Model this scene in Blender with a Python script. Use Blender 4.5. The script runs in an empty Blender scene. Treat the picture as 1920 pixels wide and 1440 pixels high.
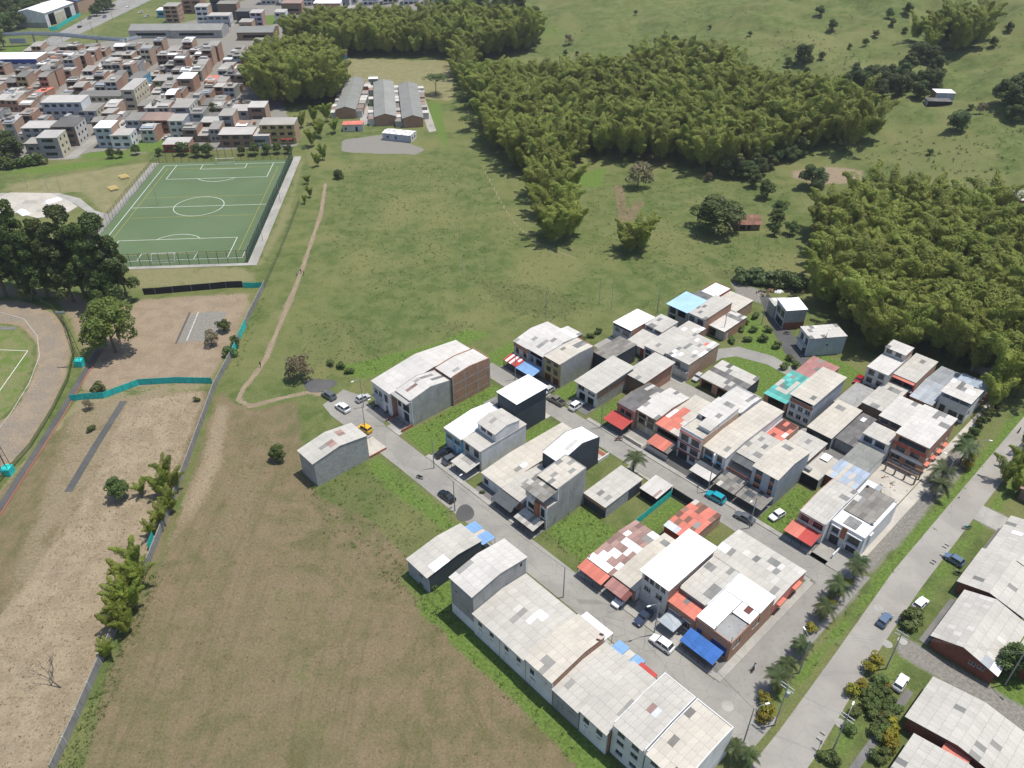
import bpy, bmesh, math, random
import numpy as np
from mathutils import Vector, Matrix, Euler
random.seed(7); RNG = np.random.default_rng(7)
S = bpy.context.scene
C = S.collection
R = math.radians

# ------------------------------------------------------------------ camera
CAM_H, PITCH, FPX = 118.0, R(35.6), 1470.0
cam = bpy.data.cameras.new('camera'); camo = bpy.data.objects.new('camera', cam); C.objects.link(camo)
camo.location = (0, 0, CAM_H); camo.rotation_euler = (R(90) - PITCH, 0, 0)
cam.sensor_fit = 'HORIZONTAL'; cam.sensor_width = 36.0; cam.lens = 36.0 * FPX / 1920.0
cam.clip_start = 1.0; cam.clip_end = 12000
S.camera = camo
# ------------------------------------------------------------------ sky and sun
SUN_EL, SUN_AZ = R(74), R(12)          # azimuth counted from +X towards +Y
w = bpy.data.worlds.new('World'); S.world = w; w.use_nodes = True
nt = w.node_tree; nt.nodes.clear()
sky = nt.nodes.new('ShaderNodeTexSky'); sky.sky_type = 'NISHITA'; sky.sun_disc = False
sky.sun_elevation = SUN_EL; sky.sun_rotation = R(90) - SUN_AZ; sky.altitude = 900; sky.air_density = 1.0; sky.dust_density = 2.0
bg = nt.nodes.new('ShaderNodeBackground'); bg.inputs[1].default_value = 0.15
out = nt.nodes.new('ShaderNodeOutputWorld')
nt.links.new(sky.outputs[0], bg.inputs[0]); nt.links.new(bg.outputs[0], out.inputs[0])
sl = bpy.data.lights.new('sun', 'SUN'); sl.energy = 4.8; sl.angle = R(0.55); sl.color = (1.0, 0.95, 0.865)
so = bpy.data.objects.new('sun', sl); C.objects.link(so)
SV = Vector((math.cos(SUN_EL) * math.cos(SUN_AZ), math.cos(SUN_EL) * math.sin(SUN_AZ), math.sin(SUN_EL)))
so.rotation_euler = SV.to_track_quat('Z', 'Y').to_euler(); so.location = (60, 20, 300)
S.view_settings.view_transform = 'Standard'; S.view_settings.look = 'None'
S.view_settings.exposure = 0.0; S.view_settings.gamma = 1.0; S.view_settings.use_curve_mapping = False
S.cycles.max_bounces = 6; S.cycles.diffuse_bounces = 3; S.cycles.transparent_max_bounces = 8
S.cycles.use_denoising = True

# ------------------------------------------------------------------ terrain height and pixel -> ground
def sstep(a, b, x):
    t = np.clip((x - a) / (b - a), 0, 1); return t * t * (3 - 2 * t)
def Zn(x, y):
    q = 0.9 * x + 0.55 * (y - 250)
    s = sstep(75, 380, q)
    rip = 3.4 * np.sin(x * .11 + 1.7 * np.sin(y * .05)) * np.sin(y * .083 + 1.3 * np.sin(x * .041)) + 1.6 * np.sin(x * .23 + 2 * np.sin(y * .11)) * np.sin(y * .19 + 1.5 * np.sin(x * .13)) + 4.5 * np.sin(x * 0.021 + y * 0.013 + 1.0) + 3.0 * np.sin(x * -0.034 + y * 0.027) + 1.6 * np.sin(x * 0.07 + y * 0.045 + 2) + 0.7 * np.sin(x * 0.13 - y * 0.11)
    far = sstep(900, 3000, np.hypot(x, y)) * 120
    return s * (42 + rip * sstep(0.05, 0.5, s)) + far
def Z(x, y): return float(Zn(np.float64(x), np.float64(y)))
CT, ST = math.cos(PITCH), math.sin(PITCH)
def ray(px, py):
    a = (px - 960) / FPX; b = -(py - 720) / FPX
    return np.array([a, CT + b * ST, -ST + b * CT])
def P(px, py, h=0.0):
    """ground point seen at pixel (px,py) of the 1920x1440 photograph, h metres above ground"""
    d = ray(px, py)
    t = (h - CAM_H) / d[2]
    if Z(d[0] * t, d[1] * t) > 0.01:
        t0, n = t * 0.35, 160
        st = (t - t0) / n; tt = t0
        for i in range(n):
            tt += st
            if CAM_H + d[2] * tt <= Z(d[0] * tt, d[1] * tt) + h: break
        lo, hi = tt - st, tt
        for i in range(14):
            m = (lo + hi) / 2
            if CAM_H + d[2] * m <= Z(d[0] * m, d[1] * m) + h: hi = m
            else: lo = m
        t = hi
    return float(d[0] * t), float(d[1] * t)
def P3(px, py):
    x, y = P(px, py); return (x, y, Z(x, y))
# street grid of the near quarter: u runs down-right along the streets, v runs up-right
GA = R(-46.7); GUX, GUY = math.cos(GA), math.sin(GA); GVX, GVY = -GUY, GUX
GOX, GOY = 0.0, 115.13
def UV(u, v): return (GOX + u * GUX + v * GVX, GOY + u * GUY + v * GVY)
def toUV(x, y):
    x -= GOX; y -= GOY; return (x * GUX + y * GUY, x * GVX + y * GVY)

# ------------------------------------------------------------------ object helpers
def tag(o, label=None, cat=None, group=None, kind=None):
    if label: o['label'] = label
    if cat: o['category'] = cat
    if group: o['group'] = group
    if kind: o['kind'] = kind
    return o
def thing(name, label, cat, loc=(0, 0, 0), rz=0.0, group=None):
    o = bpy.data.objects.new(name, None); C.objects.link(o); o.empty_display_size = 0.3
    o.location = loc; o.rotation_euler = (0, 0, rz)
    return tag(o, label, cat, group)
def link(name, me, parent=None, loc=(0, 0, 0), rot=(0, 0, 0), scale=None):
    o = bpy.data.objects.new(name, me); C.objects.link(o)
    o.location = loc; o.rotation_euler = rot
    if scale is not None: o.scale = scale if hasattr(scale, '__len__') else (scale,) * 3
    if parent: o.parent = parent
    return o
KIDS = {}
def copy_tree(o, parent=None):
    c = o.copy(); C.objects.link(c); c.parent = parent
    for ch in o.children: copy_tree(ch, c)
    return c
class MB:
    def __init__(s): s.v = []; s.f = []; s.mi = []; s.m = 0
    def add(s, vs, fs):
        n = len(s.v); s.v += [tuple(p) for p in vs]
        for f in fs: s.f.append(tuple(i + n for i in f)); s.mi.append(s.m)
        return s
    def quad(s, *p): return s.add(p, [tuple(range(len(p)))])
    def box(s, x0, x1, y0, y1, z0, z1):
        return s.add([(x0, y0, z0), (x1, y0, z0), (x1, y1, z0), (x0, y1, z0), (x0, y0, z1), (x1, y0, z1), (x1, y1, z1), (x0, y1, z1)],
                     [(0, 3, 2, 1), (4, 5, 6, 7), (0, 1, 5, 4), (1, 2, 6, 5), (2, 3, 7, 6), (3, 0, 4, 7)])
    def hexa(s, p):
        return s.add(p, [(0, 3, 2, 1), (4, 5, 6, 7), (0, 1, 5, 4), (1, 2, 6, 5), (2, 3, 7, 6), (3, 0, 4, 7)])
    def prism(s, poly, fn, d0, d1):
        n = len(poly); vs = [fn(a, b, d0) for a, b in poly] + [fn(a, b, d1) for a, b in poly]
        return s.add(vs, [tuple(range(n)), tuple(range(2 * n - 1, n - 1, -1))] + [(i, i + n, (i + 1) % n + n, (i + 1) % n) for i in range(n)])
    def tube(s, p, q, r0, r1=None, n=6, caps=True):
        r1 = r0 if r1 is None else r1
        p, q = Vector(p), Vector(q); d = (q - p)
        if d.length < 1e-6: return s
        d.normalize(); a = d.orthogonal().normalized(); b = d.cross(a)
        vs = []
        for c_, r in ((p, r0), (q, r1)):
            for i in range(n):
                t = 2 * math.pi * i / n; vs.append(c_ + a * (r * math.cos(t)) + b * (r * math.sin(t)))
        fs = [(i, (i + 1) % n, n + (i + 1) % n, n + i) for i in range(n)]
        if caps: fs += [tuple(range(n - 1, -1, -1)), tuple(range(n, 2 * n))]
        return s.add(vs, fs)
    def path(s, pts, r, n=5):
        for a, b in zip(pts, pts[1:]): s.tube(a, b, r, r, n)
        return s
    def mesh(s, name, *mats, smooth=False):
        me = bpy.data.meshes.new(name); me.from_pydata(s.v, [], s.f)
        for m in mats: me.materials.append(M[m] if isinstance(m, str) else m)
        if len(mats) > 1: me.polygons.foreach_set('material_index', s.mi)
        if smooth: me.polygons.foreach_set('use_smooth', [True] * len(me.polygons))
        me.update(); return me
    def build(s, name, mats, parent=None, loc=(0, 0, 0), rot=(0, 0, 0), smooth=False):
        mats = mats if isinstance(mats, (list, tuple)) else (mats,)
        return link(name, s.mesh(name, *mats, smooth=smooth), parent, loc, rot)
def quads_mesh(name, V, mat, smooth=False):
    """V: (n,4,3) array of quads"""
    n = len(V); me = bpy.data.meshes.new(name)
    me.vertices.add(n * 4); me.vertices.foreach_set('co', np.asarray(V, np.float32).ravel())
    me.loops.add(n * 4); me.loops.foreach_set('vertex_index', np.arange(n * 4, dtype=np.int32))
    me.polygons.add(n); me.polygons.foreach_set('loop_start', np.arange(0, n * 4, 4, dtype=np.int32))
    me.polygons.foreach_set('loop_total', np.full(n, 4, np.int32))
    me.update(calc_edges=True)
    if mat: me.materials.append(M[mat])
    return me

# ------------------------------------------------------------------ materials
M = {}
class NT:
    def __init__(s, name):
        s.m = bpy.data.materials.new(name); s.m.use_nodes = True; s.t = s.m.node_tree; s.t.nodes.clear()
        s.o = s.n('ShaderNodeOutputMaterial'); s.b = s.n('ShaderNodeBsdfPrincipled'); s.l(s.b, 0, s.o, 0); M[name] = s.m
        try: s.b.inputs['Specular IOR Level'].default_value = 0.3
        except Exception: pass
    def n(s, t, **k):
        x = s.t.nodes.new(t)
        for a, b in k.items(): setattr(x, a, b)
        return x
    def l(s, a, i, b, j): s.t.links.new(a.outputs[i], b.inputs[j])
    def noise(s, vec, scale, detail=4, rough=0.6, dist=0.0):
        x = s.n('ShaderNodeTexNoise'); x.inputs['Scale'].default_value = scale; x.inputs['Detail'].default_value = detail
        x.inputs['Roughness'].default_value = rough; x.inputs['Distortion'].default_value = dist
        if vec is not None: s.t.links.new(vec, x.inputs['Vector'])
        return x.outputs['Fac']
    def math(s, op, a, b=None, c=None, clamp=False):
        x = s.n('ShaderNodeMath', operation=op, use_clamp=clamp)
        for i, v in enumerate((a, b, c)):
            if v is None: continue
            if isinstance(v, (int, float)): x.inputs[i].default_value = v
            else: s.t.links.new(v, x.inputs[i])
        return x.outputs[0]
    def mix(s, fac, a, b, mode='MIX'):
        x = s.n('ShaderNodeMix', data_type='RGBA', blend_type=mode)
        for sock, v in ((x.inputs[0], fac), (x.inputs[6], a), (x.inputs[7], b)):
            if isinstance(v, (int, float)): sock.default_value = v
            elif isinstance(v, (tuple, list)): sock.default_value = (*v[:3], 1)
            else: s.t.links.new(v, sock)
        return x.outputs[2]
    def step(s, v, a, b):
        x = s.n('ShaderNodeMapRange', interpolation_type='SMOOTHSTEP')
        s.t.links.new(v, x.inputs[0]); x.inputs[1].default_value = a; x.inputs[2].default_value = b
        return x.outputs[0]
    def pos(s): return s.n('ShaderNodeNewGeometry').outputs['Position']
    def obj(s): return s.n('ShaderNodeTexCoord').outputs['Object']
    def rnd(s): return s.n('ShaderNodeObjectInfo').outputs['Random']
    def scale(s, v, k):
        x = s.n('ShaderNodeMapping'); s.t.links.new(v, x.inputs[0]); x.inputs['Scale'].default_value = k; return x.outputs[0]
    def bump(s, h, strength, dist):
        x = s.n('ShaderNodeBump'); x.inputs['Strength'].default_value = strength; x.inputs['Distance'].default_value = dist
        s.t.links.new(h, x.inputs['Height']); s.t.links.new(x.outputs[0], s.b.inputs['Normal'])
    def out(s, col, rough=0.9):
        if isinstance(col, tuple): s.b.inputs['Base Color'].default_value = (*col, 1)
        else: s.t.links.new(col, s.b.inputs['Base Color'])
        if isinstance(rough, (int, float)): s.b.inputs['Roughness'].default_value = rough
        else: s.t.links.new(rough, s.b.inputs['Roughness'])
def k3(c, f): return tuple(x * f for x in c)
def m_wall(name, c, stain=0.35, scol=(0.09, 0.085, 0.08), rough=0.9):
    """rendered or painted wall: rain streaks and blotches"""
    t = NT(name); p = t.obj(); r = t.rnd()
    st = t.noise(t.scale(p, (0.9, 0.9, 0.16)), 1.6, 5, 0.65)
    bl = t.noise(p, 0.35, 4, 0.6)
    c1 = t.mix(t.step(bl, 0.3, 0.7), k3(c, 0.86), k3(c, 1.08))
    f = t.math('MULTIPLY', t.step(st, 0.5, 0.82), stain)
    c2 = t.mix(f, c1, scol)
    c2 = t.mix(t.math('MULTIPLY', t.noise(p, 9, 2), 0.16), c2, k3(c, 0.6))
    t.out(c2, rough); t.bump(t.noise(p, 6, 3), 0.15, 0.02)
def m_brick(name, c, mortar=(0.36, 0.33, 0.29), sc=1.0):
    t = NT(name); p = t.obj()
    sx = t.n('ShaderNodeSeparateXYZ'); t.t.links.new(p, sx.inputs[0])
    cx = t.n('ShaderNodeCombineXYZ'); t.t.links.new(t.math('ADD', sx.outputs[0], sx.outputs[1]), cx.inputs[0]); t.t.links.new(sx.outputs[2], cx.inputs[1])
    b = t.n('ShaderNodeTexBrick'); t.t.links.new(cx.outputs[0], b.inputs['Vector'])
    b.inputs['Color1'].default_value = (*k3(c, 1.12), 1); b.inputs['Color2'].default_value = (*k3(c, 0.8), 1); b.inputs['Mortar'].default_value = (*mortar, 1)
    b.inputs['Scale'].default_value = 1.0 * sc; b.inputs['Brick Width'].default_value = 0.38; b.inputs['Row Height'].default_value = 0.2; b.inputs['Mortar Size'].default_value = 0.016
    bl = t.noise(p, 0.5, 5, 0.65)
    col = t.mix(t.math('MULTIPLY', t.step(bl, 0.45, 0.8), 0.45), b.outputs[0], k3(c, 0.42))
    t.out(col, 0.92); t.bump(b.outputs[1], -0.3, 0.02)
def m_sheet(name, c, var=0.055, corr=0.5, rough=0.75, pitch=0.19, dirt=0.45, metal=0.0):
    """corrugated roof sheet: ribs run along the sheet's local y; each sheet differs a little"""
    t = NT(name); p = t.obj(); w_ = t.pos(); r = t.rnd()
    sx = t.n('ShaderNodeSeparateXYZ'); t.t.links.new(p, sx.inputs[0])
    rib = t.math('SINE', t.math('MULTIPLY', sx.outputs[0], 2 * math.pi / pitch))
    v = t.math('ADD', t.math('MULTIPLY', t.math('SUBTRACT', r, 0.5), 2 * var), 1.0)
    big = t.noise(w_, 0.16, 4, 0.6)
    vv = t.math('MULTIPLY', v, t.math('ADD', t.math('MULTIPLY', big, 0.5), 0.75))
    col = t.mix(1.0, (c[0], c[1], c[2]), (1, 1, 1), 'MULTIPLY')
    hs = t.n('ShaderNodeHueSaturation'); t.t.links.new(vv, hs.inputs['Value']); t.t.links.new(col, hs.inputs['Color'])
    dn = t.noise(t.scale(p, (1.6, 0.35, 1)), 1.3, 5, 0.7)
    d = t.math('MULTIPLY', t.step(dn, 0.5, 0.85), dirt)
    c2 = t.mix(d, hs.outputs[0], k3(c, 0.34))
    c2 = t.mix(t.math('MULTIPLY', t.math('ADD', t.math('MULTIPLY', rib, 0.5), 0.5), 0.10), c2, k3(c, 0.4))
    t.out(c2, rough); t.b.inputs['Metallic'].default_value = metal
    t.bump(rib, corr, 0.03)
def m_plain(name, c, rough=0.6, metal=0.0, var=0.12, sc=3.0):
    t = NT(name); n_ = t.noise(t.obj(), sc, 4, 0.6)
    t.out(t.mix(t.step(n_, 0.3, 0.7), k3(c, 1 - var), k3(c, 1 + var)), rough); t.b.inputs['Metallic'].default_value = metal
def m_leaf(name, c, c2, trans=0.3, hue=0.02, ns=0.25):
    t = NT(name); r = t.rnd(); w_ = t.pos()
    a = t.noise(w_, ns, 3, 0.6); g = t.n('ShaderNodeNewGeometry').outputs['Random Per Island']
    f = t.math('ADD', t.math('MULTIPLY', t.step(a, 0.3, 0.7), 0.55), t.math('MULTIPLY', g, 0.45))
    col = t.mix(f, c, c2)
    hs = t.n('ShaderNodeHueSaturation'); t.t.links.new(col, hs.inputs['Color'])
    t.t.links.new(t.math('ADD', t.math('MULTIPLY', t.math('SUBTRACT', r, 0.5), 2 * hue), 0.5), hs.inputs['Hue'])
    t.t.links.new(t.math('ADD', t.math('MULTIPLY', r, 0.4), 0.8), hs.inputs['Value'])
    t.out(hs.outputs[0], 0.55)
    tr = t.n('ShaderNodeBsdfTranslucent'); t.l(hs, 0, tr, 0)
    mx = t.n('ShaderNodeMixShader'); mx.inputs[0].default_value = trans
    t.l(t.b, 0, mx, 1); t.l(tr, 0, mx, 2); t.l(mx, 0, t.o, 0)

for n_, c_, s_ in (('white', (0.68, 0.68, 0.67), .35), ('offwhite', (0.56, 0.55, 0.51), .4), ('cream', (0.58, 0.52, 0.38), .35), ('greyw', (0.30, 0.33, 0.37), .4),
                   ('bluegrey', (0.42, 0.46, 0.50), .3), ('dark', (0.055, 0.066, 0.08), .25), ('conc', (0.36, 0.36, 0.345), .75), ('rough_conc', (0.33, 0.33, 0.32), .85),
                   ('wall_old', (0.26, 0.252, 0.235), .8), ('yellow', (0.42, 0.37, 0.17), .3), ('pink', (0.46, 0.24, 0.21), .35), ('ochre', (0.5, 0.36, 0.17), .3), ('sky_blue', (0.13, 0.38, 0.55), .25),
                   ('terracotta', (0.40, 0.16, 0.08), .3), ('redpaint', (0.42, 0.09, 0.06), .3), ('blackp', (0.022, 0.024, 0.028), .15), ('lilac', (0.45, 0.4, 0.5), .3), ('mint', (0.4, 0.5, 0.45), .3)):
    m_wall(n_, c_, s_)
m_brick('brick', (0.40, 0.195, 0.115)); m_brick('brick_pale', (0.46, 0.29, 0.19)); m_brick('brick_red', (0.235, 0.075, 0.045), (0.2, 0.12, 0.09)); m_brick('brick_dark', (0.20, 0.115, 0.07))
m_brick('block', (0.34, 0.34, 0.33), (0.42, 0.42, 0.40), 0.8)
m_sheet('sheet', (0.49, 0.468, 0.422)); m_sheet('sheet_beige', (0.535, 0.495, 0.425)); m_sheet('sheet_light', (0.57, 0.548, 0.51), .05); m_sheet('sheet_dark', (0.15, 0.145, 0.14), .25)
m_sheet('sheet_old', (0.24, 0.225, 0.20), .3, 0.8, dirt=.7); m_sheet('white_roof', (0.86, 0.87, 0.88), .03, 0.25, 0.5, dirt=.04); m_sheet('salmon', (0.60, 0.19, 0.14), .12, dirt=.2)
m_sheet('red_sheet', (0.45, 0.07, 0.06), .08, dirt=.15); m_sheet('maroon', (0.17, 0.06, 0.05), .25, dirt=.35); m_sheet('rusty', (0.34, 0.22, 0.19), .4, 0.8, dirt=.6); m_sheet('mauve', (0.38, 0.19, 0.17), .1, dirt=.3)
m_sheet('blue_sheet', (0.20, 0.36, 0.62), .05, dirt=.1); m_sheet('pale_blue', (0.36, 0.55, 0.76), .04, 0.25, dirt=.1); m_sheet('deep_blue', (0.04, 0.14, 0.42), .12, dirt=.2); m_sheet('teal_sheet', (0.10, 0.38, 0.34), .35, dirt=.5)
m_sheet('zinc', (0.44, 0.47, 0.50), .15, 0.6, 0.4, dirt=.3, metal=.35); m_sheet('blue_zinc', (0.42, 0.49, 0.58), .15, 0.6, 0.45, dirt=.45, metal=.2); m_sheet('skylight', (0.235, 0.232, 0.218), .2, 0.6, 0.35, dirt=.3)
m_sheet('smoke', (0.075, 0.085, 0.095), .15, 0.6, 0.3, dirt=.2); m_sheet('clay_tile', (0.26, 0.14, 0.10), .3, 1.0, 0.9, 0.25, dirt=.6); m_sheet('green_sheet', (0.25, 0.255, 0.235), .12, dirt=.6)
m_plain('underlay', (0.14, 0.135, 0.125), .9); m_plain('frame_w', (0.6, 0.6, 0.58), .5); m_plain('frame_d', (0.05, 0.05, 0.055), .45); m_plain('frame_br', (0.13, 0.05, 0.03), .5); m_plain('frame_bl', (0.05, 0.10, 0.28), .5)
m_plain('door_br', (0.16, 0.06, 0.035), .55); m_plain('door_w', (0.55, 0.55, 0.54), .5); m_plain('door_bl', (0.03, 0.07, 0.30), .5); m_plain('door_gr', (0.22, 0.23, 0.24), .5)
m_plain('metal_d', (0.06, 0.06, 0.065), .45, .3); m_plain('metal_g', (0.34, 0.35, 0.36), .45, .4); m_plain('pole_c', (0.33, 0.32, 0.30), .9); m_plain('wood', (0.20, 0.13, 0.08), .9); m_plain('dish', (0.62, 0.28, 0.26), .5)
m_plain('tyre', (0.02, 0.02, 0.02), .9); m_plain('rim', (0.4, 0.4, 0.42), .3, .7); m_plain('lamp_w', (0.8, 0.8, 0.78), .25); m_plain('lamp_r', (0.4, 0.02, 0.02), .3)
m_plain('tarp', (0.025, 0.50, 0.46), .6, 0, .18, 1.2); m_plain('shade_net', (0.03, 0.03, 0.035), .9); m_plain('white_paint', (0.78, 0.78, 0.76), .7, 0, .05); m_plain('line_y', (0.45, 0.33, 0.05), .8); m_plain('kerb', (0.42, 0.41, 0.38), .95, 0, .2, .8)
m_plain('yellow_wood', (0.62, 0.45, 0.17), .7); m_plain('plastic_b', (0.02, 0.02, 0.022), .4); m_plain('stone', (0.42, 0.41, 0.38), .95, 0, .3, 1.5)
t = NT('glass'); p_ = t.pos(); n_ = t.noise(p_, 0.5, 2)
t.out(t.mix(t.step(n_, .35, .65), (0.012, 0.016, 0.02), (0.05, 0.06, 0.07)), 0.12); t.b.inputs['Specular IOR Level'].default_value = 0.6
for n_, c_ in (('silver', (0.46, 0.47, 0.48)), ('car_white', (0.78, 0.78, 0.77)), ('car_black', (0.012, 0.013, 0.016)), ('car_grey', (0.10, 0.11, 0.12)), ('car_yellow', (0.72, 0.40, 0.015)), ('car_teal', (0.01, 0.30, 0.38)), ('car_red', (0.32, 0.012, 0.02)), ('car_navy', (0.03, 0.045, 0.085)), ('car_blue', (0.11, 0.16, 0.24)), ('car_khaki', (0.19, 0.18, 0.155))):
    t = NT(n_); t.out(t.mix(t.noise(t.obj(), 1.5, 3), k3(c_, 0.92), k3(c_, 1.06)), 0.28); t.b.inputs['Coat Weight'].default_value = 0.6; t.b.inputs['Coat Roughness'].default_value = 0.08
m_leaf('bamboo', (0.135, 0.182, 0.026), (0.30, 0.325, 0.060), .24, .010, .16); m_leaf('bamboo_bright', (0.125, 0.182, 0.024), (0.27, 0.30, 0.045), .28, .012, .3)
m_leaf('leaf_dark', (0.045, 0.075, 0.022), (0.115, 0.15, 0.045), .2); m_leaf('leaf_mid', (0.055, 0.092, 0.022), (0.125, 0.165, 0.042), .25); m_leaf('leaf_light', (0.085, 0.135, 0.024), (0.18, 0.225, 0.045), .3)
m_leaf('leaf_dry', (0.12, 0.10, 0.055), (0.24, 0.19, 0.115), .25); m_leaf('leaf_yellow', (0.13, 0.14, 0.015), (0.33, 0.27, 0.02), .3); m_leaf('palm', (0.035, 0.06, 0.02), (0.09, 0.115, 0.035), .25)
m_leaf('weed', (0.07, 0.118, 0.026), (0.125, 0.18, 0.045), .3, .02); m_leaf('flower', (0.09, 0.11, 0.03), (0.40, 0.20, 0.03), .2); m_plain('bark', (0.13, 0.105, 0.08), .95, 0, .3, 2); m_plain('culm', (0.15, 0.16, 0.06), .8); m_plain('dead', (0.09, 0.075, 0.065), .95)
m_leaf('dry_blade', (0.20, 0.155, 0.085), (0.30, 0.235, 0.14), .2, .01)
# ground: cover weights are painted per vertex (what grows or lies there)
t = NT('ground'); p_ = t.pos()
A = t.n('ShaderNodeAttribute', attribute_name='ga'); B = t.n('ShaderNodeAttribute', attribute_name='gb')
sa = t.n('ShaderNodeSeparateColor'); t.l(A, 0, sa, 0); sb = t.n('ShaderNodeSeparateColor'); t.l(B, 0, sb, 0)
n1 = t.noise(p_, 0.035, 6, 0.62, 0.6); n2 = t.noise(p_, 0.22, 6, 0.65, 0.4); n3 = t.noise(p_, 1.6, 5, 0.7); n4 = t.noise(p_, 7.0, 3, 0.7)
tuft = t.noise(t.scale(p_, (1.0, 1.0, 1.0)), 3.2, 4, 0.75)
def mask(sock, k=1.05, a=.36, b=.62):
    nn = t.math('ADD', t.math('MULTIPLY', n2, .6), t.math('MULTIPLY', n3, .4))
    return t.step(t.math('ADD', sock, t.math('MULTIPLY', t.math('SUBTRACT', nn, .5), k)), a, b)
def two(a, b, n_, lo=.35, hi=.65): return t.mix(t.step(n_, lo, hi), a, b)
g = two((0.088, 0.122, 0.036), (0.142, 0.165, 0.060), n2); g = t.mix(t.step(n1, .42, .66), g, (0.172, 0.178, 0.070))
g = t.mix(t.math('MULTIPLY', t.step(tuft, .50, .74), .42), g, (0.060, 0.086, 0.026))
dry = two((0.205, 0.160, 0.096), (0.148, 0.134, 0.066), n2, .36, .64); dry = t.mix(t.math('MULTIPLY', t.step(n1, .42, .66), .55), dry, (0.215, 0.165, 0.105)); dry = t.mix(t.math('MULTIPLY', t.step(tuft, .5, .75), .35), dry, (0.12, 0.105, 0.055))
straw = two((0.33, 0.268, 0.182), (0.262, 0.208, 0.14), n2); straw = t.mix(t.math('MULTIPLY', t.step(n2, .5, .7), .4), straw, (0.24, 0.20, 0.13))
dirt = two((0.31, 0.245, 0.172), (0.25, 0.195, 0.135), n2)
lush = two((0.088, 0.145, 0.028), (0.145, 0.21, 0.052), n3, .4, .6); lush = t.mix(t.math('MULTIPLY', t.step(tuft, .5, .7), .4), lush, (0.045, 0.085, 0.015))
grav = two((0.27, 0.255, 0.225), (0.20, 0.188, 0.165), n3)
weed = two((0.085, 0.112, 0.034), (0.145, 0.145, 0.064), n3, .4, .62); weed = t.mix(t.step(n4, .5, .75), weed, (0.05, 0.066, 0.022))
oliv = two((0.245, 0.222, 0.118), (0.19, 0.188, 0.092), n2)
mp = t.n('ShaderNodeMapping'); t.t.links.new(p_, mp.inputs[0]); mp.inputs['Rotation'].default_value = (0, 0, R(9)); mp.inputs['Scale'].default_value = (1.0, .055, 1.0)
n5 = t.noise(mp.outputs[0], .33, 5, .7, 1.2)
dry = t.mix(t.math('MULTIPLY', t.step(n5, .50, .66), .30), dry, (0.098, 0.094, 0.042)); dry = t.mix(t.math('MULTIPLY', t.step(n5, .34, .46), .0), dry, (0.2, 0.16, 0.11))
n6 = t.noise(p_, .06, 7, .74, 1.4); dry = t.mix(t.math('MULTIPLY', t.step(n6, .52, .64), .55), dry, (0.105, 0.108, 0.042)); dry = t.mix(t.math('MULTIPLY', t.math('SUBTRACT', 1.0, t.step(n6, .34, .46)), .45), dry, (0.235, 0.178, 0.118))
c = t.mix(mask(sb.outputs[2]), g, oliv)
c = t.mix(mask(sa.outputs[0]), c, dry); c = t.mix(mask(sa.outputs[1]), c, straw); c = t.mix(mask(sb.outputs[1], 1.0), c, weed)
am = A.outputs['Alpha']; c = t.mix(mask(am), c, lush); c = t.mix(mask(sa.outputs[2]), c, dirt); c = t.mix(mask(sb.outputs[0], .5), c, grav)
nf = t.noise(p_, 2.3, 5, .78); hv = t.n('ShaderNodeHueSaturation'); t.t.links.new(c, hv.inputs['Color']); t.t.links.new(t.math('ADD', t.math('MULTIPLY', nf, 1.5), .27), hv.inputs['Value']); c = hv.outputs[0]
c = t.mix(t.math('MULTIPLY', t.step(n4, .5, .72), .22), c, (0.03, 0.028, 0.018))
t.out(c, 1.0); t.b.inputs['Specular IOR Level'].default_value = 0.1
t.bump(t.math('ADD', t.math('MULTIPLY', n3, .6), t.math('MULTIPLY', n4, .4)), 0.9, 0.35)
def m_road(name, c, c2, crack=.5, patch=.5):
    t = NT(name); p = t.pos(); a = t.noise(p, .12, 5, .6, .5); b = t.noise(p, 1.1, 5, .65); d = t.noise(p, 18, 2)
    col = t.mix(t.step(a, .35, .65), c, c2); col = t.mix(t.math('MULTIPLY', t.step(b, .5, .75), patch), col, k3(c, .55))
    vo = t.n('ShaderNodeTexVoronoi', feature='DISTANCE_TO_EDGE'); t.t.links.new(p, vo.inputs['Vector']); vo.inputs['Scale'].default_value = .23
    ck = t.math('MULTIPLY', t.math('SUBTRACT', 1.0, t.step(vo.outputs[0], 0.003, .012)), crack)
    col = t.mix(ck, col, k3(c, .35)); col = t.mix(t.math('MULTIPLY', d, .22), col, k3(c, .5))
    t.out(col, .92); t.bump(b, .25, .03)
m_road('asphalt', (0.315, 0.302, 0.272), (0.255, 0.246, 0.224), .4, .35); m_road('road', (0.345, 0.325, 0.292), (0.285, 0.268, 0.242), .2, .2); m_road('dark_asphalt', (0.085, 0.085, 0.083), (0.115, 0.113, 0.11), .2)
m_road('paving', (0.40, 0.385, 0.35), (0.30, 0.29, 0.265), .35, .45); m_road('patio', (0.21, 0.205, 0.195), (0.15, 0.147, 0.14), .4); m_road('gravel_lane', (0.285, 0.275, 0.25), (0.24, 0.228, 0.205), .0, .6); m_road('pale_slab', (0.52, 0.485, 0.42), (0.42, 0.39, 0.34), .4, .4)
m_road('tile_red', (0.33, 0.13, 0.085), (0.27, 0.10, 0.07), .3, .3); m_road('highway', (0.30, 0.29, 0.27), (0.25, 0.24, 0.225), .1, .3)
t = NT('turf'); p_ = t.pos(); a_ = t.noise(p_, .05, 4, .6, .5); b_ = t.noise(p_, .9, 4)
t.out(t.mix(t.step(b_, .3, .7), t.mix(t.step(a_, .35, .65), (0.088, 0.135, 0.062), (0.115, 0.162, 0.08)), (0.10, 0.148, 0.072)), .95)
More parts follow.
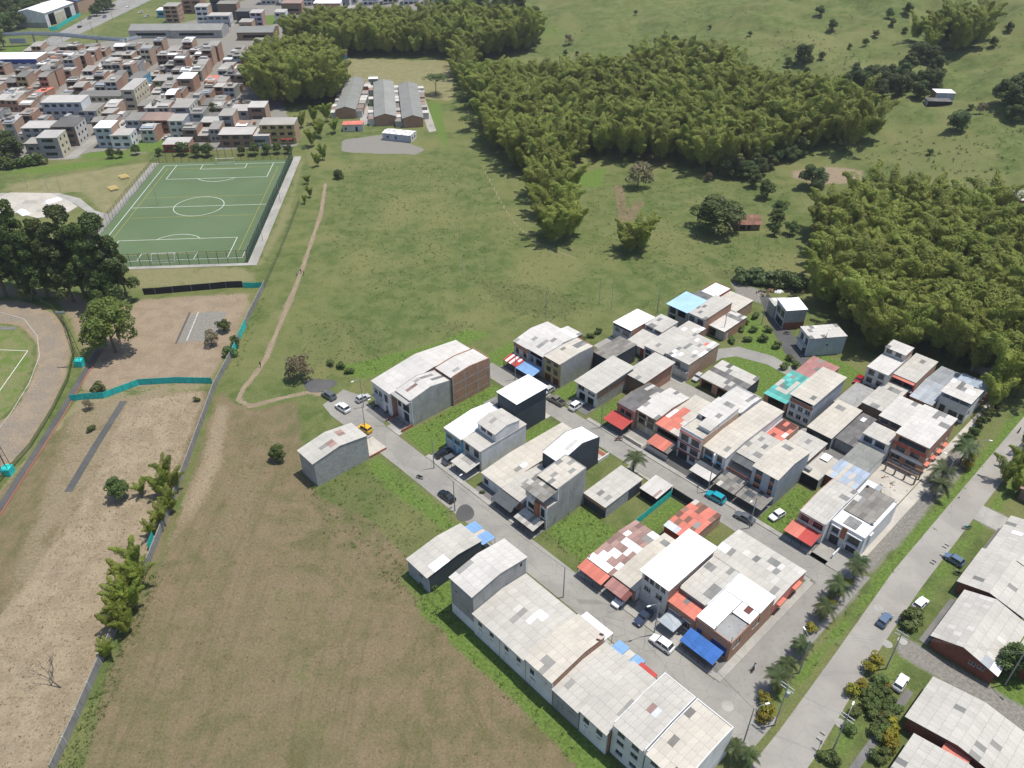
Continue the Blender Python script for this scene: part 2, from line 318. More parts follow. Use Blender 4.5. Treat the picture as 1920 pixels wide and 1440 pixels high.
t = NT('mesh_fence'); t.out((0.012, 0.06, 0.045), .6); tr = t.n('ShaderNodeBsdfTransparent'); mx = t.n('ShaderNodeMixShader'); mx.inputs[0].default_value = .52; t.l(t.b, 0, mx, 1); t.l(tr, 0, mx, 2); t.l(mx, 0, t.o, 0)
t = NT('black_mesh'); t.out((0.01, 0.011, 0.011), .6); tr = t.n('ShaderNodeBsdfTransparent'); mx = t.n('ShaderNodeMixShader'); mx.inputs[0].default_value = .9; t.l(t.b, 0, mx, 1); t.l(tr, 0, mx, 2); t.l(mx, 0, t.o, 0)
t = NT('green_net'); t.out((0.10, 0.16, 0.04), .8); tr = t.n('ShaderNodeBsdfTransparent'); mx = t.n('ShaderNodeMixShader'); mx.inputs[0].default_value = .55; t.l(t.b, 0, mx, 1); t.l(tr, 0, mx, 2); t.l(mx, 0, t.o, 0)

# meshes that need evaluation are made while the scene is still almost empty
def text_mesh(s_, size):
    cu = bpy.data.curves.new('txt', 'FONT'); cu.body = s_; cu.size = size; cu.align_x = 'CENTER'; cu.align_y = 'CENTER'; cu.extrude = .012; cu.resolution_u = 2
    o = bpy.data.objects.new('txt', cu); C.objects.link(o); bpy.context.view_layer.update()
    me = bpy.data.meshes.new_from_object(o.evaluated_get(bpy.context.evaluated_depsgraph_get())); bpy.data.objects.remove(o); me.materials.clear(); return me
TXT = {k: text_mesh(*k) for k in (('KLINO', .62), ('24/7', .72))}
m_plain('skin', (0.35, 0.20, 0.13), .6, 0, .05); m_plain('cloth_w', (0.6, 0.6, 0.6), .9); m_plain('cloth_k', (0.03, 0.03, 0.035), .9); m_plain('cloth_b', (0.08, 0.12, 0.25), .9); m_plain('cloth_g', (0.2, 0.2, 0.22), .9)
def body_mesh(stride, sit):
    """one continuous body grown along a skeleton"""
    J = {'hip': (0, 0, .92), 'chest': (0, .02, 1.32), 'neck': (0, .02, 1.50), 'head': (0, .04, 1.62), 'top': (0, .04, 1.74)}
    E_ = [('hip', 'chest'), ('chest', 'neck'), ('neck', 'head'), ('head', 'top')]; rad = {'hip': .15, 'chest': .17, 'neck': .06, 'head': .10, 'top': .07}
    for s_, n_ in ((-1, 'l'), (1, 'r')):
        st = stride * s_
        if sit: J.update({n_ + 'h': (s_ * .1, 0, .86), n_ + 'k': (s_ * .2, -.42, .80), n_ + 'a': (s_ * .2, -.38, .36), n_ + 'f': (s_ * .2, -.52, .32)})
        else: J.update({n_ + 'h': (s_ * .1, 0, .86), n_ + 'k': (s_ * .11, -st * .6, .48), n_ + 'a': (s_ * .11, -st * 1.2 + .03, .08), n_ + 'f': (s_ * .12, -st * 1.2 - .14, .04)})
        J.update({n_ + 's': (s_ * .19, .02, 1.42), n_ + 'e': (s_ * .26, .04 + st * .5, 1.14), n_ + 'w': (s_ * .25, -.08 + st, .90)} if not sit else {n_ + 's': (s_ * .19, .02, 1.42), n_ + 'e': (s_ * .30, -.15, 1.18), n_ + 'w': (s_ * .32, -.42, 1.1)})
        E_ += [('hip', n_ + 'h'), (n_ + 'h', n_ + 'k'), (n_ + 'k', n_ + 'a'), (n_ + 'a', n_ + 'f'), ('chest', n_ + 's'), (n_ + 's', n_ + 'e'), (n_ + 'e', n_ + 'w')]
        rad.update({n_ + 'h': .095, n_ + 'k': .065, n_ + 'a': .045, n_ + 'f': .04, n_ + 's': .065, n_ + 'e': .048, n_ + 'w': .036})
    ks = list(J); me = bpy.data.meshes.new('body'); me.from_pydata([J[k] for k in ks], [(ks.index(a), ks.index(b)) for a, b in E_], [])
    o = bpy.data.objects.new('body', me); C.objects.link(o); o.modifiers.new('s', 'SKIN'); o.modifiers.new('d', 'SUBSURF').levels = 1
    for i, k in enumerate(ks): v = me.skin_vertices[0].data[i]; v.radius = (rad[k], rad[k] * (.7 if k in ('hip', 'chest') else 1)); v.use_root = k == 'hip'
    bpy.context.view_layer.update(); ev = bpy.data.meshes.new_from_object(o.evaluated_get(bpy.context.evaluated_depsgraph_get())); bpy.data.objects.remove(o)
    for n_ in range(4): ev.materials.append(None)
    for p in ev.polygons:
        c_ = p.center; p.use_smooth = True
        p.material_index = 3 if (c_.z < .1 and not sit) else 2 if c_.z < .95 and not (abs(c_.x) > .22 and c_.z > .8) else 1 if c_.z < 1.47 and not (abs(c_.x) > .22 and c_.z < 1.12) else 0
    return ev
BODY = {k: body_mesh(*k) for k in ((.18, False), (.05, False), (0, True))}
# ------------------------------------------------------------------ terrain sheet
def axis(a, b, st, ga, gb, lo, hi):
    mid = list(np.arange(a, b + 1e-6, st)); L = []; d = st; x = a
    while x > lo: d *= ga; x -= d; L.append(x)
    U = []; d = st; x = mid[-1]
    while x < hi: d *= gb; x += d; U.append(x)
    return np.array(L[::-1] + mid + U)
GX = axis(-150, 170, 1.0, 1.07, 1.014, -5000, 5000)
GY = axis(52, 300, 1.0, 1.3, 1.009, -300, 6500)
XX, YY = np.meshgrid(GX, GY); GZ = Zn(XX, YY)
ny, nx = XX.shape
LAY = {k: np.zeros_like(XX) for k in ('dry', 'straw', 'dirt', 'lush', 'gravel', 'weed', 'olive')}
def inpoly(poly):
    x = XX; y = YY; r = np.zeros(x.shape, bool); n = len(poly)
    for i in range(n):
        x0, y0 = poly[i]; x1, y1 = poly[(i + 1) % n]
        if y0 == y1: continue
        c_ = ((y0 > y) != (y1 > y)) & (x < (x1 - x0) * (y - y0) / (y1 - y0) + x0); r ^= c_
    return r
def blur(a, k):
    for _ in range(k):
        a = (a + np.roll(a, 1, 0) + np.roll(a, -1, 0)) / 3; a = (a + np.roll(a, 1, 1) + np.roll(a, -1, 1)) / 3
    return a
def paint(lay, poly, val, k=2, uv=False, world=False, clear=None):
    pts = [UV(*p) for p in poly] if uv else poly if world else [P(*p) for p in poly]
    m = blur(inpoly(pts).astype(float), k)
    if clear:
        for o in (LAY if clear is True else clear):
            LAY[o] *= 1 - m
    LAY[lay] = np.maximum(LAY[lay], m * val) if val >= 0 else LAY[lay] * (1 + val * m)
def rect(u0, u1, v0, v1): return [(u0, v0), (u1, v0), (u1, v1), (u0, v1)]
def paintline(lay, px, wid, val, uv=False):
    pts = [UV(*p) for p in px] if uv else [P(*p) for p in px]
    d = np.full(XX.shape, 1e9)
    for (x0, y0), (x1, y1) in zip(pts, pts[1:]):
        L2 = (x1 - x0) ** 2 + (y1 - y0) ** 2 + 1e-9
        tt = np.clip(((XX - x0) * (x1 - x0) + (YY - y0) * (y1 - y0)) / L2, 0, 1)
        d = np.minimum(d, np.hypot(XX - x0 - tt * (x1 - x0), YY - y0 - tt * (y1 - y0)))
    LAY[lay] = np.maximum(LAY[lay], val * np.clip(1.25 - d / wid, 0, 1))
paint('dry', [(428, 735), (470, 770), (560, 745), (575, 860), (600, 930), (690, 965), (770, 1040), (785, 1110), (900, 1225), (1000, 1330), (1110, 1440), (1120, 1500), (120, 1500), (150, 1440), (200, 1250), (300, 1050), (360, 880), (405, 725)], .78, 4)
paint('dry', [(150, 760), (240, 740), (400, 730), (300, 1050), (60, 1480), (-120, 1480), (-120, 1050), (-40, 960)], .85, 3)
paint('dry', [(640, 290), (760, 300), (800, 340), (720, 380), (640, 370)], .34, 10)
paint('dry', [(500, 1060), (740, 1080), (1080, 1500), (560, 1500)], -.12, 8)
paint('dry', [(330, 1150), (560, 1090), (640, 1500), (380, 1500)], -.18, 8)
paint('straw', [(235, 750), (395, 725), (350, 850), (280, 1050), (200, 1230), (80, 1470), (-40, 1470), (-40, 1200), (100, 1010), (170, 900)], .74, 4)
paint('straw', [(405, 730), (440, 760), (430, 850), (400, 930), (340, 1010), (300, 1080), (250, 1180), (215, 1290), (190, 1290), (290, 1050), (370, 860)], .6, 4)
paint('straw', [(430, 800), (520, 840), (520, 980), (400, 1060), (330, 1050)], .40, 10)
paint('dirt', [(185, 640), (250, 560), (480, 545), (440, 640), (400, 715), (140, 740), (150, 690)], .68, 4)
paint('straw', [(150, 700), (250, 600), (470, 560), (400, 725), (300, 1000), (80, 1470), (-40, 1470), (-40, 1200)], .5, 5)
paint('olive', [(240, 600), (480, 560), (430, 660), (250, 700)], .9, 6)
paint('gravel', [(352, 585), (432, 580), (408, 640), (328, 646)], .62, 1)
paint('dirt', [(-40, 530), (250, 560), (230, 640), (150, 660), (100, 560), (-40, 560)], .6, 3)
paint('dirt', [(1480, 318), (1560, 310), (1625, 318), (1620, 345), (1530, 348), (1480, 335)], .62, 2)
paint('dirt', [(1680, 345), (1750, 350), (1760, 365), (1700, 362)], .45, 3)
paint('dirt', [(485, 545), (560, 560), (520, 650), (440, 700), (470, 620)], .34, 5)
paint('olive', [(150, 740), (235, 750), (130, 920), (60, 1050), (-40, 1180), (-40, 960), (110, 790)], .95, 2)
paint('olive', [(0, 345), (290, 300), (200, 420), (180, 390), (150, 360), (0, 372)], .72, 3)
paint('olive', [(230, 497), (470, 497), (490, 530), (250, 545)], .6, 3); paint('olive', [(555, 300), (575, 300), (545, 420), (500, 500), (470, 500), (540, 360)], .55, 2)
paint('olive', [(640, 108), (850, 112), (850, 190), (790, 185), (640, 180)], .9, 2)
paint('lush', [(1430, 330), (1940, 330), (1940, 150), (1600, 60), (1300, 80)], .34, 10)
for r_, v_ in (((2, 61, -28.0, -23.4), .8), ((-39, -28.6, .8, 31), .9), ((-37, -4, -13, -6.8), .62), ((-5, 9, -27, -8), .62), ((6.2, 18, 2.5, 15), .75), ((17.4, 23, 17, 31.5), .6), ((34.2, 40.6, 38, 53.5), .95), ((-51, -43.8, 31, 53), .9), ((-26.3, -21.2, 38.5, 54), .9),
               ((-14, -8.2, 38.5, 53), .7), ((-20, -13.6, 19, 31), .7), ((57.6, 60.6, 2, 118), .85), ((64.8, 68.6, 34, 118), .6), ((67.4, 73, -10, 32), .5), ((67.4, 70, 34, 70), .55), ((-60, -44, 28, 34), .8), ((8, 26, 98, 106), .7), ((82, 95, 26, 60), .7)):
    paint('lush', rect(*r_), v_, 2, True)
paint('lush', [(1365, 590), (1420, 590), (1500, 690), (1500, 740), (1440, 760), (1340, 665), (1400, 640)], .72, 2)
paint('lush', [(800, 760), (1130, 610), (1260, 560), (1500, 500), (1480, 540), (1200, 610), (1000, 640)], .25, 8)
paint('lush', [(620, 690), (830, 640), (870, 615), (930, 625), (680, 715)], .8, 2)
paint('lush', [(1045, 340), (1140, 310), (1130, 350), (1060, 350)], .8, 2)
paint('lush', [(1000, 90), (1100, 60), (1020, 40)], .5, 4)
paint('lush', [(0, 318), (250, 292), (290, 292), (200, 312), (0, 335)], .7, 3); paint('lush', [(790, 190), (830, 190), (850, 300), (820, 260)], .6, 2)
paint('weed', [(560, 880), (690, 870), (860, 960), (830, 1030), (720, 1085), (610, 1010)], .46, 6)
paint('weed', [(480, 760), (560, 750), (600, 800), (540, 830)], .45, 4)
paint('weed', [(560, 600), (700, 590), (770, 680), (640, 720), (560, 690)], .42, 5); paint('weed', [(870, 520), (1010, 530), (1110, 570), (1060, 605), (950, 590)], .52, 4)
paint('weed', [(1330, 500), (1500, 515), (1490, 535), (1330, 525)], .6, 3); paint('weed', [(1000, 440), (1120, 470), (1090, 500), (1000, 470)], .4, 3)
paint('weed', [(790, 610), (870, 590), (900, 620), (830, 640)], .45, 3)
paint('weed', [(1560, 190), (1700, 60), (1760, 100), (1600, 260)], .4, 4)
paint('gravel', [(640, 262), (720, 252), (800, 280), (780, 290), (700, 288), (640, 285)], .9, 2)
paint('gravel', [(-60, 120), (300, 60), (530, -30), (530, 190), (560, 275), (300, 285), (120, 300), (-60, 300)], .95, 2)
for q_ in ([(242, 262), (322, 262), (330, 284), (236, 284)], [(362, 235), (372, 222), (440, 228), (436, 262), (380, 262)], [(150, 290), (190, 282), (240, 284), (250, 292), (160, 298)], [(0, 92), (60, 80), (100, 72), (70, 95), (0, 120)], [(112, 58), (160, 38), (165, 42), (118, 64)], [(495, 28), (522, 28), (522, 45), (500, 48)]): paint('lush', q_, .9, 1, clear=['gravel'])
paint('gravel', [(480, -30), (850, -30), (830, 25), (540, 45)], .9, 2)
paint('dirt', [(-60, 562), (60, 565), (110, 590), (135, 640), (130, 700), (100, 770), (50, 850), (-60, 960)], .8, 2, clear=True); paint('gravel', [(-60, 562), (60, 565), (110, 590), (135, 640), (130, 700), (100, 770), (50, 850), (-60, 960)], .46, 2)
paint('lush', [(-60, 600), (40, 612), (68, 645), (66, 690), (35, 755), (-60, 850)], .5, 1, clear=True); paint('olive', [(-60, 600), (40, 612), (68, 645), (66, 690), (35, 755), (-60, 850)], .6, 1)
paint('gravel', rect(50, 58, -1, 40), .8, 2, True, clear=['lush']); paint('gravel', rect(52, 58, 40, 95), .7, 2, True)
paint('dirt', rect(51, 58, 44, 92), .48, 3, True); paint('dirt', rect(70, 76, 44, 72), .5, 2, True); paint('gravel', rect(67.5, 100, 27, 33), .7, 1, True); paint('dirt', rect(67.5, 100, 26, 31), .42, 2, True)
paint('gravel', rect(64, 84, 70.5, 77), .7, 1, True); paint('dirt', rect(67, 76, 3, 24), .30, 3, True)
paint('gravel', [(1360, 520), (1440, 545), (1440, 575), (1385, 560)], .7, 2)
trail = [(610, 345), (602, 400), (580, 465), (565, 510), (545, 560), (520, 620), (500, 670), (480, 700), (455, 730), (447, 750), (470, 762), (520, 748), (580, 735), (612, 742)]
paintline('dirt', trail, 1.15, .8)
paintline('dirt', [(905, 312), (922, 345), (945, 388), (965, 418), (1000, 452), (1080, 485)], .9, .6); paintline('dirt', [(700, 130), (690, 185), (680, 240)], 1.0, .4)
paintline('dry', [(1200, 380), (1170, 420), (1160, 350)], 3, .8); paintline('gravel', [(1195, 330), (1130, 350), (1120, 430)], 3, .35)
me = bpy.data.meshes.new('ground')
nv = nx * ny; co = np.stack([XX, YY, GZ], -1).reshape(-1, 3).astype(np.float32)
idx = np.arange(nv, dtype=np.int32).reshape(ny, nx)
qd = np.stack([idx[:-1, :-1], idx[:-1, 1:], idx[1:, 1:], idx[1:, :-1]], -1).reshape(-1, 4)
me.vertices.add(nv); me.vertices.foreach_set('co', co.ravel()); nq = len(qd)
me.loops.add(nq * 4); me.loops.foreach_set('vertex_index', qd.ravel()); me.polygons.add(nq)
me.polygons.foreach_set('loop_start', np.arange(0, nq * 4, 4, dtype=np.int32)); me.polygons.foreach_set('loop_total', np.full(nq, 4, np.int32))
me.polygons.foreach_set('use_smooth', np.ones(nq, bool)); me.update(calc_edges=True)
for nm, ks in (('ga', ('dry', 'straw', 'dirt', 'lush')), ('gb', ('gravel', 'weed', 'olive', None))):
    at = me.color_attributes.new(nm, 'FLOAT_COLOR', 'POINT')
    at.data.foreach_set('color', np.stack([LAY[k] if k else np.ones_like(XX) for k in ks], -1).astype(np.float32).ravel())
me.materials.append(M['ground']); tag(link('ground', me), kind='structure')

# ------------------------------------------------------------------ streets, pavements, patios
def sheet(name, poly, mat, z=0.03, uv=True, drop=0.35):
    pts = [UV(*p) for p in poly] if uv else [P(*p) for p in poly]
    m = MB(); m.prism([(x, y) for x, y in pts], lambda a, b, d: (a, b, d), z - drop, z); return tag(m.build(name, mat), kind='structure')
def slab(name, r, mat, z0=-.2, z1=.12):
    m = MB(); m.prism([UV(*p) for p in rect(*r)], lambda a, b, d: (a, b, d), z0, z1); return tag(m.build(name, mat), kind='structure')
sheet('street', [(-62, -6.4), (-57, -7.2), (-30, -6.6), (50, -6.9), (61.2, -8.5), (61.2, 1.6), (50, 0), (-44, 0), (-58, 3.0), (-64, 1)], 'asphalt', .03)
sheet('street', rect(-47, 52, 31.8, 36.9), 'asphalt', .03)
sheet('street', [(-20, 57.5), (0, 57.5), (8.4, 58.2), (8.4, 67.2), (20, 67.6), (27, 67.6), (27, 72.8), (9.4, 72.6), (9.4, 67.4), (-20, 66.9)], 'asphalt', .026)
sheet('main_road', [(62.8, -30), (62.4, 0), (61.4, 20), (59.9, 45), (59.7, 80), (59.5, 150), (64.6, 150), (64.8, 80), (65.4, 45), (66.6, 22), (68.6, 0), (69.2, -30)], 'road', .034)
sheet('gravel_lane', [(50.0, -.4), (57.6, -1), (57.6, 40.5), (51.5, 36.8), (50.2, 20)], 'gravel_lane', .024)
sheet('lane', [(1305, 700), (1340, 655), (1385, 650), (1450, 668), (1505, 700), (1498, 716), (1440, 684), (1380, 668), (1352, 672)], 'asphalt', .022, False)
sheet('lane', [(1424, 556), (1446, 556), (1500, 650), (1530, 690), (1498, 692), (1470, 660), (1440, 600)], 'dark_asphalt', .028, False)
sheet('lane', rect(64.5, 86, 71, 76.5), 'paving', .02)
for r_ in ((-44, -39.2, .1, 1.3), (-29, 6, .1, 1.2), (18, 50, .1, 1.2), (-4.5, 61, -8.4, -7.1), (-13, 50, 37.0, 38.1), (-44, -26, 37, 38.1), (5, 23, 30.8, 31.6), (34, 50, 30.6, 31.6)): slab('pavement', r_, 'paving')
for r_, m_, z_ in (((-53, -45.9, .2, 4.6), 'patio', .1), ((-45.5, -39.8, 1.3, 4.8), 'paving', .14), ((-43.4, -37.2, -9.4, -4.6), 'pale_slab', .12), ((-28.4, -16.4, 1.2, 5.9), 'paving', .1), ((-13.2, -1, 1.2, 3.6), 'patio', .1), ((0, 6, .1, 4.2), 'patio', .1),
                 ((-26, -19.8, 30.0, 31.7), 'pale_slab', .14), ((-5.5, -.4, 27.1, 31), 'pale_slab', .12), ((18.6, 31, -.0, 2.8), 'patio', .1), ((30.5, 42, 1.2, 4.6), 'paving', .09), ((42.2, 49.5, .2, 4.5), 'patio', .1), ((49.5, 50.9, .2, 31), 'paving', .15),
                 ((-43.4, -26.6, 38.1, 42), 'patio', .08), ((-21, -14.2, 38, 42), 'patio', .08), ((-8, -2.6, 38.1, 42.4), 'patio', .1), ((-2.6, 3, 38.1, 43.4), 'paving', .1), ((3, 10, 38.1, 43), 'patio', .1), ((10, 16.2, 37.2, 42), 'dark_asphalt', .06), ((16.2, 34, 38.1, 43.7), 'patio', .1),
                 ((40.8, 46.5, 36.9, 41), 'patio', .1), ((46.6, 54, 37, 43), 'paving', .12), ((52.4, 54.6, 43, 75), 'pale_slab', .13), ((51.3, 53.0, 75, 117), 'pale_slab', .13), ((26.6, 32.2, 94, 97.3), 'patio', .08), ((44, 51, 66, 76), 'pale_slab', .05),
                 ((-43, -33.5, 54.4, 62), 'paving', .05), ((-34, -26.8, 63, 70), 'paving', .05), ((-13.6, -6, 65.5, 68), 'paving', .09), ((70.2, 71.6, 33, 46.5), 'patio', .1), ((73, 74.2, 0, 22), 'patio', .1), ((69.5, 71.2, 60, 72), 'patio', .1), ((-21, -9, 65.5, 67.6), 'dark_asphalt', .05), ((27, 44, 60, 74), 'patio', .03)):
    slab('patio', r_, m_, -.2, z_)
# repair patches, manhole rings, asphalt dumps
def disc(name, x, y, r, mat, z, n=20, ry=None, wob=0.0):
    m = MB(); pts = []
    for i in range(n):
        a = 2 * math.pi * i / n; q = 1 + wob * math.sin(3 * a + x); pts.append((x + r * q * math.cos(a), y + (ry or r) * q * math.sin(a)))
    m.prism(pts, lambda a, b, d: (a, b, d), z - .2, z); return m.build(name, mat)
tag(disc('asphalt_pile', *P(598, 722), 4.2, 'dark_asphalt', .045, 24, 3.0, .12), kind='structure'); tag(disc('asphalt_patch', *P(872, 962), 1.9, 'dark_asphalt', .04, 24, 2.5, .05), kind='structure')
tag(disc('concrete_patch', *P(687, 805), 1.6, 'paving', .04), kind='structure')
for p_ in ((1647, 1140), (1664, 1208), (1692, 1202), (1575, 1356)): tag(disc('manhole_cover', *P(*p_), .85, 'paving', .05), 'round pale concrete manhole cover beside the main road' if False else None, None, None, 'structure')
tag(disc('manhole_cover', *P(1364, 1324), 1.0, 'paving', .045), kind='structure'); tag(disc('manhole_cover', *P(1212, 836), .7, 'paving', .045), kind='structure')

# ------------------------------------------------------------------ football pitch
FY = 0.0753; FC = (-1.0037 * 118, 2.3762 * 118); FW, FL = .2129 * 118, .3827 * 118
pit = thing('football_pitch', 'green artificial turf football pitch with white lines inside a fence', 'football pitch', (FC[0], FC[1], 0), FY)
m = MB(); m.box(-FW - 3.2, FW + 2.6, -FL - 4, FL + 3.5, -.2, .05); m.build('turf', 'turf', pit)
def line(a, b, w_=.16, z=.058, mat='white_paint', nm='line'):
    a, b = Vector((*a, 0)), Vector((*b, 0)); d = (b - a).normalized(); n_ = Vector((-d.y, d.x, 0)) * w_ / 2; e = d * w_ / 2
    m = MB(); m.quad(*[(p.x, p.y, z) for p in (a - e - n_, b + e - n_, b + e + n_, a - e + n_)]); return m.build(nm, mat, pit)
def arc(cx, cy, r, a0, a1, w_=.16, z=.058, n=48):
    m = MB()
    for i in range(n):
        t0 = a0 + (a1 - a0) * i / n; t1 = a0 + (a1 - a0) * (i + 1) / n
        m.quad(*[(cx + q * math.cos(t), cy + q * math.sin(t), z) for q, t in ((r - w_ / 2, t0), (r + w_ / 2, t0), (r + w_ / 2, t1), (r - w_ / 2, t1))])
    return m.build('line', 'white_paint', pit)
PW, PD, CR = .171 * 118, .1376 * 118, .0773 * 118
for s_ in (-1, 1):
    line((-FW, s_ * FL), (FW, s_ * FL)); line((s_ * FW, -FL), (s_ * FW, FL))
    line((-PW, s_ * (FL - PD)), (PW, s_ * (FL - PD)))
    for q in (-1, 1): line((q * PW, s_ * FL), (q * PW, s_ * (FL - PD))); line((q * 9.2, s_ * FL), (q * 9.2, s_ * (FL - 5.5)))
    line((-9.2, s_ * (FL - 5.5)), (9.2, s_ * (FL - 5.5)))
    a = math.acos(5.5 / CR); c0 = -s_ * math.pi / 2
    arc(0, s_ * (FL - 11), CR, c0 - a, c0 + a, n=24)
    line((-FW + 1.5, s_ * (FL - 4.4)), (FW - 3, s_ * (FL - 4.4)), .12, .054, 'line_y', 'faint_line'); line((s_ * (FW - 2.3), -FL + 4.4), (s_ * (FW - 2.3), FL - 4.4), .12, .0545, 'line_y', 'faint_line'); line((-FW + 3, s_ * 9.6), (FW - 3, s_ * 9.6), .12, .0535, 'line_y', 'faint_line')
line((-FW, 0), (FW, 0)); arc(0, 0, CR, 0, 2 * math.pi)
m = MB(); m.box(FW + 2.7, FW + 5.8, -FL - 5.5, FL + 7, -.2, .10); m.build('concrete_path', 'paving', pit)
m = MB(); m.box(-FW - 6.5, FW + 5.8, -FL - 6.0, -FL - 4.1, -.2, .11); m.build('concrete_path', 'paving', pit)
m = MB(); m.box(-FW - 6.3, -FW - 3.3, -FL - 4, FL + 3.5, -.2, .10); m.build('concrete_path', 'paving', pit)
def pitw(x, y): return (FC[0] + x * math.cos(FY) - y * math.sin(FY), FC[1] + x * math.sin(FY) + y * math.cos(FY))
def fence(name, label, pts, sp, h, post_mat, panel_mat, rails=(), r=.06, lean=0.0, panel=True, cat='fence', seg_h=None, group=None):
    """posts one by one, one panel per bay"""
    x0, y0 = pts[0]; root = thing(name, label, cat, (x0, y0, Z(x0, y0)), 0, group)
    P_ = []
    for (ax, ay), (bx, by) in zip(pts, pts[1:]):
        n_ = max(1, round(math.hypot(bx - ax, by - ay) / sp))
        for i in range(n_): P_.append((ax + (bx - ax) * i / n_, ay + (by - ay) * i / n_))
    P_.append(pts[-1])
    L = [(x - x0, y - y0, Z(x, y) - Z(x0, y0)) for x, y in P_]
    pm = MB().tube((0, 0, -.3), (0, 0, h), r, r, 5).mesh('post', post_mat)
    for q in L: link('post', pm, root, q)
    for a, b in zip(L, L[1:]):
        if panel:
            m = MB(); d = Vector(b) - Vector(a); n_ = Vector((-d.y, d.x, 0)).normalized() * .02
            hh = h * (seg_h or 1) * random.uniform(.97, 1.0)
            A_, B_ = Vector(a), Vector(b); up = Vector((0, 0, hh)); o = Vector((0, 0, .03))
            m.hexa([tuple(p) for p in (A_ + o - n_, B_ + o - n_, B_ + o + n_, A_ + o + n_, A_ + up - n_, B_ + up - n_, B_ + up + n_, A_ + up + n_)]); m.build('panel', panel_mat, root)
        for z_ in rails:
            MB().tube((a[0], a[1], a[2] + z_), (b[0], b[1], b[2] + z_), .035, .035, 4).build('rail', post_mat, root)
    return root
fence('pitch_fence', 'green mesh fence along the right touchline of the football pitch', [pitw(FW + 2.65, -FL - 4), pitw(FW + 2.65, FL + 3.5)], 3.0, 4.6, 'metal_d', 'mesh_fence', (2.3, 4.55), .05)
fence('pitch_fence', 'tall dark post fence behind the near goal of the football pitch', [pitw(-FW - 3.2, -FL - 4.05), pitw(FW + 2.6, -FL - 4.05)], 3.1, 4.6, 'metal_d', 'black_mesh', (2.3, 4.55), .085)
fence('pitch_fence', 'tall dark post fence behind the far goal of the football pitch', [pitw(-FW - 3.2, FL + 3.55), pitw(FW + 2.6, FL + 3.55)], 3.1, 6.0, 'metal_d', 'black_mesh', (3.0, 5.95), .085)
fence('pitch_fence', 'thin post fence along the left touchline by the pale path', [pitw(-FW - 3.25, -FL - 4), pitw(-FW - 3.25, FL + 3.5)], 3.1, 4.6, 'metal_d', 'black_mesh', (), .05)
def goal(label, x, y, s_):
    wx, wy = pitw(x, y); g = thing('goal', label, 'goal', (wx, wy, .06), FY)
    for q in (-1, 1):
        MB().tube((q * 3.66, 0, 0), (q * 3.66, 0, 2.44), .09, .09, 6).build('post', 'white_paint', g)
        MB().path([(q * 3.66, 0, 2.44), (q * 3.66, s_ * .9, 2.4), (q * 3.66, s_ * 2.0, .05)], .06).build('side_bar', 'white_paint', g)
    MB().tube((-3.72, 0, 2.44), (3.72, 0, 2.44), .09, .09, 6).build('crossbar', 'white_paint', g)
    MB().tube((-3.66, s_ * 2, .05), (3.66, s_ * 2, .05), .05, .05, 5).build('ground_bar', 'white_paint', g)
goal('white goal at the near end of the football pitch', 0, -FL, -1); goal('white goal at the far end of the football pitch', 0, FL, 1)
# ------------------------------------------------------------------ buildings
SHEETS = {}
def sheet_mesh(w_, l_, mat, th=.035):
    k = (round(w_, 2), round(l_, 2), mat)
    if k not in SHEETS:
        m = MB(); m.box(-w_ / 2, w_ / 2, -l_ / 2, l_ / 2, 0, th); SHEETS[k] = m.mesh('roof_sheet', mat)
    return SHEETS[k]
def slope(parent, x0, x1, y0, y1, z0, z1, mat, nx_, ny_, patch=(), sky=0.0, alt=None, gap=.022, under='underlay', name='roof', sheets=True):
    """one roof plane from (y0,z0) to (y1,z1): an underlay with single sheets laid on it"""
    if y1 < y0: y0, y1, z0, z1 = y1, y0, z1, z0
    L = math.hypot(y1 - y0, z1 - z0); a = math.atan2(z1 - z0, y1 - y0)
    m = MB(); m.box(0, x1 - x0, 0, L, -.07, 0)
    r_ = m.build(name, under if sheets else mat, parent, (x0, y0, z0), (a, 0, 0))
    if not sheets: return r_
    cw, cl = (x1 - x0) / nx_, L / ny_
    for j in range(ny_):
        for i in range(nx_):
            mt = mat
            for (pi, pj, pm) in patch:
                if i == pi and j == pj: mt = pm
            if mt == mat:
                q = random.random()
                if q < sky: mt = 'skylight'
                elif alt and q < sky + alt[1]: mt = alt[0]
            link('roof_sheet', sheet_mesh(cw - gap, cl - gap, mt), r_, ((i + .5) * cw, (j + .5) * cl, .004 + .006 * random.random()), (R(random.uniform(-.25, .45)), R(random.uniform(-.25, .25)), 0))
    return r_
def wall_slab(parent, fn, s0, s1, z0, z1, ops, mat, t=.16, top=None, name='wall', frame='frame_w', lvl=2):
    """wall with real openings; fn(s,z,d) maps wall coords to the parent's frame, d counts inwards; top: extra gable polygon points above z1"""
    ss = sorted({s0, s1, *[o[0] for o in ops], *[o[1] for o in ops]}); zs = sorted({z0, z1, *[o[2] for o in ops], *[o[3] for o in ops]})
    ss = [s for s in ss if s0 - 1e-6 <= s <= s1 + 1e-6]; zs = [z for z in zs if z0 - 1e-6 <= z <= z1 + 1e-6]
    m = MB()
    for a, b in zip(ss, ss[1:]):
        run = None
        for c_, d_ in list(zip(zs, zs[1:])) + [(None, None)]:
            hole = c_ is not None and any(o[0] <= (a + b) / 2 <= o[1] and o[2] <= (c_ + d_) / 2 <= o[3] for o in ops)
            if c_ is None or hole:
                if run: m.prism([(a, run[0]), (b, run[0]), (b, run[1]), (a, run[1])], fn, 0, t)
                run = None
            else: run = (run[0], d_) if run else (c_, d_)
    if top: m.prism([(s0, z1), (s1, z1)] + top, fn, 0, t)
    w_ = m.build(name, mat, parent)
    for o in ops: opening(parent, fn, o, frame)
    return w_
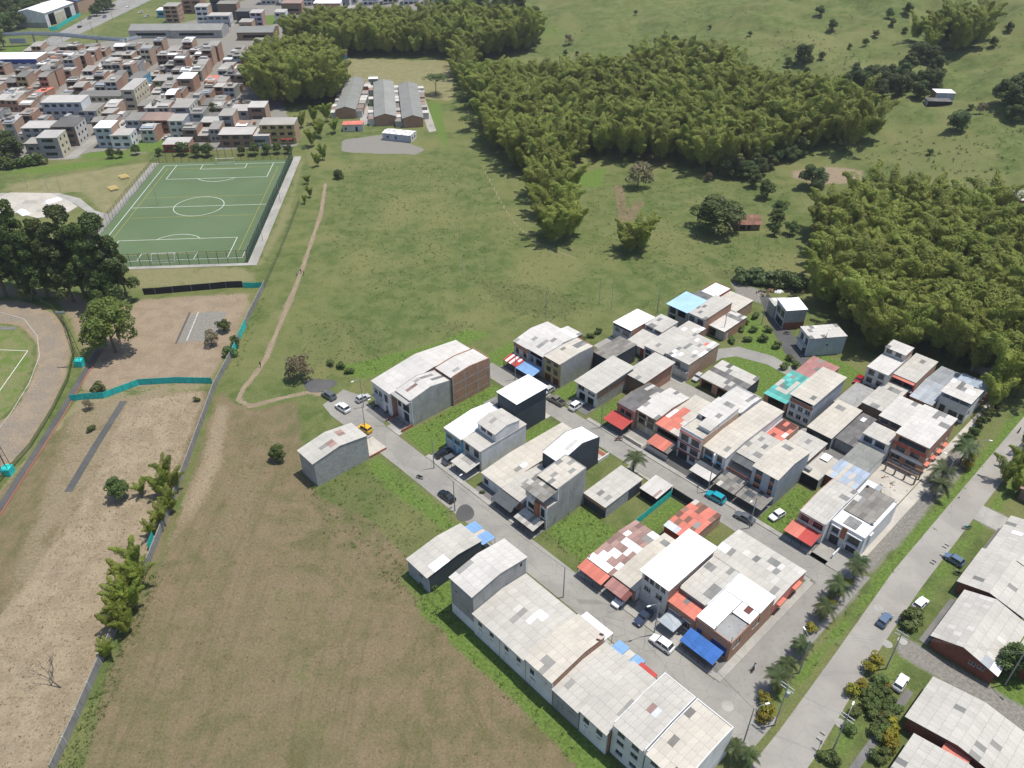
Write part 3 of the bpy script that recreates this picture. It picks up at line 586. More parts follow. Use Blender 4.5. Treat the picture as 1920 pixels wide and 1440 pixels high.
def opening(parent, fn, o, frame):
    a, b, c_, d_, k = o[:5]; fr = o[5] if len(o) > 5 else frame
    if k == 'o': return
    if k in ('w', 'W', 's'):
        m = MB(); e = .06
        def bar(p, q, r_, s_): m.prism([(p, r_), (q, r_), (q, s_), (p, s_)], fn, .05, .11)
        bar(a, a + e, c_, d_); bar(b - e, b, c_, d_); bar(a + e, b - e, c_, c_ + e); bar(a + e, b - e, d_ - e, d_)
        n_ = max(1, round((b - a) / (.6 if k == 'w' else .9))) if k != 's' else 1
        for i in range(1, n_): x = a + (b - a) * i / n_; bar(x - .025, x + .025, c_ + e, d_ - e)
        if k == 'w' and d_ - c_ > 1.0: z = c_ + (d_ - c_) * .68; m.prism([(a + e, z - .02), (b - e, z - .02), (b - e, z + .02), (a + e, z + .02)], fn, .06, .10)
        w_ = m.build('window', fr, parent)
        g = MB(); g.prism([(a + .02, c_ + .02), (b - .02, c_ + .02), (b - .02, d_ - .02), (a + .02, d_ - .02)], fn, .075, .085); g.build('pane', 'glass', w_)
        if k != 's':
            g = MB(); g.prism([(a - .08, c_ - .07), (b + .08, c_ - .07), (b + .08, c_), (a - .08, c_)], fn, -.07, .03); g.build('sill', 'stone', w_)
    elif k in ('d', 'g'):
        m = MB(); m.prism([(a + .01, c_), (b - .01, c_), (b - .01, d_ - .01), (a + .01, d_ - .01)], fn, .06, .10)
        if k == 'g':
            n_ = max(2, round((b - a) / .5))
            for i in range(n_ + 1): x = a + .03 + (b - a - .06) * i / n_; m.prism([(x - .02, c_), (x + .02, c_), (x + .02, d_ - .02), (x - .02, d_ - .02)], fn, .035, .06)
        o_ = m.build('garage_door' if k == 'g' else 'door', fr, parent)
        if k == 'd': h = MB(); h.prism([(b - .14, 1.0), (b - .08, 1.0), (b - .08, 1.12), (b - .14, 1.12)], fn, .02, .06); h.build('handle', 'metal_g', o_)
def block(root, x0, x1, y0, y1, z0, hf, hb=None, ridge=None, roof='sheet', walls='conc', fo=(), bo=(), lo=(), ro=(), par=0.0, ov=(.35, .2, .1, .1), nx_=None, nyf=None, nyb=None, patch=(), sky=.012, alt=None, frame='frame_w', sheets=True, flat=None, front=True, group=None, patchb=()):
    """walls + roof in the house frame. hf/hb: absolute eave height at front/back; ridge=(y, z)"""
    hb = hf if hb is None else hb
    if isinstance(walls, str): walls = (walls,) * 4
    wf, wb, wl, wr = walls; t = .16; W_, D_ = x1 - x0, y1 - y0
    if wf: wall_slab(root, lambda s, z, d: (s, y0 + d, z), x0, x1, z0, hf, fo, wf, t, frame=frame)
    if wb: wall_slab(root, lambda s, z, d: (s, y1 - d, z), x0, x1, z0, hb, bo, wb, t, frame=frame)
    lowz = min(hf, hb)
    def top():
        pts = [(y1 - t, hb + par)]
        if ridge: pts.append((ridge[0], ridge[1] + par))
        pts.append((y0 + t, hf + par)); return pts
    if wl: wall_slab(root, lambda s, z, d: (x0 + d, s, z), y0 + t, y1 - t, z0, lowz - .01, lo, wl, t, top(), frame=frame)
    if wr: wall_slab(root, lambda s, z, d: (x1 - d, s, z), y0 + t, y1 - t, z0, lowz - .01, ro, wr, t, top(), frame=frame)
    if par > .05:
        if wb: wall_slab(root, lambda s, z, d: (s, y1 - d, z), x0, x1, hb + .005, hb + par, (), wb, t, name='parapet')
    ol, orr = (ov[2], ov[3]) if par <= .05 else (-t - .01, -t - .01)
    of, ob = ov[0], (ov[1] if par <= .05 else -t - .01)
    nx_ = nx_ or max(2, round(W_ / 1.02)); lift = .085
    if flat:
        m = MB(); m.box(x0 + t + .005, x1 - t - .005, y0 + t + .005, y1 - t - .005, hf - .25, hf - .05); m.build('roof_slab', flat, root); return
    if ridge:
        yr, zr = ridge; sf = (zr - hf) / max(.1, yr - y0); sb = (zr - hb) / max(.1, y1 - yr)
        slope(root, x0 - ol, x1 + orr, y0 - of, yr, hf - sf * of + lift, zr + lift, roof, nx_, nyf or max(1, round((yr - y0 + of) / 1.75)), patch, sky, alt, sheets=sheets)
        slope(root, x0 - ol, x1 + orr, y1 + ob, yr, hb - sb * ob + lift, zr + lift, roof, nx_, nyb or max(1, round((y1 - yr + ob) / 1.75)), patchb, sky, alt, sheets=sheets) if False else \
            slope_back(root, x0 - ol, x1 + orr, yr, y1 + ob, zr + lift, hb - sb * ob + lift, roof, nx_, nyb or max(1, round((y1 - yr + ob) / 1.75)), patchb, sky, alt, sheets)
        m = MB(); m.prism([(yr - .22, zr - .03 + lift), (yr, zr + .075 + lift), (yr + .22, zr - .03 + lift)], lambda a, b, d: (d, a, b), x0 - ol, x1 + orr); m.build('ridge_cap', roof, root)
    else:
        s_ = (hb - hf) / D_
        slope(root, x0 - ol, x1 + orr, y0 - of, y1 + ob, hf - s_ * of + lift, hb + s_ * ob + lift, roof, nx_, nyf or max(1, round((D_ + of + ob) / 1.75)), patch, sky, alt, sheets=sheets)
def slope_back(root, x0, x1, y0, y1, z0, z1, mat, nx_, ny_, patch, sky, alt, sheets):
    return slope(root, x0, x1, y0 + .01, y1, z0, z1, mat, nx_, ny_, patch, sky, alt, sheets=sheets)
def house(label, u0, u1, v0, v1, h, hb=None, ridge=None, cat='house', name='house', group=None, rot=GA, org=None, z=0.0, **k):
    x, y = UV(u0, v0) if org is None else org
    root = thing(name, label, cat, (x, y, z), rot, group)
    W_, D_ = u1 - u0, v1 - v0
    block(root, 0, W_, 0, D_, 0, h, hb, ((D_ * ridge[0], ridge[1]) if ridge else None), **k)
    root['w'] = W_; root['d'] = D_
    return root
def wins(W_, floors, n=2, ww=1.3, wh=1.25, sill=.95, fh=2.75, start=0, kind='w', fr=None, m0=.5, m1=.5):
    o = []
    for f in range(start, floors):
        for i in range(n):
            c_ = m0 + (W_ - m0 - m1) * (i + .5) / n; z = f * fh + sill
            o.append((c_ - ww / 2, c_ + ww / 2, z, z + wh, kind) + ((fr,) if fr else ()))
    return o
def ground_floor(W_, gar=True, fr='door_gr', door='door_br'):
    if gar: return [(.4, W_ * .55, .02, 2.3, 'g', fr), (W_ * .68, W_ * .68 + .95, .02, 2.15, 'd', door)]
    return [(W_ * .15, W_ * .15 + 1.0, .02, 2.15, 'd', door), (W_ * .5, W_ * .85, .9, 2.1, 'w')]
def awning(root, x0, x1, y0, y1, z0, z1, mat, nx_=None, ny_=None, posts=3, wall=None, patch=(), bars=False):
    """lean-to roof in front of a house; y0 is the outer edge"""
    a = slope(root, x0, x1, y0, y1, z0, z1, mat, nx_ or max(2, round((x1 - x0) / 1.0)), ny_ or max(1, round(abs(y1 - y0) / 1.8)), patch, name='awning')
    e_ = .12 if y1 > y0 else -.12; ny_ = ny_
    for i in range(posts):
        x = x0 + .1 + (x1 - x0 - .2) * i / max(1, posts - 1); MB().tube((x, y0 + e_, 0), (x, y0 + e_, z0 - .05), .045, .045, 5).build('awning_post', 'metal_d', root)
    if bars:
        m = MB(); n_ = int((x1 - x0) / .16)
        for i in range(n_ + 1): x = x0 + .1 + (x1 - x0 - .2) * i / n_; m.box(x - .012, x + .012, y0 + .15, y0 + .174, .05, z0 - .1)
        m.build('railing', 'metal_d', root)
    return a
def dish(root, x, y, z, az=0.6):
    m = MB(); n_ = 12; c_ = []
    for k, (r_, h) in enumerate(((0.0, -.10), (.25, -.07), (.42, 0.0))):
        c_.append([(r_ * math.cos(2 * math.pi * i / n_), r_ * math.sin(2 * math.pi * i / n_), h) for i in range(n_)])
    for A_, B_ in zip(c_, c_[1:]):
        for i in range(n_): m.quad(A_[i], A_[(i + 1) % n_], B_[(i + 1) % n_], B_[i])
    d = m.build('satellite_dish', 'dish', root, (x, y, z + .5), (R(-48), R(10), az))
    MB().tube((x, y, z), (x, y, z + .46), .03, .03, 5).build('dish_mast', 'metal_g', root)
def frame_beams(root, x, y0, y1, zs, cols, z1, side='r', mat='conc', z0=0):
    """concrete columns and ring beams standing a little proud of a brick side wall"""
    m = MB(); s_ = .02 if side == 'r' else -.02; a, b = sorted((x, x + s_ * 1.0))
    for z in zs: m.box(a, b, y0, y1, z - .12, z + .12)
    zz = [z0] + [q for z in zs for q in (z - .12, z + .12)] + [z1]
    for c_ in cols:
        for q in range(0, len(zz), 2):
            if zz[q + 1] - zz[q] > .05: m.box(a, b, c_ - .12, c_ + .12, zz[q], zz[q + 1])
    m.build('concrete_frame', mat, root)
def band(root, x0, x1, y, z0, z1, mat, d=.05, name='trim'):
    m = MB(); m.box(x0, x1, y - d, y - .003, z0, z1); return m.build(name, mat, root)
def balcony(root, x0, x1, y, z, dep=1.0, mat='conc', rail='metal_d'):
    m = MB(); m.box(x0, x1, y - dep, y - .003, z - .16, z); m.build('balcony', mat, root)
    m = MB()
    n_ = max(3, int((x1 - x0) / .25))
    for i in range(n_ + 1): x = x0 + .04 + (x1 - x0 - .08) * i / n_; m.box(x - .015, x + .015, y - dep + .03, y - dep + .06, z, z + .9)
    m.box(x0, x1, y - dep + .025, y - dep + .07, z + .9, z + .95); m.build('balcony_railing', rail, root)
def low_wall(root, x0, x1, y0, y1, z0, z1, mat, name='low_wall'):
    m = MB(); m.box(x0, x1, y0, y1, z0, z1); return m.build(name, mat, root)
def lot_wall(label, pts, h, mat, t=.15, name='boundary_wall', uv=True, sec=None):
    p = [UV(*q) for q in pts] if uv else pts
    root = thing(name, label, 'wall', (*p[0], 0)); 
    for (ax, ay), (bx, by) in zip(p, p[1:]):
        L = math.hypot(bx - ax, by - ay); n_ = max(1, round(L / sec)) if sec else 1
        for i in range(n_):
            m = MB(); q = L / n_; m.box(i * q + (.004 if i else 0), (i + 1) * q - .004, -t / 2, t / 2, -.3, h + (random.uniform(-.08, .08) if sec else 0)); m.build('wall_section' if sec else 'wall', mat, root, (ax - p[0][0], ay - p[0][1], 0), (0, 0, math.atan2(by - ay, bx - ax)))
            if sec: m = MB(); m.box(i * q - .12, i * q + .12, -t / 2 - .06, t / 2 + .06, -.3, h + .12); m.build('pier', 'conc', root, (ax - p[0][0], ay - p[0][1], 0), (0, 0, math.atan2(by - ay, bx - ax)))
    return root
def text3d(root, s_, size, loc, rot, mat, name='lettering'):
    me = TXT[(s_, size)]; me.materials.append(M[mat]); return link(name, me, root, loc, rot)
G1S = 'row houses backing onto the dry field'
# ---- block A: backs (local front) face the dry field, street side at the far end
h = house('lone grey block house with a pitched sheet roof beside the yellow jeep', -43.4, -37.2, -23.2, -9.6, 6.6, 6.6, (.5, 7.7), walls=('conc', 'conc', 'conc', 'block'), roof='sheet', sky=0, patch=((3, 3, 'rusty'), (4, 3, 'rusty'), (3, 2, 'skylight')), patchb=((1, 1, 'rusty'), (2, 1, 'rusty')), bo=ground_floor(6.2))
low_wall(h, 6.0, 6.2, 13.7, 18.4, 0, .5, 'tile_red'); low_wall(h, 0, .2, 13.7, 18.4, 0, .5, 'conc')
h = house('dark walled low house with a long grey roof and one white panel', -3.8, 2.5, -23.7, -10.6, 4.5, 4.5, (.55, 5.2), walls=('greyw', 'dark', 'dark', 'dark'), roof='sheet', sky=0, patch=((4, 2, 'white_roof'), (5, 2, 'white_roof'), (4, 1, 'white_roof'), (5, 1, 'white_roof')), fo=[(3.6, 4.6, 2.6, 3.5, 'w')], bo=ground_floor(6.2))
awning(h, 0, 2.6, 16.9, 13.5, 2.7, 3.1, 'blue_sheet', posts=2); awning(h, 3.6, 6.3, 16.9, 13.5, 2.7, 3.1, 'blue_sheet', posts=2); awning(h, 2.62, 3.58, 16.7, 13.5, 2.68, 3.05, 'sheet_beige', nx_=1, posts=0)
h = house('tall stained three storey house at the left end of the white row', 8.7, 14.8, -23.2, -10.3, 9.6, 9.6, (.5, 10.5), walls=('rough_conc', 'white', 'white', 'rough_conc'), roof='sheet_light', sky=0, group=G1S, patch=((0, 1, 'skylight'), (0, 2, 'skylight')), fo=[(1.2, 1.7, 6.6, 7.1, 's', 'frame_d')], bo=wins(6, 3, 2), ro=[(11.2, 11.8, 8.2, 9.2, 's', 'frame_d')])
band(h, .02, 6.08, 0, 0.02, 2.6, 'white', .03, 'painted_dado'); band(h, .02, 6.08, 0, 7.7, 8.7, 'greyw', .02, 'render_band')
def rowhouse(label, u0, u1, hf, rz, roof, f, gr=G1S, d=-23.4, v1=-10.8, rf=.55, **k):
    o = dict(walls=('white', 'white', 'white', 'brick')); o.update(k)
    return house(label, u0, u1, d, v1, hf, hf, (rf, rz), roof=roof, fo=f, group=gr, bo=ground_floor(u1 - u0), **o)
w1 = [(1.2, 2.2, 3.7, 4.6, 'w', 'frame_d'), (1.3, 2.1, 2.5, 2.75, 's', 'frame_d'), (4.2, 5.2, 3.7, 4.6, 'w', 'frame_d'), (4.3, 5.1, 2.5, 2.75, 's', 'frame_d')]
rowhouse('white two storey row house next to the tall stained house', 15.0, 21.6, 5.6, 6.3, 'sheet', w1, patch=((5, 3, 'skylight'), (5, 2, 'skylight'), (4, 3, 'sheet_light')), sky=0)
h = rowhouse('white row house with a white plastic patch on its grey roof', 21.75, 28.0, 5.6, 6.3, 'sheet', w1, patchb=((2, 0, 'white_roof'), (1, 0, 'white_roof')), patch=((1, 3, 'white_roof'),), sky=0)
h = rowhouse('white row house with an orange brick side wall and two satellite dishes', 28.15, 34.3, 6.3, 7.0, 'sheet_beige', [(1.0, 2.0, 3.6, 4.8, 'w', 'frame_d'), (1.0, 2.2, 2.2, 2.5, 's', 'frame_d'), (4.6, 4.9, 4.3, 4.55, 's', 'frame_d')], rf=.6, patch=((3, 0, 'skylight'), (3, 1, 'skylight'), (2, 1, 'skylight')), sky=0)
dish(h, 5.6, 12.5, 6.3); dish(h, 6.0, 11.2, 6.4)
awning(h, -1.1, 5.2, 16.3, 12.7, 2.9, 3.3, 'white_roof', posts=3)
h = rowhouse('lower stained row house below the brick side wall', 34.5, 40.2, 4.8, 5.5, 'sheet', [(.8, 2.4, 2.4, 2.75, 's'), (3.3, 4.9, 2.4, 2.75, 's')], walls=('rough_conc', 'white', 'white', 'white'), patch=((1, 1, 'skylight'),), sky=0)
awning(h, .4, 2.7, 16.2, 12.8, 2.7, 3.0, 'blue_sheet', posts=2); awning(h, 2.75, 4.2, 16.0, 12.8, 2.65, 2.95, 'sheet', nx_=1, posts=0); awning(h, 4.3, 6.2, 16.1, 12.8, 2.7, 3.0, 'blue_sheet', posts=2)
h = rowhouse('white row house with a red street awning and two dark back windows', 40.4, 45.9, 5.7, 6.4, 'sheet', [(.7, 1.9, 3.7, 4.8, 'w', 'frame_d'), (.9, 1.7, 2.6, 2.9, 's', 'frame_d'), (3.4, 4.6, 3.7, 4.8, 'w', 'frame_d'), (3.6, 4.4, 2.6, 2.9, 's', 'frame_d')], patch=((4, 2, 'skylight'), (5, 2, 'skylight'), (4, 3, 'skylight')), sky=0)
awning(h, .0, 3.4, 15.4, 13.1, 2.9, 3.2, 'red_sheet', posts=2)
g3 = [(x, x + 1.35, z, z + 1.0, 'w', 'door_gr') for z in (1.3, 4.0, 6.2) for x in (1.0, 3.7)]
h = rowhouse('three storey white house with barred back windows and ribbed grey roof', 46.1, 52.1, 7.9, 8.2, 'sheet', g3, d=-22.5, v1=-10.0, par=.22, patch=((2, 4, 'rusty'), (3, 4, 'rusty'), (2, 3, 'rusty'), (3, 3, 'zinc')), sky=0, walls=('white',) * 4)
h = rowhouse('corner three storey white house with a rust streaked ribbed roof', 52.3, 58.9, 7.7, 8.1, 'sheet_beige', g3, d=-22.4, v1=-9.9, par=.3, alt=('sheet_old', .06), sky=.0, walls=('white',) * 4)
# ---- block B, between the first and the second street
h = house('long grey roofed house at the street end with cars parked in front', -53.6, -45.95, 3.4, 30.0, 7.0, 7.0, (.5, 8.6), roof='sheet_light', walls=('white', 'brick', 'brick', 'brick'), fo=[(.6, 2.0, 3.8, 5.4, 'w'), (2.4, 3.8, 3.8, 5.4, 'w'), (4.8, 6.2, 3.4, 5.6, 'w', 'frame_d'), (5.0, 6.0, .02, 2.4, 'd', 'door_gr'), (.8, 3.6, .02, 2.3, 'g', 'door_w')], sky=.03, nyf=6, nyb=6)
balcony(h, .3, 4.2, 0, 3.3, .9, 'offwhite', 'frame_w')
h = house('house with a tall bare concrete side wall and dark glazed front', -45.8, -39.7, 4.9, 17.0, 7.6, 7.6, (.5, 8.7), roof='sheet_light', walls=('white', 'brick', 'conc', 'conc'), par=.18, fo=[(.4, 1.7, 3.4, 6.4, 'w', 'frame_d'), (2.4, 4.9, 3.2, 6.6, 'W', 'frame_d'), (2.6, 4.6, .02, 2.6, 'g', 'frame_d'), (.5, 1.5, .02, 2.3, 'd')], patch=((1, 3, 'skylight'), (2, 1, 'rusty'), (2, 2, 'rusty')), patchb=((3, 1, 'skylight'), (3, 2, 'skylight'), (1, 0, 'skylight'), (1, 1, 'skylight')), sky=0)
low_wall(h, 5.9, 6.1, -3.6, 0, 0, .7, 'tile_red'); low_wall(h, 0, .2, -3.6, -.02, 0, .7, 'tile_red'); low_wall(h, .0, 6.1, -1.6, -.02, 7.0, 7.3, 'conc', 'canopy_slab')
for i, x in enumerate(np.arange(.6, 5.6, 1.0)): low_wall(h, x, x + .92, -3.0, -1.9, .14, .16, 'patio', 'floor_tile'); low_wall(h, x, x + .92, -1.8, -.8, .14, .16, 'patio', 'floor_tile')
h = house('three storey raw brick house with concrete frame behind the concrete wall house', -45.6, -39.3, 17.1, 29.4, 8.5, 8.5, (.45, 9.1), roof='sheet_light', walls=('brick', 'brick', 'brick', 'brick'), par=.35, sky=.05, bo=wins(6, 3, 2))
frame_beams(h, 6.3, .1, 12.2, (1.35, 3.9, 6.2), (.15, 4.0, 8.2, 12.0), 8.6); dish(h, 6.1, 11.6, 4.2)
h = house('white roofed house with a blue and white front and driveway cars', -28.4, -22.4, 5.8, 19.2, 5.8, 5.8, (.6, 6.6), roof='white_roof', walls=('sky_blue', 'white', 'brick', 'white'), sky=0, nx_=6, fo=[(.5, 2.2, 3.2, 4.5, 'w'), (3.2, 4.8, 3.0, 4.6, 'w'), (.4, 2.6, .02, 2.3, 'g', 'door_w'), (3.4, 4.5, .02, 2.3, 'd', 'door_w')])
band(h, .3, 2.5, 0, 2.6, 3.05, 'white'); band(h, 2.9, 5.2, 0, 2.5, 2.9, 'white'); band(h, 0, 5.98, 0, 5.0, 5.75, 'conc', .5, 'eave_board')
h = house('white house with a set back third storey and black grilled windows', -22.3, -16.3, 6.0, 19.8, 5.9, 5.9, None, roof='sheet', walls=('offwhite', 'white', 'white', 'white'), sky=0, fo=[(.6, 2.0, 3.3, 5.2, 'w', 'frame_d'), (3.6, 5.2, 3.3, 5.2, 'w', 'frame_d'), (.8, 2.3, .3, 2.4, 'w', 'frame_d'), (3.7, 5.4, .05, 2.4, 'g', 'frame_d')])
block(h, .0, 6.0, 4.4, 11.6, 6.05, 8.3, 8.3, (7.8, 9.0), walls='white', fo=[(1.1, 2.7, 6.9, 7.9, 'w', 'frame_d'), (3.2, 4.8, 6.9, 7.9, 'w', 'frame_d')], sky=0, patch=((2, 1, 'skylight'),))
awning(h, .6, 6.0, -4.4, -.3, 2.3, 2.8, 'sheet', posts=4, ny_=2, patch=((1, 1, 'skylight'), (2, 1, 'skylight'), (3, 1, 'skylight')))
h = house('tall dark slate building with a flat white roof overhanging at the second street', -26.2, -20.0, 20.1, 30.0, 9.7, 9.7, None, roof='white_roof', walls='dark', sky=0, ov=(.25, .3, .3, .5), nx_=6, nyf=6, bo=wins(6, 3, 2, kind='W', fr='frame_d'))
block(h, -3.0, .0, -1.6, 5.5, 0, 5.7, 5.7, None, walls='conc', roof='sheet_dark', sky=.1)
h = house('long low beige and grey roofed house running through to the second street', -13.3, -6.7, 3.6, 28.6, 3.3, 3.3, (.35, 3.9), roof='sheet_beige', walls=('white', 'white', 'white', 'white'), sky=.02, nyf=5, nyb=9, fo=[(.6, 2.0, .8, 2.2, 'w', 'frame_br'), (4.0, 5.0, .02, 2.2, 'd')], patch=((4, 4, 'white_roof'), (4, 3, 'skylight')))
h = house('low grey roofed house beside the terrace house with a smoked curved awning', -6.55, -.6, 3.6, 14.3, 3.2, 3.2, (.5, 3.8), roof='sheet', walls=('brick', 'conc', 'white', 'conc'), sky=0, patch=((2, 2, 'skylight'),), patchb=((2, 1, 'skylight'),), fo=[(.5, 2.6, .8, 2.2, 'w', 'frame_br'), (3.4, 4.4, .02, 2.2, 'd')])
awning(h, -.4, 5.6, -3.2, -.35, 2.2, 3.0, 'smoke', posts=5, ny_=2, bars=True)
h = house('dark sided three storey house with a white gabled roof in mid block', -5.8, -.4, 14.6, 27.0, 7.6, 7.6, (.55, 9.0), roof='white_roof', walls='dark', sky=0, nx_=5, par=.1, patch=((3, 2, 'sheet_light'), (3, 3, 'sheet_light')), bo=wins(5.4, 3, 2, kind='W', fr='frame_d'))
low_wall(h, 5.3, 5.5, 12.5, 16.2, 0, .9, 'white'); low_wall(h, .6, 5.1, 15.0, 16.2, .1, .16, 'tile_red', 'tiled_step')
h = house('grey three storey house with an open roof terrace under corrugated sheets', .2, 6.1, 3.9, 15.3, 6.0, 6.0, None, roof='sheet', walls=('white', 'conc', 'greyw', 'rough_conc'), sky=0, flat='pale_slab', fo=[(.5, 2.4, 3.1, 4.4, 'w', 'frame_d'), (4.2, 5.3, 3.0, 5.2, 'w', 'frame_d'), (4.1, 5.4, .2, 2.4, 'w', 'frame_d'), (.4, 2.6, .02, 2.3, 'g', 'frame_d')])
block(h, 0, 5.9, 3.2, 11.4, 6.0, 9.4, 9.9, None, roof='sheet_beige', walls=('white', 'conc', 'greyw', 'rough_conc'), par=.2, sky=0, patch=((2, 1, 'skylight'), (2, 4, 'skylight'), (4, 3, 'skylight'), (3, 0, 'skylight'), (0, 3, 'skylight')), fo=[(.6, 1.5, 6.1, 8.3, 'd'), (2.4, 4.6, 6.8, 8.2, 'w', 'frame_d')])
slope(h, -.5, 5.9, -1.2, 3.15, 8.55, 8.95, 'sheet_old', 6, 3, ((0, 1, 'sheet'), (2, 2, 'sheet'), (4, 1, 'skylight'), (3, 0, 'skylight')), name='canopy')
low_wall(h, 2.7, 3.9, -.5, -.02, .1, 6.2, 'terracotta', 'brick_column'); low_wall(h, .02, 2.6, -.12, -.01, 6.02, 6.9, 'offwhite', 'parapet'); low_wall(h, 4.0, 5.88, -.12, -.01, 6.02, 6.5, 'tile_red', 'parapet')
for x in (.1, 2.0, 4.0, 5.6): MB().tube((x, -.3, 6), (x, -.3, 8.6), .05, .05, 5).build('terrace_post', 'wood', h)
awning(h, .2, 5.9, -3.9, -.6, 2.3, 2.75, 'sheet', posts=5, ny_=2, bars=True, patch=((1, 0, 'skylight'), (3, 0, 'skylight'), (3, 1, 'skylight'), (5, 1, 'skylight')))
h = house('low grey roofed store with a black back wall in the middle of the grassy lots', 6.15, 12.1, 15.2, 26.9, 3.1, 3.4, None, roof='sheet', walls=('dark', 'conc', 'conc', 'block'), sky=0, patch=((2, 1, 'skylight'), (4, 1, 'skylight')), ov=(.3, .3, .1, .1))
low_wall(h, 5.955, 5.99, 7.4, 11.6, 0, 3.1, 'dark', 'painted_panel'); low_wall(h, .1, 5.8, -.03, -.004, 2.0, 3.0, 'brick', 'brick_band')
h = house('small black shed with a white striped sheet roof beside the street', 12.8, 17.3, 25.8, 30.8, 2.3, 2.6, None, roof='sheet_light', walls='blackp', sky=0, name='shed', cat='shed', nx_=8, nyf=2, alt=('rusty', .2))
h = house('low house with a patchwork roof of white and rusty pink sheets', 18.7, 24.85, 2.6, 16.8, 3.0, 3.0, (.62, 3.7), roof='rusty', walls=('brick', 'brick', 'pink', 'white'), sky=0, alt=('white_roof', .28), patch=((1, 1, 'white_roof'), (3, 2, 'white_roof'), (2, 4, 'white_roof'), (3, 4, 'white_roof'), (4, 4, 'white_roof'), (5, 4, 'white_roof'), (3, 0, 'white_roof'), (4, 3, 'white_roof')), patchb=((4, 1, 'skylight'), (5, 1, 'skylight')), fo=ground_floor(6.1, False))
awning(h, -.2, 5.9, -3.0, -.4, 2.4, 2.9, 'salmon', posts=4); dish(h, .1, .3, 3.1, 2.0)
h = house('low beige roofed house between the patchwork roof and the white roofed building', 25.0, 30.2, 2.8, 18.0, 3.2, 3.2, (.6, 3.8), roof='sheet_beige', walls=('brick', 'brick', 'white', 'white'), sky=0, patchb=((1, 2, 'skylight'), (2, 2, 'skylight'), (3, 2, 'skylight')), fo=ground_floor(5.2, True))
awning(h, .0, 5.1, -2.9, -.4, 2.4, 2.9, 'mauve', posts=3, patch=((4, 0, 'maroon'), (4, 1, 'maroon')))
h = house('three storey house with a large flat white roof and a row of dark attic windows', 30.3, 36.1, 4.1, 18.0, 8.0, 8.0, None, roof='white_roof', walls=('offwhite', 'brick_pale', 'brick_pale', 'brick_pale'), sky=0, ov=(.7, .4, .4, .5), nx_=6, fo=[(.4, 1.5, 5.7, 7.1, 's'), (1.65, 2.75, 5.7, 7.1, 's'), (2.9, 4.0, 5.7, 7.1, 's'), (4.15, 5.25, 5.7, 7.1, 's'), (.7, 2.2, 3.3, 4.6, 'w'), (3.3, 4.8, 3.3, 4.6, 'w'), (.4, 2.6, .02, 2.2, 'g', 'door_w')], ro=[(1.5 + i * 2.4, 3.3 + i * 2.4, 6.6, 7.7, 'W') for i in range(5)])
h = house('grey roofed house with a salmon sheet porch roof between two white roofs', 36.3, 42.1, 7.6, 18.0, 5.7, 5.9, None, roof='sheet', walls=('conc', 'conc', 'white', 'white'), sky=0, par=.16, patch=((1, 4, 'skylight'), (0, 4, 'skylight'), (4, 2, 'skylight'), (5, 2, 'skylight'), (4, 1, 'skylight'), (5, 1, 'skylight'), (4, 5, 'skylight')))
block(h, 0, 5.8, -3.0, -.05, 0, 4.4, 4.6, None, roof='salmon', walls=('brick', None, 'white', 'white'), sky=0, patch=((2, 1, 'skylight'),), fo=[(.3, 2.6, .9, 2.5, 'w'), (3.4, 4.9, .6, 2.3, 'w')])
for a_, b_ in ((.15, 2.75), (3.25, 5.05)): band(h, a_, b_, -3.0, 2.5, 2.7, 'white', .12); band(h, a_, b_, -3.0, .5, .7, 'white', .12)
h = house('corner brick house with blue doors and an unfinished white sheeted roof slab', 42.25, 49.4, 4.5, 18.0, 5.1, 5.1, None, roof='white_roof', walls=('brick', 'brick', 'brick', 'brick'), flat='rough_conc', fo=[(.4, 1.5, 1.7, 3.1, 'd', 'door_bl'), (3.4, 6.6, .6, 3.1, 'g', 'door_bl')], ro=[(1.0, 3.0, 2.6, 4.4, 'W', 'frame_d'), (7.0, 9.0, 2.6, 4.4, 'W', 'frame_d')])
slope(h, -.2, 7.2, 8.6, 13.6, 5.5, 5.75, 'white_roof', 7, 3, (), name='roof'); slope(h, -.2, 3.5, .1, 8.5, 5.3, 5.5, 'white_roof', 4, 5, (), name='roof'); slope(h, 3.6, 7.1, 5.4, 8.5, 5.35, 5.5, 'white_roof', 3, 2, ((1, 1, 'maroon'),), name='roof')
for x, y in ((3.7, .3), (6.9, .3), (6.9, 5.2), (3.7, 5.2)): MB().tube((x, y, 4.9), (x, y, 6.3), .05, .05, 4).build('rebar_stub', 'metal_d', h)
awning(h, -.3, 6.6, -4.0, -.9, 2.4, 3.1, 'deep_blue', posts=6, ny_=2, bars=True)
h = house('broad low grey roofed warehouse house behind the corner brick house', 34.6, 49.3, 18.4, 29.6, 3.2, 3.2, (.5, 3.9), roof='sheet', walls=('brick', 'conc', 'brick', 'salmon'), sky=.04, alt=('sheet_light', .1), nx_=14, patch=((0, 2, 'white_roof'), (1, 2, 'white_roof'), (2, 2, 'skylight')), bo=ground_floor(14))
awning(h, 14.75, 15.5, 1.0, 3.4, 2.6, 2.6, 'salmon', posts=0, nx_=1); awning(h, 14.75, 15.5, 6.4, 9.0, 2.6, 2.6, 'salmon', posts=0, nx_=1)
h = house('small brick shack with a mixed salmon and tiled roof by the second street', 23.3, 29.6, 20.4, 30.8, 2.7, 2.7, (.5, 3.2), roof='salmon', walls=('redpaint', 'brick_pale', 'brick_pale', 'brick_pale'), sky=0, alt=('clay_tile', .3), patch=((0, 0, 'zinc'), (1, 0, 'zinc'), (2, 0, 'zinc'), (4, 2, 'skylight')), patchb=((0, 2, 'sheet'), (1, 2, 'clay_tile'), (2, 2, 'clay_tile')))
dish(h, 6.2, 6.5, 2.6, 1.0)
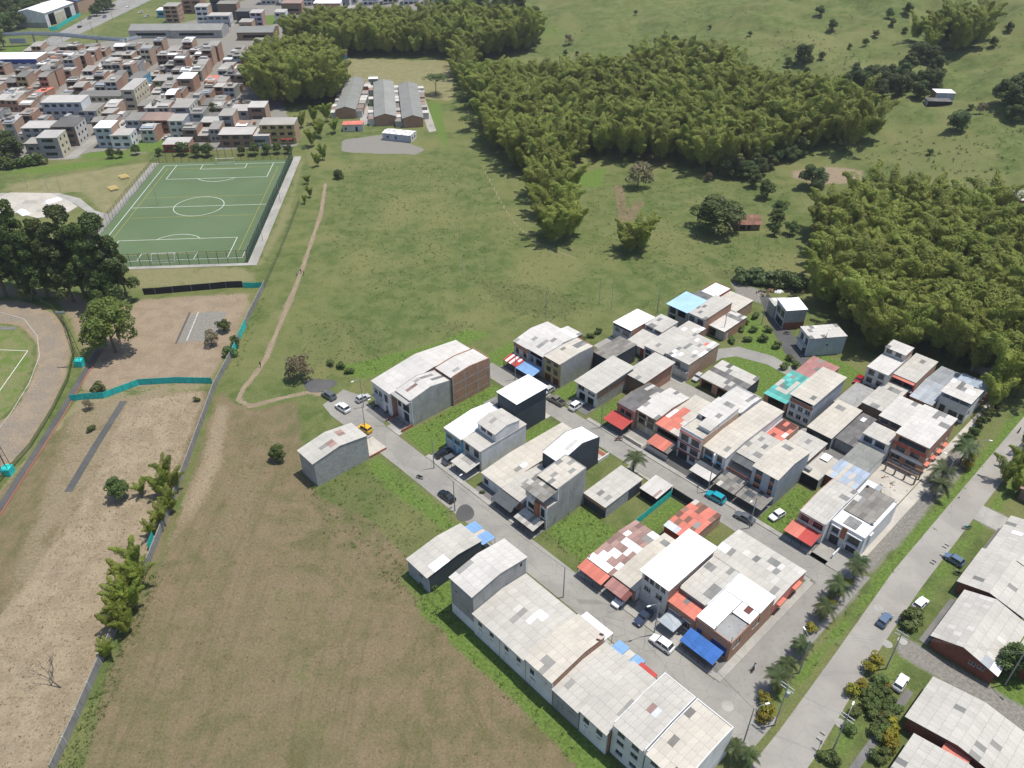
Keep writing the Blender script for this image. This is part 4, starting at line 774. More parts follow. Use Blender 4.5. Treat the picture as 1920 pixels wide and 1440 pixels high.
lot_wall('black netting wall along the second street beside the brick shack', [(17.4, 31.0), (23.2, 31.0)], 2.2, 'shade_net')
fence('tarp_fence', 'teal tarpaulin fence running back from the small black shed', [UV(17.6, 30.6), UV(17.9, 17.4)], 2.2, 1.9, 'wood', 'tarp', (), .04)
# ---- block C, beyond the second street
h = house('house with a brown parapet and red and white striped street awning', -43.6, -38.1, 41.8, 54.3, 6.4, 7.0, (.5, 7.6), roof='sheet_light', walls=('offwhite', 'brick', 'brick', 'brick'), sky=.06, fo=[(.8, 1.9, 3.2, 4.9, 'w', 'frame_br'), (3.6, 4.8, 3.2, 4.9, 'w', 'frame_br'), (.5, 2.5, .02, 2.2, 'g', 'frame_br')])
low_wall(h, .0, 5.5, -.06, -.003, 5.0, 6.0, 'brick', 'parapet')
awning(h, .2, 5.3, -4.2, -.6, 2.5, 3.2, 'red_sheet', nx_=7, ny_=2, posts=4, bars=True, patch=tuple((i, j, 'white_roof') for i in (1, 3) for j in (0, 1)) + ((5, 1, 'zinc'),))
h = house('grey fronted house with an open attic and a blue street awning', -38.0, -32.5, 41.8, 56.4, 6.6, 7.2, (.5, 7.8), roof='sheet_light', walls=('greyw', 'brick', 'brick', 'brick'), sky=.12, fo=[(.6, 1.8, 3.0, 4.8, 'w'), (2.8, 4.9, 3.0, 4.9, 'o'), (.6, 5.0, 5.2, 6.3, 'o'), (.5, 2.5, .02, 2.2, 'g', 'frame_d')], patchb=((1, 2, 'white_roof'), (2, 2, 'white_roof'), (3, 2, 'white_roof'), (4, 2, 'white_roof'), (0, 2, 'white_roof')))
awning(h, -.6, 5.6, -4.4, -.5, 2.4, 3.1, 'blue_sheet', nx_=6, ny_=2, posts=3)
h = house('mustard yellow three storey house with brown windows and a grey block side', -32.4, -26.4, 41.8, 54.2, 7.2, 7.2, (.5, 7.5), roof='sheet_beige', walls=('yellow', 'brick', 'greyw', 'block'), par=.25, sky=.03, fo=wins(6, 3, 2, 1.5, 1.55, .7, 2.45, 1, fr='frame_br') + [(.5, 2.6, .02, 2.2, 'g', 'frame_br'), (3.4, 5.4, .02, 2.2, 'g', 'frame_br')], patchb=((2, 1, 'skylight'), (3, 1, 'skylight'), (2, 2, 'skylight'), (3, 2, 'skylight')))
band(h, .02, 5.98, 0, 2.35, 2.55, 'ochre', .12); band(h, .02, 5.98, 0, 4.75, 4.9, 'ochre', .12); band(h, .02, 5.98, 0, 6.75, 6.95, 'terracotta', .3); dish(h, 5.8, -.3, 2.6, .4)
h = house('dark walled house with an old mossy ribbed roof behind the yellow house', -26.9, -21.1, 54.6, 65.2, 5.3, 5.3, None, roof='sheet_old', walls='dark', sky=0, nx_=6)
h = house('white fronted two storey shop with a black and white sign and brick panels', -20.9, -14.3, 42.0, 55.4, 5.2, 6.0, None, roof='sheet', walls=('white', 'conc', 'dark', 'block'), sky=.02, ov=(.9, .5, .4, .4), fo=[(.5, 2.5, 3.1, 4.9, 'W', 'frame_w'), (.9, 2.9, .02, 2.3, 'o'), (3.7, 5.7, .02, 2.3, 'o')])
m = MB(); m.box(3.6, 6.2, -.06, -.004, 3.0, 5.0); m.build('sign_board', 'white_paint', h); m = MB(); m.box(3.85, 5.95, -.075, -.061, 3.12, 4.0); m.build('sign_panel', 'plastic_b', h)
text3d(h, 'KLINO', .62, (4.9, -.078, 4.5), (R(90), 0, 0), 'plastic_b'); text3d(h, '24/7', .72, (4.9, -.092, 3.55), (R(90), 0, 0), 'white_paint')
frame_beams(h, 6.6, .1, 13.2, (2.55, 4.9), (.2, 4.6, 8.9, 13.0), 5.2); low_wall(h, 6.605, 6.63, .4, 4.4, 2.7, 4.7, 'brick', 'brick_panel'); low_wall(h, 6.605, 6.63, 4.8, 8.7, 2.7, 4.7, 'brick', 'brick_panel'); low_wall(h, 6.605, 6.63, 9.1, 12.8, 2.7, 4.7, 'brick', 'brick_panel')
h = house('orange brick house with a plain grey slanted roof above the rear street', -15.0, -9.05, 53.4, 65.2, 5.0, 5.6, None, roof='sheet', walls=('brick_dark', 'white', 'brick', 'brick'), sky=0, patch=((0, 0, 'skylight'), (3, 0, 'skylight')), ov=(.3, .4, .2, .5))
low_wall(h, 5.96, 5.985, .1, 11.6, 4.1, 5.0, 'terracotta', 'painted_band')
h = house('pink fronted house with a dark ribbed roof above the red awning', -8.0, -2.75, 42.3, 54.3, 5.4, 5.2, (.4, 5.9), roof='sheet_dark', walls=('pink', 'brick_dark', 'brick_dark', 'brick'), sky=.04, alt=('sheet', .12), par=.1, fo=[(1.0, 2.2, 2.9, 4.5, 'w', 'frame_br'), (2.6, 4.4, 2.9, 4.5, 'w', 'frame_br'), (.4, 4.6, .02, 2.3, 'o')])
band(h, .02, 5.2, 0, 4.6, 5.35, 'mauve', .35, 'eave_board'); awning(h, -.6, 5.4, -4.4, -.4, 2.3, 3.0, 'red_sheet', posts=4, ny_=1, nx_=6)
h = house('cream fronted house with yellow trim and brown windows beside the pink house', -2.65, 3.0, 43.3, 55.6, 5.6, 5.6, (.45, 6.2), roof='sheet_light', walls=('cream', 'brick', 'brick', 'brick'), sky=.02, fo=[(.4, 2.5, 4.0, 5.0, 'w', 'frame_br'), (3.1, 5.0, 4.0, 5.0, 'w', 'frame_br'), (.5, 2.4, 2.2, 3.6, 'w', 'frame_br'), (3.0, 4.9, 2.2, 3.6, 'w', 'frame_br'), (2.6, 3.6, .02, 2.0, 'd')])
for z in (1.95, 3.75, 5.15): band(h, .02, 5.6, 0, z, z + .16, 'yellow', .16)
low_wall(h, .2, 5.6, -5.0, -4.85, 0, .9, 'pale_slab'); low_wall(h, .2, 5.5, -4.8, -3.8, .1, .16, 'pale_slab', 'floor_strip')
h = house('house with a pink sheet patched beige roof and a salmon porch awning', 3.1, 10.0, 43.0, 58.0, 4.9, 5.3, None, roof='sheet_beige', walls=('conc', 'conc', 'brick', 'brick'), sky=0, nx_=7, nyf=8, patch=tuple((i, j, 'salmon') for i, j in ((0, 0), (1, 0), (2, 0), (3, 0), (0, 1), (1, 1), (2, 1), (3, 1), (1, 2), (2, 2), (3, 2), (1, 3), (2, 3), (1, 4), (2, 4), (4, 1))) + ((0, 2, 'white_roof'), (0, 3, 'white_roof')), fo=[(.5, 6.2, 2.6, 4.2, 'o'), (4.0, 6.0, .02, 2.3, 'g')])
balcony(h, .4, 6.4, 0, 2.5, .8); awning(h, .9, 5.8, -4.3, -.9, 2.3, 2.9, 'salmon', posts=5, ny_=1, nx_=5); awning(h, 5.85, 6.9, -4.2, -.9, 2.25, 2.8, 'sheet_old', posts=1, nx_=1, ny_=1)
low_wall(h, .9, 6.9, -4.25, -4.15, .1, 1.7, 'metal_g', 'screen')
h = house('white three storey house with red brown bands, large brown windows and roof terrace', 10.2, 16.1, 42.0, 56.2, 8.0, 8.0, None, roof='sheet_light', walls=('white', 'conc', 'white', 'brick_pale'), flat='pale_slab', par=.4, fo=[(.5, 2.5, 5.5, 7.2, 'W', 'frame_br'), (3.3, 5.4, 5.5, 7.2, 'W', 'frame_br'), (.5, 2.5, 2.9, 4.6, 'W', 'frame_br'), (3.3, 5.4, 2.9, 4.6, 'W', 'frame_br'), (.4, 2.9, .05, 2.3, 'g', 'frame_d'), (3.4, 5.0, .9, 2.2, 'w')])
for z in (2.4, 4.9, 7.6): band(h, .02, 5.88, 0, z, z + .18, 'redpaint', .22)
low_wall(h, .02, 5.86, .17, .32, 8.0, 8.55, 'white', 'parapet'); block(h, .2, 5.7, 6.4, 14.0, 7.8, 9.2, 9.6, None, roof='sheet_light', walls='white', sky=.02, fo=[(1.2, 2.4, 7.82, 9.0, 'o')], patch=((2, 4, 'skylight'), (3, 4, 'skylight'))); block(h, 2.6, 5.7, 3.2, 6.2, 7.8, 9.0, 9.2, None, roof='sheet', walls='white', sky=.25)
h = house('white two storey house with blue panels and a wide cream roof', 16.25, 22.0, 43.0, 66.0, 6.2, 6.6, (.3, 6.9), roof='sheet_beige', walls=('white', 'conc', 'white', 'white'), sky=.01, nyf=4, nyb=9, fo=[(.4, 2.5, 4.2, 5.7, 'w', 'frame_d'), (3.6, 4.9, 4.2, 5.7, 'w', 'frame_d'), (.4, 2.5, 1.7, 3.5, 'w', 'frame_d'), (3.6, 4.9, 1.7, 3.5, 'w', 'frame_d')])
band(h, .4, 2.5, 0, 3.55, 4.1, 'sky_blue', .06); band(h, 3.6, 4.9, 0, 3.55, 4.1, 'sky_blue', .06)
awning(h, .2, 5.6, -5.0, -2.4, 2.3, 2.6, 'sheet_light', posts=4, ny_=1, bars=True); awning(h, .2, 5.6, -2.35, -.2, 2.7, 3.0, 'smoke', posts=0, ny_=1)
h = house('house with an open tiled balcony terrace under a dark slanted roof', 22.1, 27.8, 43.8, 56.8, 3.1, 5.6, None, roof='sheet', walls=('offwhite', 'conc', 'white', 'white'), flat='pale_slab', fo=[(.5, 2.4, .3, 2.6, 'w', 'door_gr'), (3.0, 5.1, .3, 2.6, 'w', 'door_gr')])
block(h, 0, 5.7, 3.4, 13.0, 2.9, 5.6, 5.9, None, roof='sheet', walls=('cream', 'conc', 'white', 'white'), sky=.02, fo=[(.6, 1.8, 3.0, 5.0, 'o'), (2.8, 4.8, 3.6, 5.0, 'w', 'frame_br')], patch=((3, 1, 'skylight'), (4, 1, 'skylight'), (1, 4, 'skylight')))
slope(h, .05, 5.65, .9, 3.35, 5.0, 5.5, 'smoke', 5, 1, (), name='canopy'); low_wall(h, .0, 5.7, -.1, -.01, 2.9, 3.5, 'tile_red', 'parapet')
awning(h, .1, 5.6, -5.3, -.4, 2.2, 2.7, 'sheet_old', posts=5, ny_=3, patch=((1, 0, 'sheet_beige'), (3, 1, 'skylight'), (2, 0, 'skylight'), (4, 2, 'smoke'), (0, 2, 'smoke')), bars=True)
h = house('tall three storey house with orange banded windows and a scuffed grey side wall', 28.0, 34.05, 43.8, 56.3, 7.4, 7.4, (.45, 8.3), roof='sheet_beige', walls=('bluegrey', 'conc', 'white', 'greyw'), sky=0, nyf=4, nyb=4, fo=[(.8, 2.4, z, z + 1.4, 'w', 'frame_d') for z in (1.3, 3.6, 5.9)] + [(4.2, 5.2, z, z + 1.4, 'w', 'frame_d') for z in (1.3, 3.6, 5.9)] + [(2.6, 3.8, .02, 1.0, 'd')], patchb=((1, 2, 'skylight'), (2, 2, 'skylight')))
for z in (2.75, 5.05, 7.3): band(h, .8, 2.4, 0, z, min(z + .8, 7.39), 'terracotta', .06); band(h, 4.2, 5.2, 0, z, min(z + .8, 7.39), 'terracotta', .06)
awning(h, -.1, 6.2, -5.2, -.5, 2.2, 2.7, 'sheet_old', posts=5, ny_=3, alt_=None) if False else awning(h, -.1, 6.2, -5.2, -.5, 2.2, 2.7, 'sheet_old', posts=5, ny_=3, patch=((1, 1, 'smoke'), (2, 1, 'smoke'), (4, 0, 'skylight'), (0, 2, 'smoke'), (3, 2, 'smoke')), bars=True)
h = house('rear house with a white parapet and pale tiled roof behind the terrace house', 8.9, 15.6, 58.4, 66.8, 6.6, 6.6, (.5, 6.9), roof='sheet_light', walls=('white', 'white', 'white', 'white'), par=.3, sky=.1, bo=wins(6.7, 2, 2))
h = house('rear roof patched with maroon and salmon sheets behind the balcony house', 22.1, 26.3, 57.0, 66.3, 4.2, 4.4, None, roof='maroon', walls=('brick', 'brick', 'white', 'brick'), sky=0, alt=('salmon', .3), par=.25, patch=((2, 1, 'salmon'), (3, 1, 'salmon'), (2, 2, 'salmon'), (3, 2, 'white_roof')), bo=wins(4.2, 1, 1))
h = house('low grey rear annex with an orange brick side behind the tall banded house', 26.5, 33.2, 57.0, 67.2, 2.9, 3.1, None, roof='sheet', walls=('conc', 'conc', 'brick', 'brick_pale'), sky=.05)
# ---- block F and E9 (between the banded house and the main road)
h = house('white and pink house with a salmon street awning at the end of the second street', 40.9, 46.6, 41.1, 54.3, 5.6, 5.8, (.5, 6.3), roof='sheet', walls=('white', 'brick', 'brick', 'white'), sky=.02, par=.08, fo=[(.5, 2.3, 3.4, 4.9, 'w', 'frame_br'), (3.2, 5.3, 3.4, 4.9, 'w', 'frame_br'), (.4, 2.8, .02, 2.3, 'g', 'frame_d'), (3.6, 4.7, .02, 2.3, 'd')], patchb=((4, 1, 'skylight'), (5, 1, 'skylight')))
band(h, .1, .48, 0, 3.4, 4.9, 'pink', .03); band(h, 2.35, 3.15, 0, 3.4, 4.9, 'pink', .03); awning(h, -.5, 5.6, -4.2, -.3, 2.4, 3.0, 'salmon', posts=4, ny_=1, nx_=6, patch=((3, 0, 'red_sheet'), (4, 0, 'red_sheet'), (5, 0, 'red_sheet')))
h = house('modern white corner house with framed windows and a ribbed grey rear roof', 46.7, 53.6, 43.2, 57.2, 5.6, 5.8, None, roof='white_roof', walls=('white', 'white', 'white', 'white'), flat='white_roof', fo=[(.6, 2.0, 3.0, 4.6, 'w', 'frame_d'), (3.9, 6.2, 2.6, 4.4, 'w', 'frame_d'), (.5, 2.4, .02, 2.2, 'g', 'frame_d'), (4.0, 6.0, .3, 2.2, 'w', 'frame_d')])
for a_, b_, z0_, z1_ in ((.3, 2.3, 2.7, 4.9), (3.5, 6.6, 2.2, 4.9)):
    for q in ((a_, a_ + .2, z0_, z1_), (b_ - .2, b_, z0_, z1_), (a_ + .2, b_ - .2, z1_ - .2, z1_), (a_ + .2, b_ - .2, z0_, z0_ + .2)): band(h, q[0], q[1], 0, q[2], q[3], 'white', .45, 'window_surround')
band(h, 2.4, 3.4, 0, 2.5, 5.4, 'terracotta', .08); slope(h, .2, 6.2, 4.2, 13.9, 5.75, 6.2, 'sheet_old', 6, 5, ((0, 2, 'sheet_light'), (1, 2, 'skylight'), (0, 3, 'skylight')), name='roof'); slope(h, 1.9, 4.6, .7, 3.6, 5.66, 5.7, 'skylight', 3, 2, (), name='skylight_roof')
low_wall(h, 6.91, 7.25, 2.0, 3.4, 2.3, 5.0, 'white', 'bay'); low_wall(h, 3.3, 3.5, -3.9, -.02, .1, 1.2, 'white', 'divider_wall'); dish(h, 6.3, 4.6, 6.0); dish(h, .5, 13.4, 6.1)
h = house('bare concrete roof slab house with white panels beside the tall banded house', 33.7, 38.0, 54.8, 64.4, 2.8, 2.8, None, roof='sheet', walls=('blackp', 'conc', 'conc', 'conc'), flat='pale_slab')
slope(h, .8, 2.6, 6.8, 9.2, 3.05, 3.15, 'white_roof', 3, 1, (), name='loose_panel'); low_wall(h, .2, 1.6, 1.0, 2.0, 2.8, 3.5, 'rough_conc', 'water_tank_base')
h = house('low house with pale blue and grey metal roof sheets next to the concrete slab', 38.1, 44.8, 57.7, 64.2, 3.1, 3.3, None, roof='blue_zinc', walls=('brick_red', 'white', 'conc', 'white'), sky=0, alt=('sheet_beige', .35), nx_=7, nyf=3)
h = house('low house with a translucent grey grid roof behind the building site', 38.0, 43.9, 64.4, 73.0, 2.8, 3.0, None, roof='green_sheet', walls=('white', 'conc', 'conc', 'white'), sky=.3, nx_=6, nyf=4)
# building site: foundations and columns
s_ = thing('building_site', 'open building site with pale earth, brown concrete columns and rubble', 'building site', (*UV(45, 58), 0), GA)
m = MB(); m.box(0, 7.2, 0, 17.2, -.1, .12); m.build('floor_slab', 'pale_slab', s_)
for x in (.3, 2.4, 4.6, 6.8):
    for y in (14.0, 16.4): m = MB(); m.box(x - .15, x + .15, y - .15, y + .15, 0, 2.6); m.build('column', 'brick_dark', s_)
for y in (14.0, 16.4): m = MB(); m.box(.1, 7.0, y - .14, y + .14, 2.3, 2.62); m.build('beam', 'brick_dark', s_)
for i in range(26): m = MB(); r_ = random.uniform(.12, .4); m.box(-r_, r_, -r_ * .6, r_ * .6, 0, r_ * .7); m.build('rubble', random.choice(['stone', 'pale_slab', 'tile_red', 'wood']), s_, (random.uniform(.5, 6.9), random.uniform(.4, 12.5), .1), (random.uniform(-.2, .2), random.uniform(-.2, .2), random.uniform(0, 3)))
slope(s_, .1, 3.4, -.5, 5.2, 2.4, 2.6, 'white_roof', 3, 3, ((1, 1, 'zinc'), (2, 2, 'zinc')), name='shelter_roof')
for x, y in ((.2, -.3), (3.3, -.3), (.2, 5), (3.3, 5)): MB().tube((x, y, 0), (x, y, 2.45), .05, .05, 5).build('shelter_post', 'wood', s_)
# ---- block D
h = house('tall house with a recessed dark attic, orange band and white lower storeys', 19.6, 25.6, 73.4, 88.1, 7.0, 7.5, None, roof='sheet_beige', walls=('white', 'conc', 'white', 'greyw'), sky=.02, ov=(.7, .3, .2, .25), fo=[(.3, 5.6, 5.9, 6.8, 'o')] + [(x, x + 1.3, z, z + 1.3, 'w', 'frame_w') for z in (.9, 3.2) for x in (.4, 2.4, 4.3)])
band(h, .05, 5.95, 0, 5.0, 5.8, 'terracotta', .08); band(h, .05, 5.95, 0, 2.6, 2.8, 'white', .2); band(h, .05, 5.95, 0, 4.75, 4.95, 'white', .2)
h = house('open sided house with a faded teal and grey sheet roof', 12.7, 19.0, 74.0, 86.8, 3.1, 3.7, None, roof='teal_sheet', walls=('brick', 'brick', 'brick', 'brick'), sky=.08, alt=('sheet', .2), fo=[(1.2, 5.6, .02, 2.8, 'o')])
h = house('low house with a red sheet roof behind the tall attic house', 12.9, 20.2, 88.2, 97.0, 3.0, 3.6, None, roof='mauve', walls=('brick', 'white', 'brick', 'brick'), sky=.04, nx_=7)
h = house('roofless brick yard with concrete floor behind the tall attic house', 25.8, 31.0, 84.0, 96.0, 2.6, 2.6, None, walls=('brick', 'brick', 'brick', 'brick'), flat='rough_conc', name='brick_yard', cat='yard')
h = house('low house with a pale cream roof in front of the dark tarred roof', 27.0, 33.1, 69.4, 83.4, 3.4, 3.9, None, roof='sheet_beige', walls=('dark', 'conc', 'conc', 'conc'), sky=0, nx_=6, patch=((1, 6, 'skylight'), (2, 6, 'skylight')), fo=[(.4, 1.6, .02, 2.4, 'o'), (2.2, 3.5, .8, 2.2, 'w'), (4.0, 5.6, .02, 2.4, 'o')])
h = house('low house with a dark tarred roof and three white roof lights', 33.3, 38.2, 71.2, 84.0, 2.8, 3.0, None, roof='sheet_dark', walls=('conc', 'conc', 'conc', 'conc'), sky=0)
for x, y in ((1.4, 10.2), (4.4, 9.8), (4.6, 3.4)): low_wall(h, x - .5, x + .5, y - .9, y + .9, 3.0, 3.35, 'white', 'roof_light')
# ---- block E
h = house('grey unfinished four window house with a white roofed attic box below the bamboo', 26.7, 32.1, 97.4, 110.0, 7.1, 7.2, None, roof='sheet_light', walls=('offwhite', 'conc', 'conc', 'conc'), sky=.02, fo=[(x, x + 1.5, z, z + 1.45, 'W', 'frame_d') for z in (.7, 3.0, 5.2) for x in (.6, 3.1)])
block(h, .1, 5.4, 8.4, 12.6, 7.0, 9.2, 9.4, None, roof='sheet_light', walls=('offwhite', 'conc', 'conc', 'brick'), sky=.06, fo=[(.5, 2.0, 7.9, 9.0, 'W', 'frame_d'), (2.9, 4.4, 7.9, 9.0, 'W', 'frame_d')])
h = house('house with an orange eave over a dark red balcony below the bamboo', 32.2, 37.7, 101.0, 113.2, 6.0, 6.4, None, roof='sheet', walls=('redpaint', 'brick', 'white', 'brick'), sky=.02, fo=[(.4, 2.4, 3.6, 5.3, 'W', 'frame_d'), (2.9, 5.1, 3.6, 5.3, 'W', 'frame_d')])
slope(h, 0, 5.5, -1.1, -.05, 5.6, 5.95, 'salmon', 5, 1, (), name='eave'); balcony(h, .1, 5.4, 0, 3.3, 1.0, 'white')
h = house('low house with an arched grey zinc roof between the red balcony and the white house', 38.0, 43.4, 99.0, 117.3, 3.2, 3.3, (.45, 4.2), roof='zinc', walls=('brick', 'conc', 'brick', 'brick'), sky=0, nyf=5, nyb=6)
h = house('white three storey house with blue doors and an open rooftop under patched sheets', 43.6, 50.4, 101.7, 108.6, 4.2, 4.2, None, roof='sheet_light', walls=('white', 'white', 'white', 'white'), flat='rough_conc', fo=[(.7, 2.0, .6, 2.9, 'w', 'frame_bl'), (2.9, 5.0, .8, 2.4, 'W', 'frame_bl'), (5.4, 6.5, .8, 2.4, 'W', 'frame_bl')], ro=[(1, 2.4, 1.6, 3.2, 'W', 'frame_bl')])
slope(h, -.2, 7.1, -.4, 7.0, 6.3, 6.6, 'sheet_light', 7, 4, ((2, 2, 'skylight'), (3, 2, 'skylight'), (2, 3, 'skylight'), (0, 3, 'white_roof'), (4, 2, 'white_roof'), (5, 2, 'white_roof')), name='roof')
low_wall(h, .02, 6.78, .0, .15, 4.2, 5.0, 'white', 'parapet')
for x in (.1, 2.3, 4.5, 6.7):
    for y in (.1, 6.7): MB().tube((x, y, 4.1), (x, y, 6.3), .06, .06, 5).build('roof_post', 'white', h)
h = house('low house with bluish zinc roof under the edge of the bamboo', 43.6, 50.3, 108.9, 115.5, 4.6, 4.8, None, roof='blue_zinc', walls='white', sky=0, nx_=7, alt=('rusty', .08))
for i in range(3): low_wall(h, 6.75, 7.6, .6 + i * 2.1, 1.9 + i * 2.1, 2.4, 2.5, 'redpaint', 'window_hood')
h = house('brown walled house with a grey roof and three skylights in front of the red balcony', 31.3, 37.0, 87.4, 99.8, 3.6, 3.9, None, roof='sheet', walls=('brick_dark', 'brick', 'brick', 'brick'), sky=0, patch=((2, 5, 'skylight'), (3, 5, 'skylight'), (4, 5, 'skylight'), (2, 0, 'skylight'), (3, 0, 'skylight')))
h = house('brick house with blue framed upper windows behind the white windowed house', 37.2, 42.7, 83.4, 93.8, 5.0, 5.3, None, roof='sheet_light', walls=('brick_dark', 'brick', 'brick', 'brick'), sky=.02, fo=[(.5, 2.3, 3.4, 4.7, 'w', 'frame_bl'), (3.0, 4.9, 3.4, 4.7, 'w', 'frame_bl')])
h = house('three storey brick and orange house with a big open top floor', 43.9, 51.2, 76.1, 90.0, 7.9, 8.2, None, roof='sheet_light', walls=('brick', 'brick', 'brick', 'brick'), sky=.0, ov=(.5, .3, .15, .15), nx_=7, fo=[(.8, 6.8, 5.9, 7.3, 'o'), (.9, 2.9, 3.6, 4.9, 'W', 'frame_d'), (4.1, 6.1, 3.6, 4.9, 'W', 'frame_d'), (.5, 2.4, .6, 2.4, 'W', 'frame_bl'), (3.8, 5.9, .6, 2.4, 'W', 'frame_bl')], ro=[(1.0 + 2.6 * i, 2.2 + 2.6 * i, 3.6, 4.9, 'w') for i in range(5)], patch=((3, 7, 'skylight'), (4, 7, 'skylight'), (3, 6, 'skylight'), (5, 5, 'skylight'), (6, 5, 'skylight')))
band(h, .05, 3.3, 0, 4.95, 5.7, 'redpaint', .1); band(h, 3.7, 7.25, 0, 4.95, 5.7, 'redpaint', .1); band(h, .02, 7.28, 0, .02, .5, 'white', .05); band(h, .02, 7.28, 0, 2.5, 3.3, 'white', .06)
low_wall(h, .2, 7.1, .2, 4.0, 5.6, 5.72, 'rough_conc', 'terrace_floor')
for i in range(4): low_wall(h, 7.31, 8.1, .5 + i * 3.2, 2.3 + i * 3.2, 2.6, 2.72, 'salmon', 'window_hood')
h = house('white two storey house with large dark blue windows beside the orange house', 37.8, 43.7, 74.2, 79.2, 5.2, 5.4, None, roof='sheet', walls='white', sky=0, fo=[(.4, 2.4, 3.3, 4.8, 'w', 'frame_bl'), (3.0, 5.3, 3.3, 4.8, 'w', 'frame_bl'), (.6, 2.0, .3, 2.2, 'W', 'frame_d'), (3.4, 4.8, .3, 2.2, 'W', 'frame_d')])
# ---- block T beyond the rear street
h = house('white house with a dark fascia and white roof at the edge of the meadow', -33.2, -26.9, 70.2, 80.4, 5.0, 5.0, None, roof='white_roof', walls=('bluegrey', 'white', 'white', 'brick'), sky=0, nx_=6, fo=[(.7, 2.3, 2.6, 3.9, 'w'), (3.3, 5.6, 2.4, 3.9, 'w')])
band(h, .02, 6.28, 0, 4.2, 5.0, 'dark', .06); band(h, .5, 2.5, 0, 2.3, 2.45, 'white')
h = house('grey roofed upper house with a dark clerestory next to the white roof', -26.2, -20.3, 75.4, 82.2, 5.3, 5.6, None, roof='sheet', walls=('white', 'conc', 'brick', 'conc'), sky=.06, fo=[(.4, 2.6, 4.2, 5.0, 'W', 'frame_d'), (3.2, 5.5, 4.2, 5.0, 'W', 'frame_d')])
h = house('low porch fronted house with a brown eave facing the rear street', -26.3, -20.2, 68.6, 75.3, 3.2, 3.9, None, roof='sheet', walls=('redpaint', 'conc', 'brick', 'brick'), sky=.03, fo=[(.5, 2.2, .1, 2.4, 'W', 'frame_d'), (3.0, 4.2, .02, 2.4, 'd')], ov=(.9, 0, .1, .1))
h = house('blue windowed two storey house with a broad patchy grey roof', -20.1, -13.8, 67.6, 80.0, 4.6, 5.2, None, roof='sheet', walls=('white', 'conc', 'brick', 'conc'), sky=.04, fo=[(.4, 2.4, 2.6, 3.8, 'W', 'frame_bl'), (3.2, 5.6, 2.6, 3.8, 'W', 'frame_bl'), (.5, 2.6, .02, 2.2, 'g', 'frame_d')])
h = house('small rear house with a white and grey roof and curved brick side', -20.0, -14.4, 80.4, 87.0, 3.9, 4.1, None, roof='sheet', walls=('white', 'brick', 'brick', 'brick'), sky=.03, alt=('white_roof', .08))
h = house('corner house with a plant balcony and patchwork grey roof above the rear street', -13.6, -5.9, 68.0, 80.9, 5.2, 5.6, None, roof='sheet', walls=('offwhite', 'conc', 'conc', 'brick_pale'), sky=.14, nx_=8, fo=[(.6, 2.4, 3.2, 4.5, 'w', 'frame_w'), (3.4, 5.0, 3.0, 4.4, 'W', 'frame_d'), (.6, 2.2, .9, 2.2, 'w'), (3.4, 5.2, .02, 2.2, 'd')], alt=('white_roof', .04), patch=((5, 6, 'salmon'), (6, 6, 'white_roof'), (6, 7, 'white_roof'), (7, 4, 'white_roof'), (7, 3, 'white_roof')))
balcony(h, 4.4, 7.7, 0, 2.9, 1.0)
h = house('concrete frame house with a pale blue roof beside the meadow', -28.3, -21.6, 88.6, 96.8, 5.8, 6.2, None, roof='pale_blue', walls=('rough_conc', 'conc', 'conc', 'conc'), sky=0, fo=[(.6, 2.6, 3.2, 5.4, 'o'), (3.4, 6.0, 3.2, 5.4, 'o'), (.6, 2.8, .02, 2.6, 'o')], nx_=7, ov=(.9, .4, .4, .4))
h = house('white two storey house with tall windows and brick side next to the pale blue roof', -21.4, -15.7, 88.6, 101.4, 5.8, 6.3, None, roof='sheet', walls=('bluegrey', 'conc', 'conc', 'brick'), sky=.12, fo=[(.5, 2.2, 3.3, 5.2, 'w', 'door_gr'), (3.2, 5.1, 3.3, 5.2, 'w', 'door_gr'), (2.4, 3.2, 1.2, 2.2, 'w'), (3.6, 4.4, 1.2, 2.2, 'w')])
h = house('brick walled house with a bright white roof at the top of the lane', -27.8, -22.1, 104.0, 111.2, 4.3, 4.4, None, roof='white_roof', walls='brick_red', sky=0, nx_=6, par=.3)
h = house('brick house with a broad plain beige roof at the top of the lane', -22.4, -14.2, 102.0, 110.5, 3.6, 3.9, None, roof='sheet_beige', walls=('brick', 'brick', 'brick', 'brick_pale'), sky=0, nx_=8)
h = house('low brick house with a grey and dark striped roof by the lane bend', -16.6, -10.6, 91.2, 101.8, 3.1, 3.4, None, roof='sheet_light', walls=('conc', 'brick', 'brick', 'brick'), sky=.05, patch=tuple((i, 4, 'skylight') for i in range(6)), fo=[(1.0, 3.2, .02, 2.5, 'o')], ro=[(1.2, 2.2, .02, 2.3, 'd')])
h = house('dark hall between the blue roof and the white roof at the meadow edge', -28.4, -22.6, 97.1, 103.7, 4.2, 4.2, None, roof='sheet_dark', walls='conc', sky=.05)
h = house('brick carport house with a pale and charcoal striped roof on the rear street', -2.2, 9.0, 68.2, 77.4, 3.2, 3.9, None, roof='sheet', walls=('brick', 'conc', 'brick', 'dark'), sky=0, nx_=10, nyf=5, patch=tuple((i, j, 'sheet_dark') for i in range(10) for j in range(5) if (j == 2 or (i > 6 and j < 3) or (i + j) % 7 == 6)), fo=[(.4, 3.6, .02, 2.6, 'o'), (5.2, 8.4, .02, 2.6, 'o')])
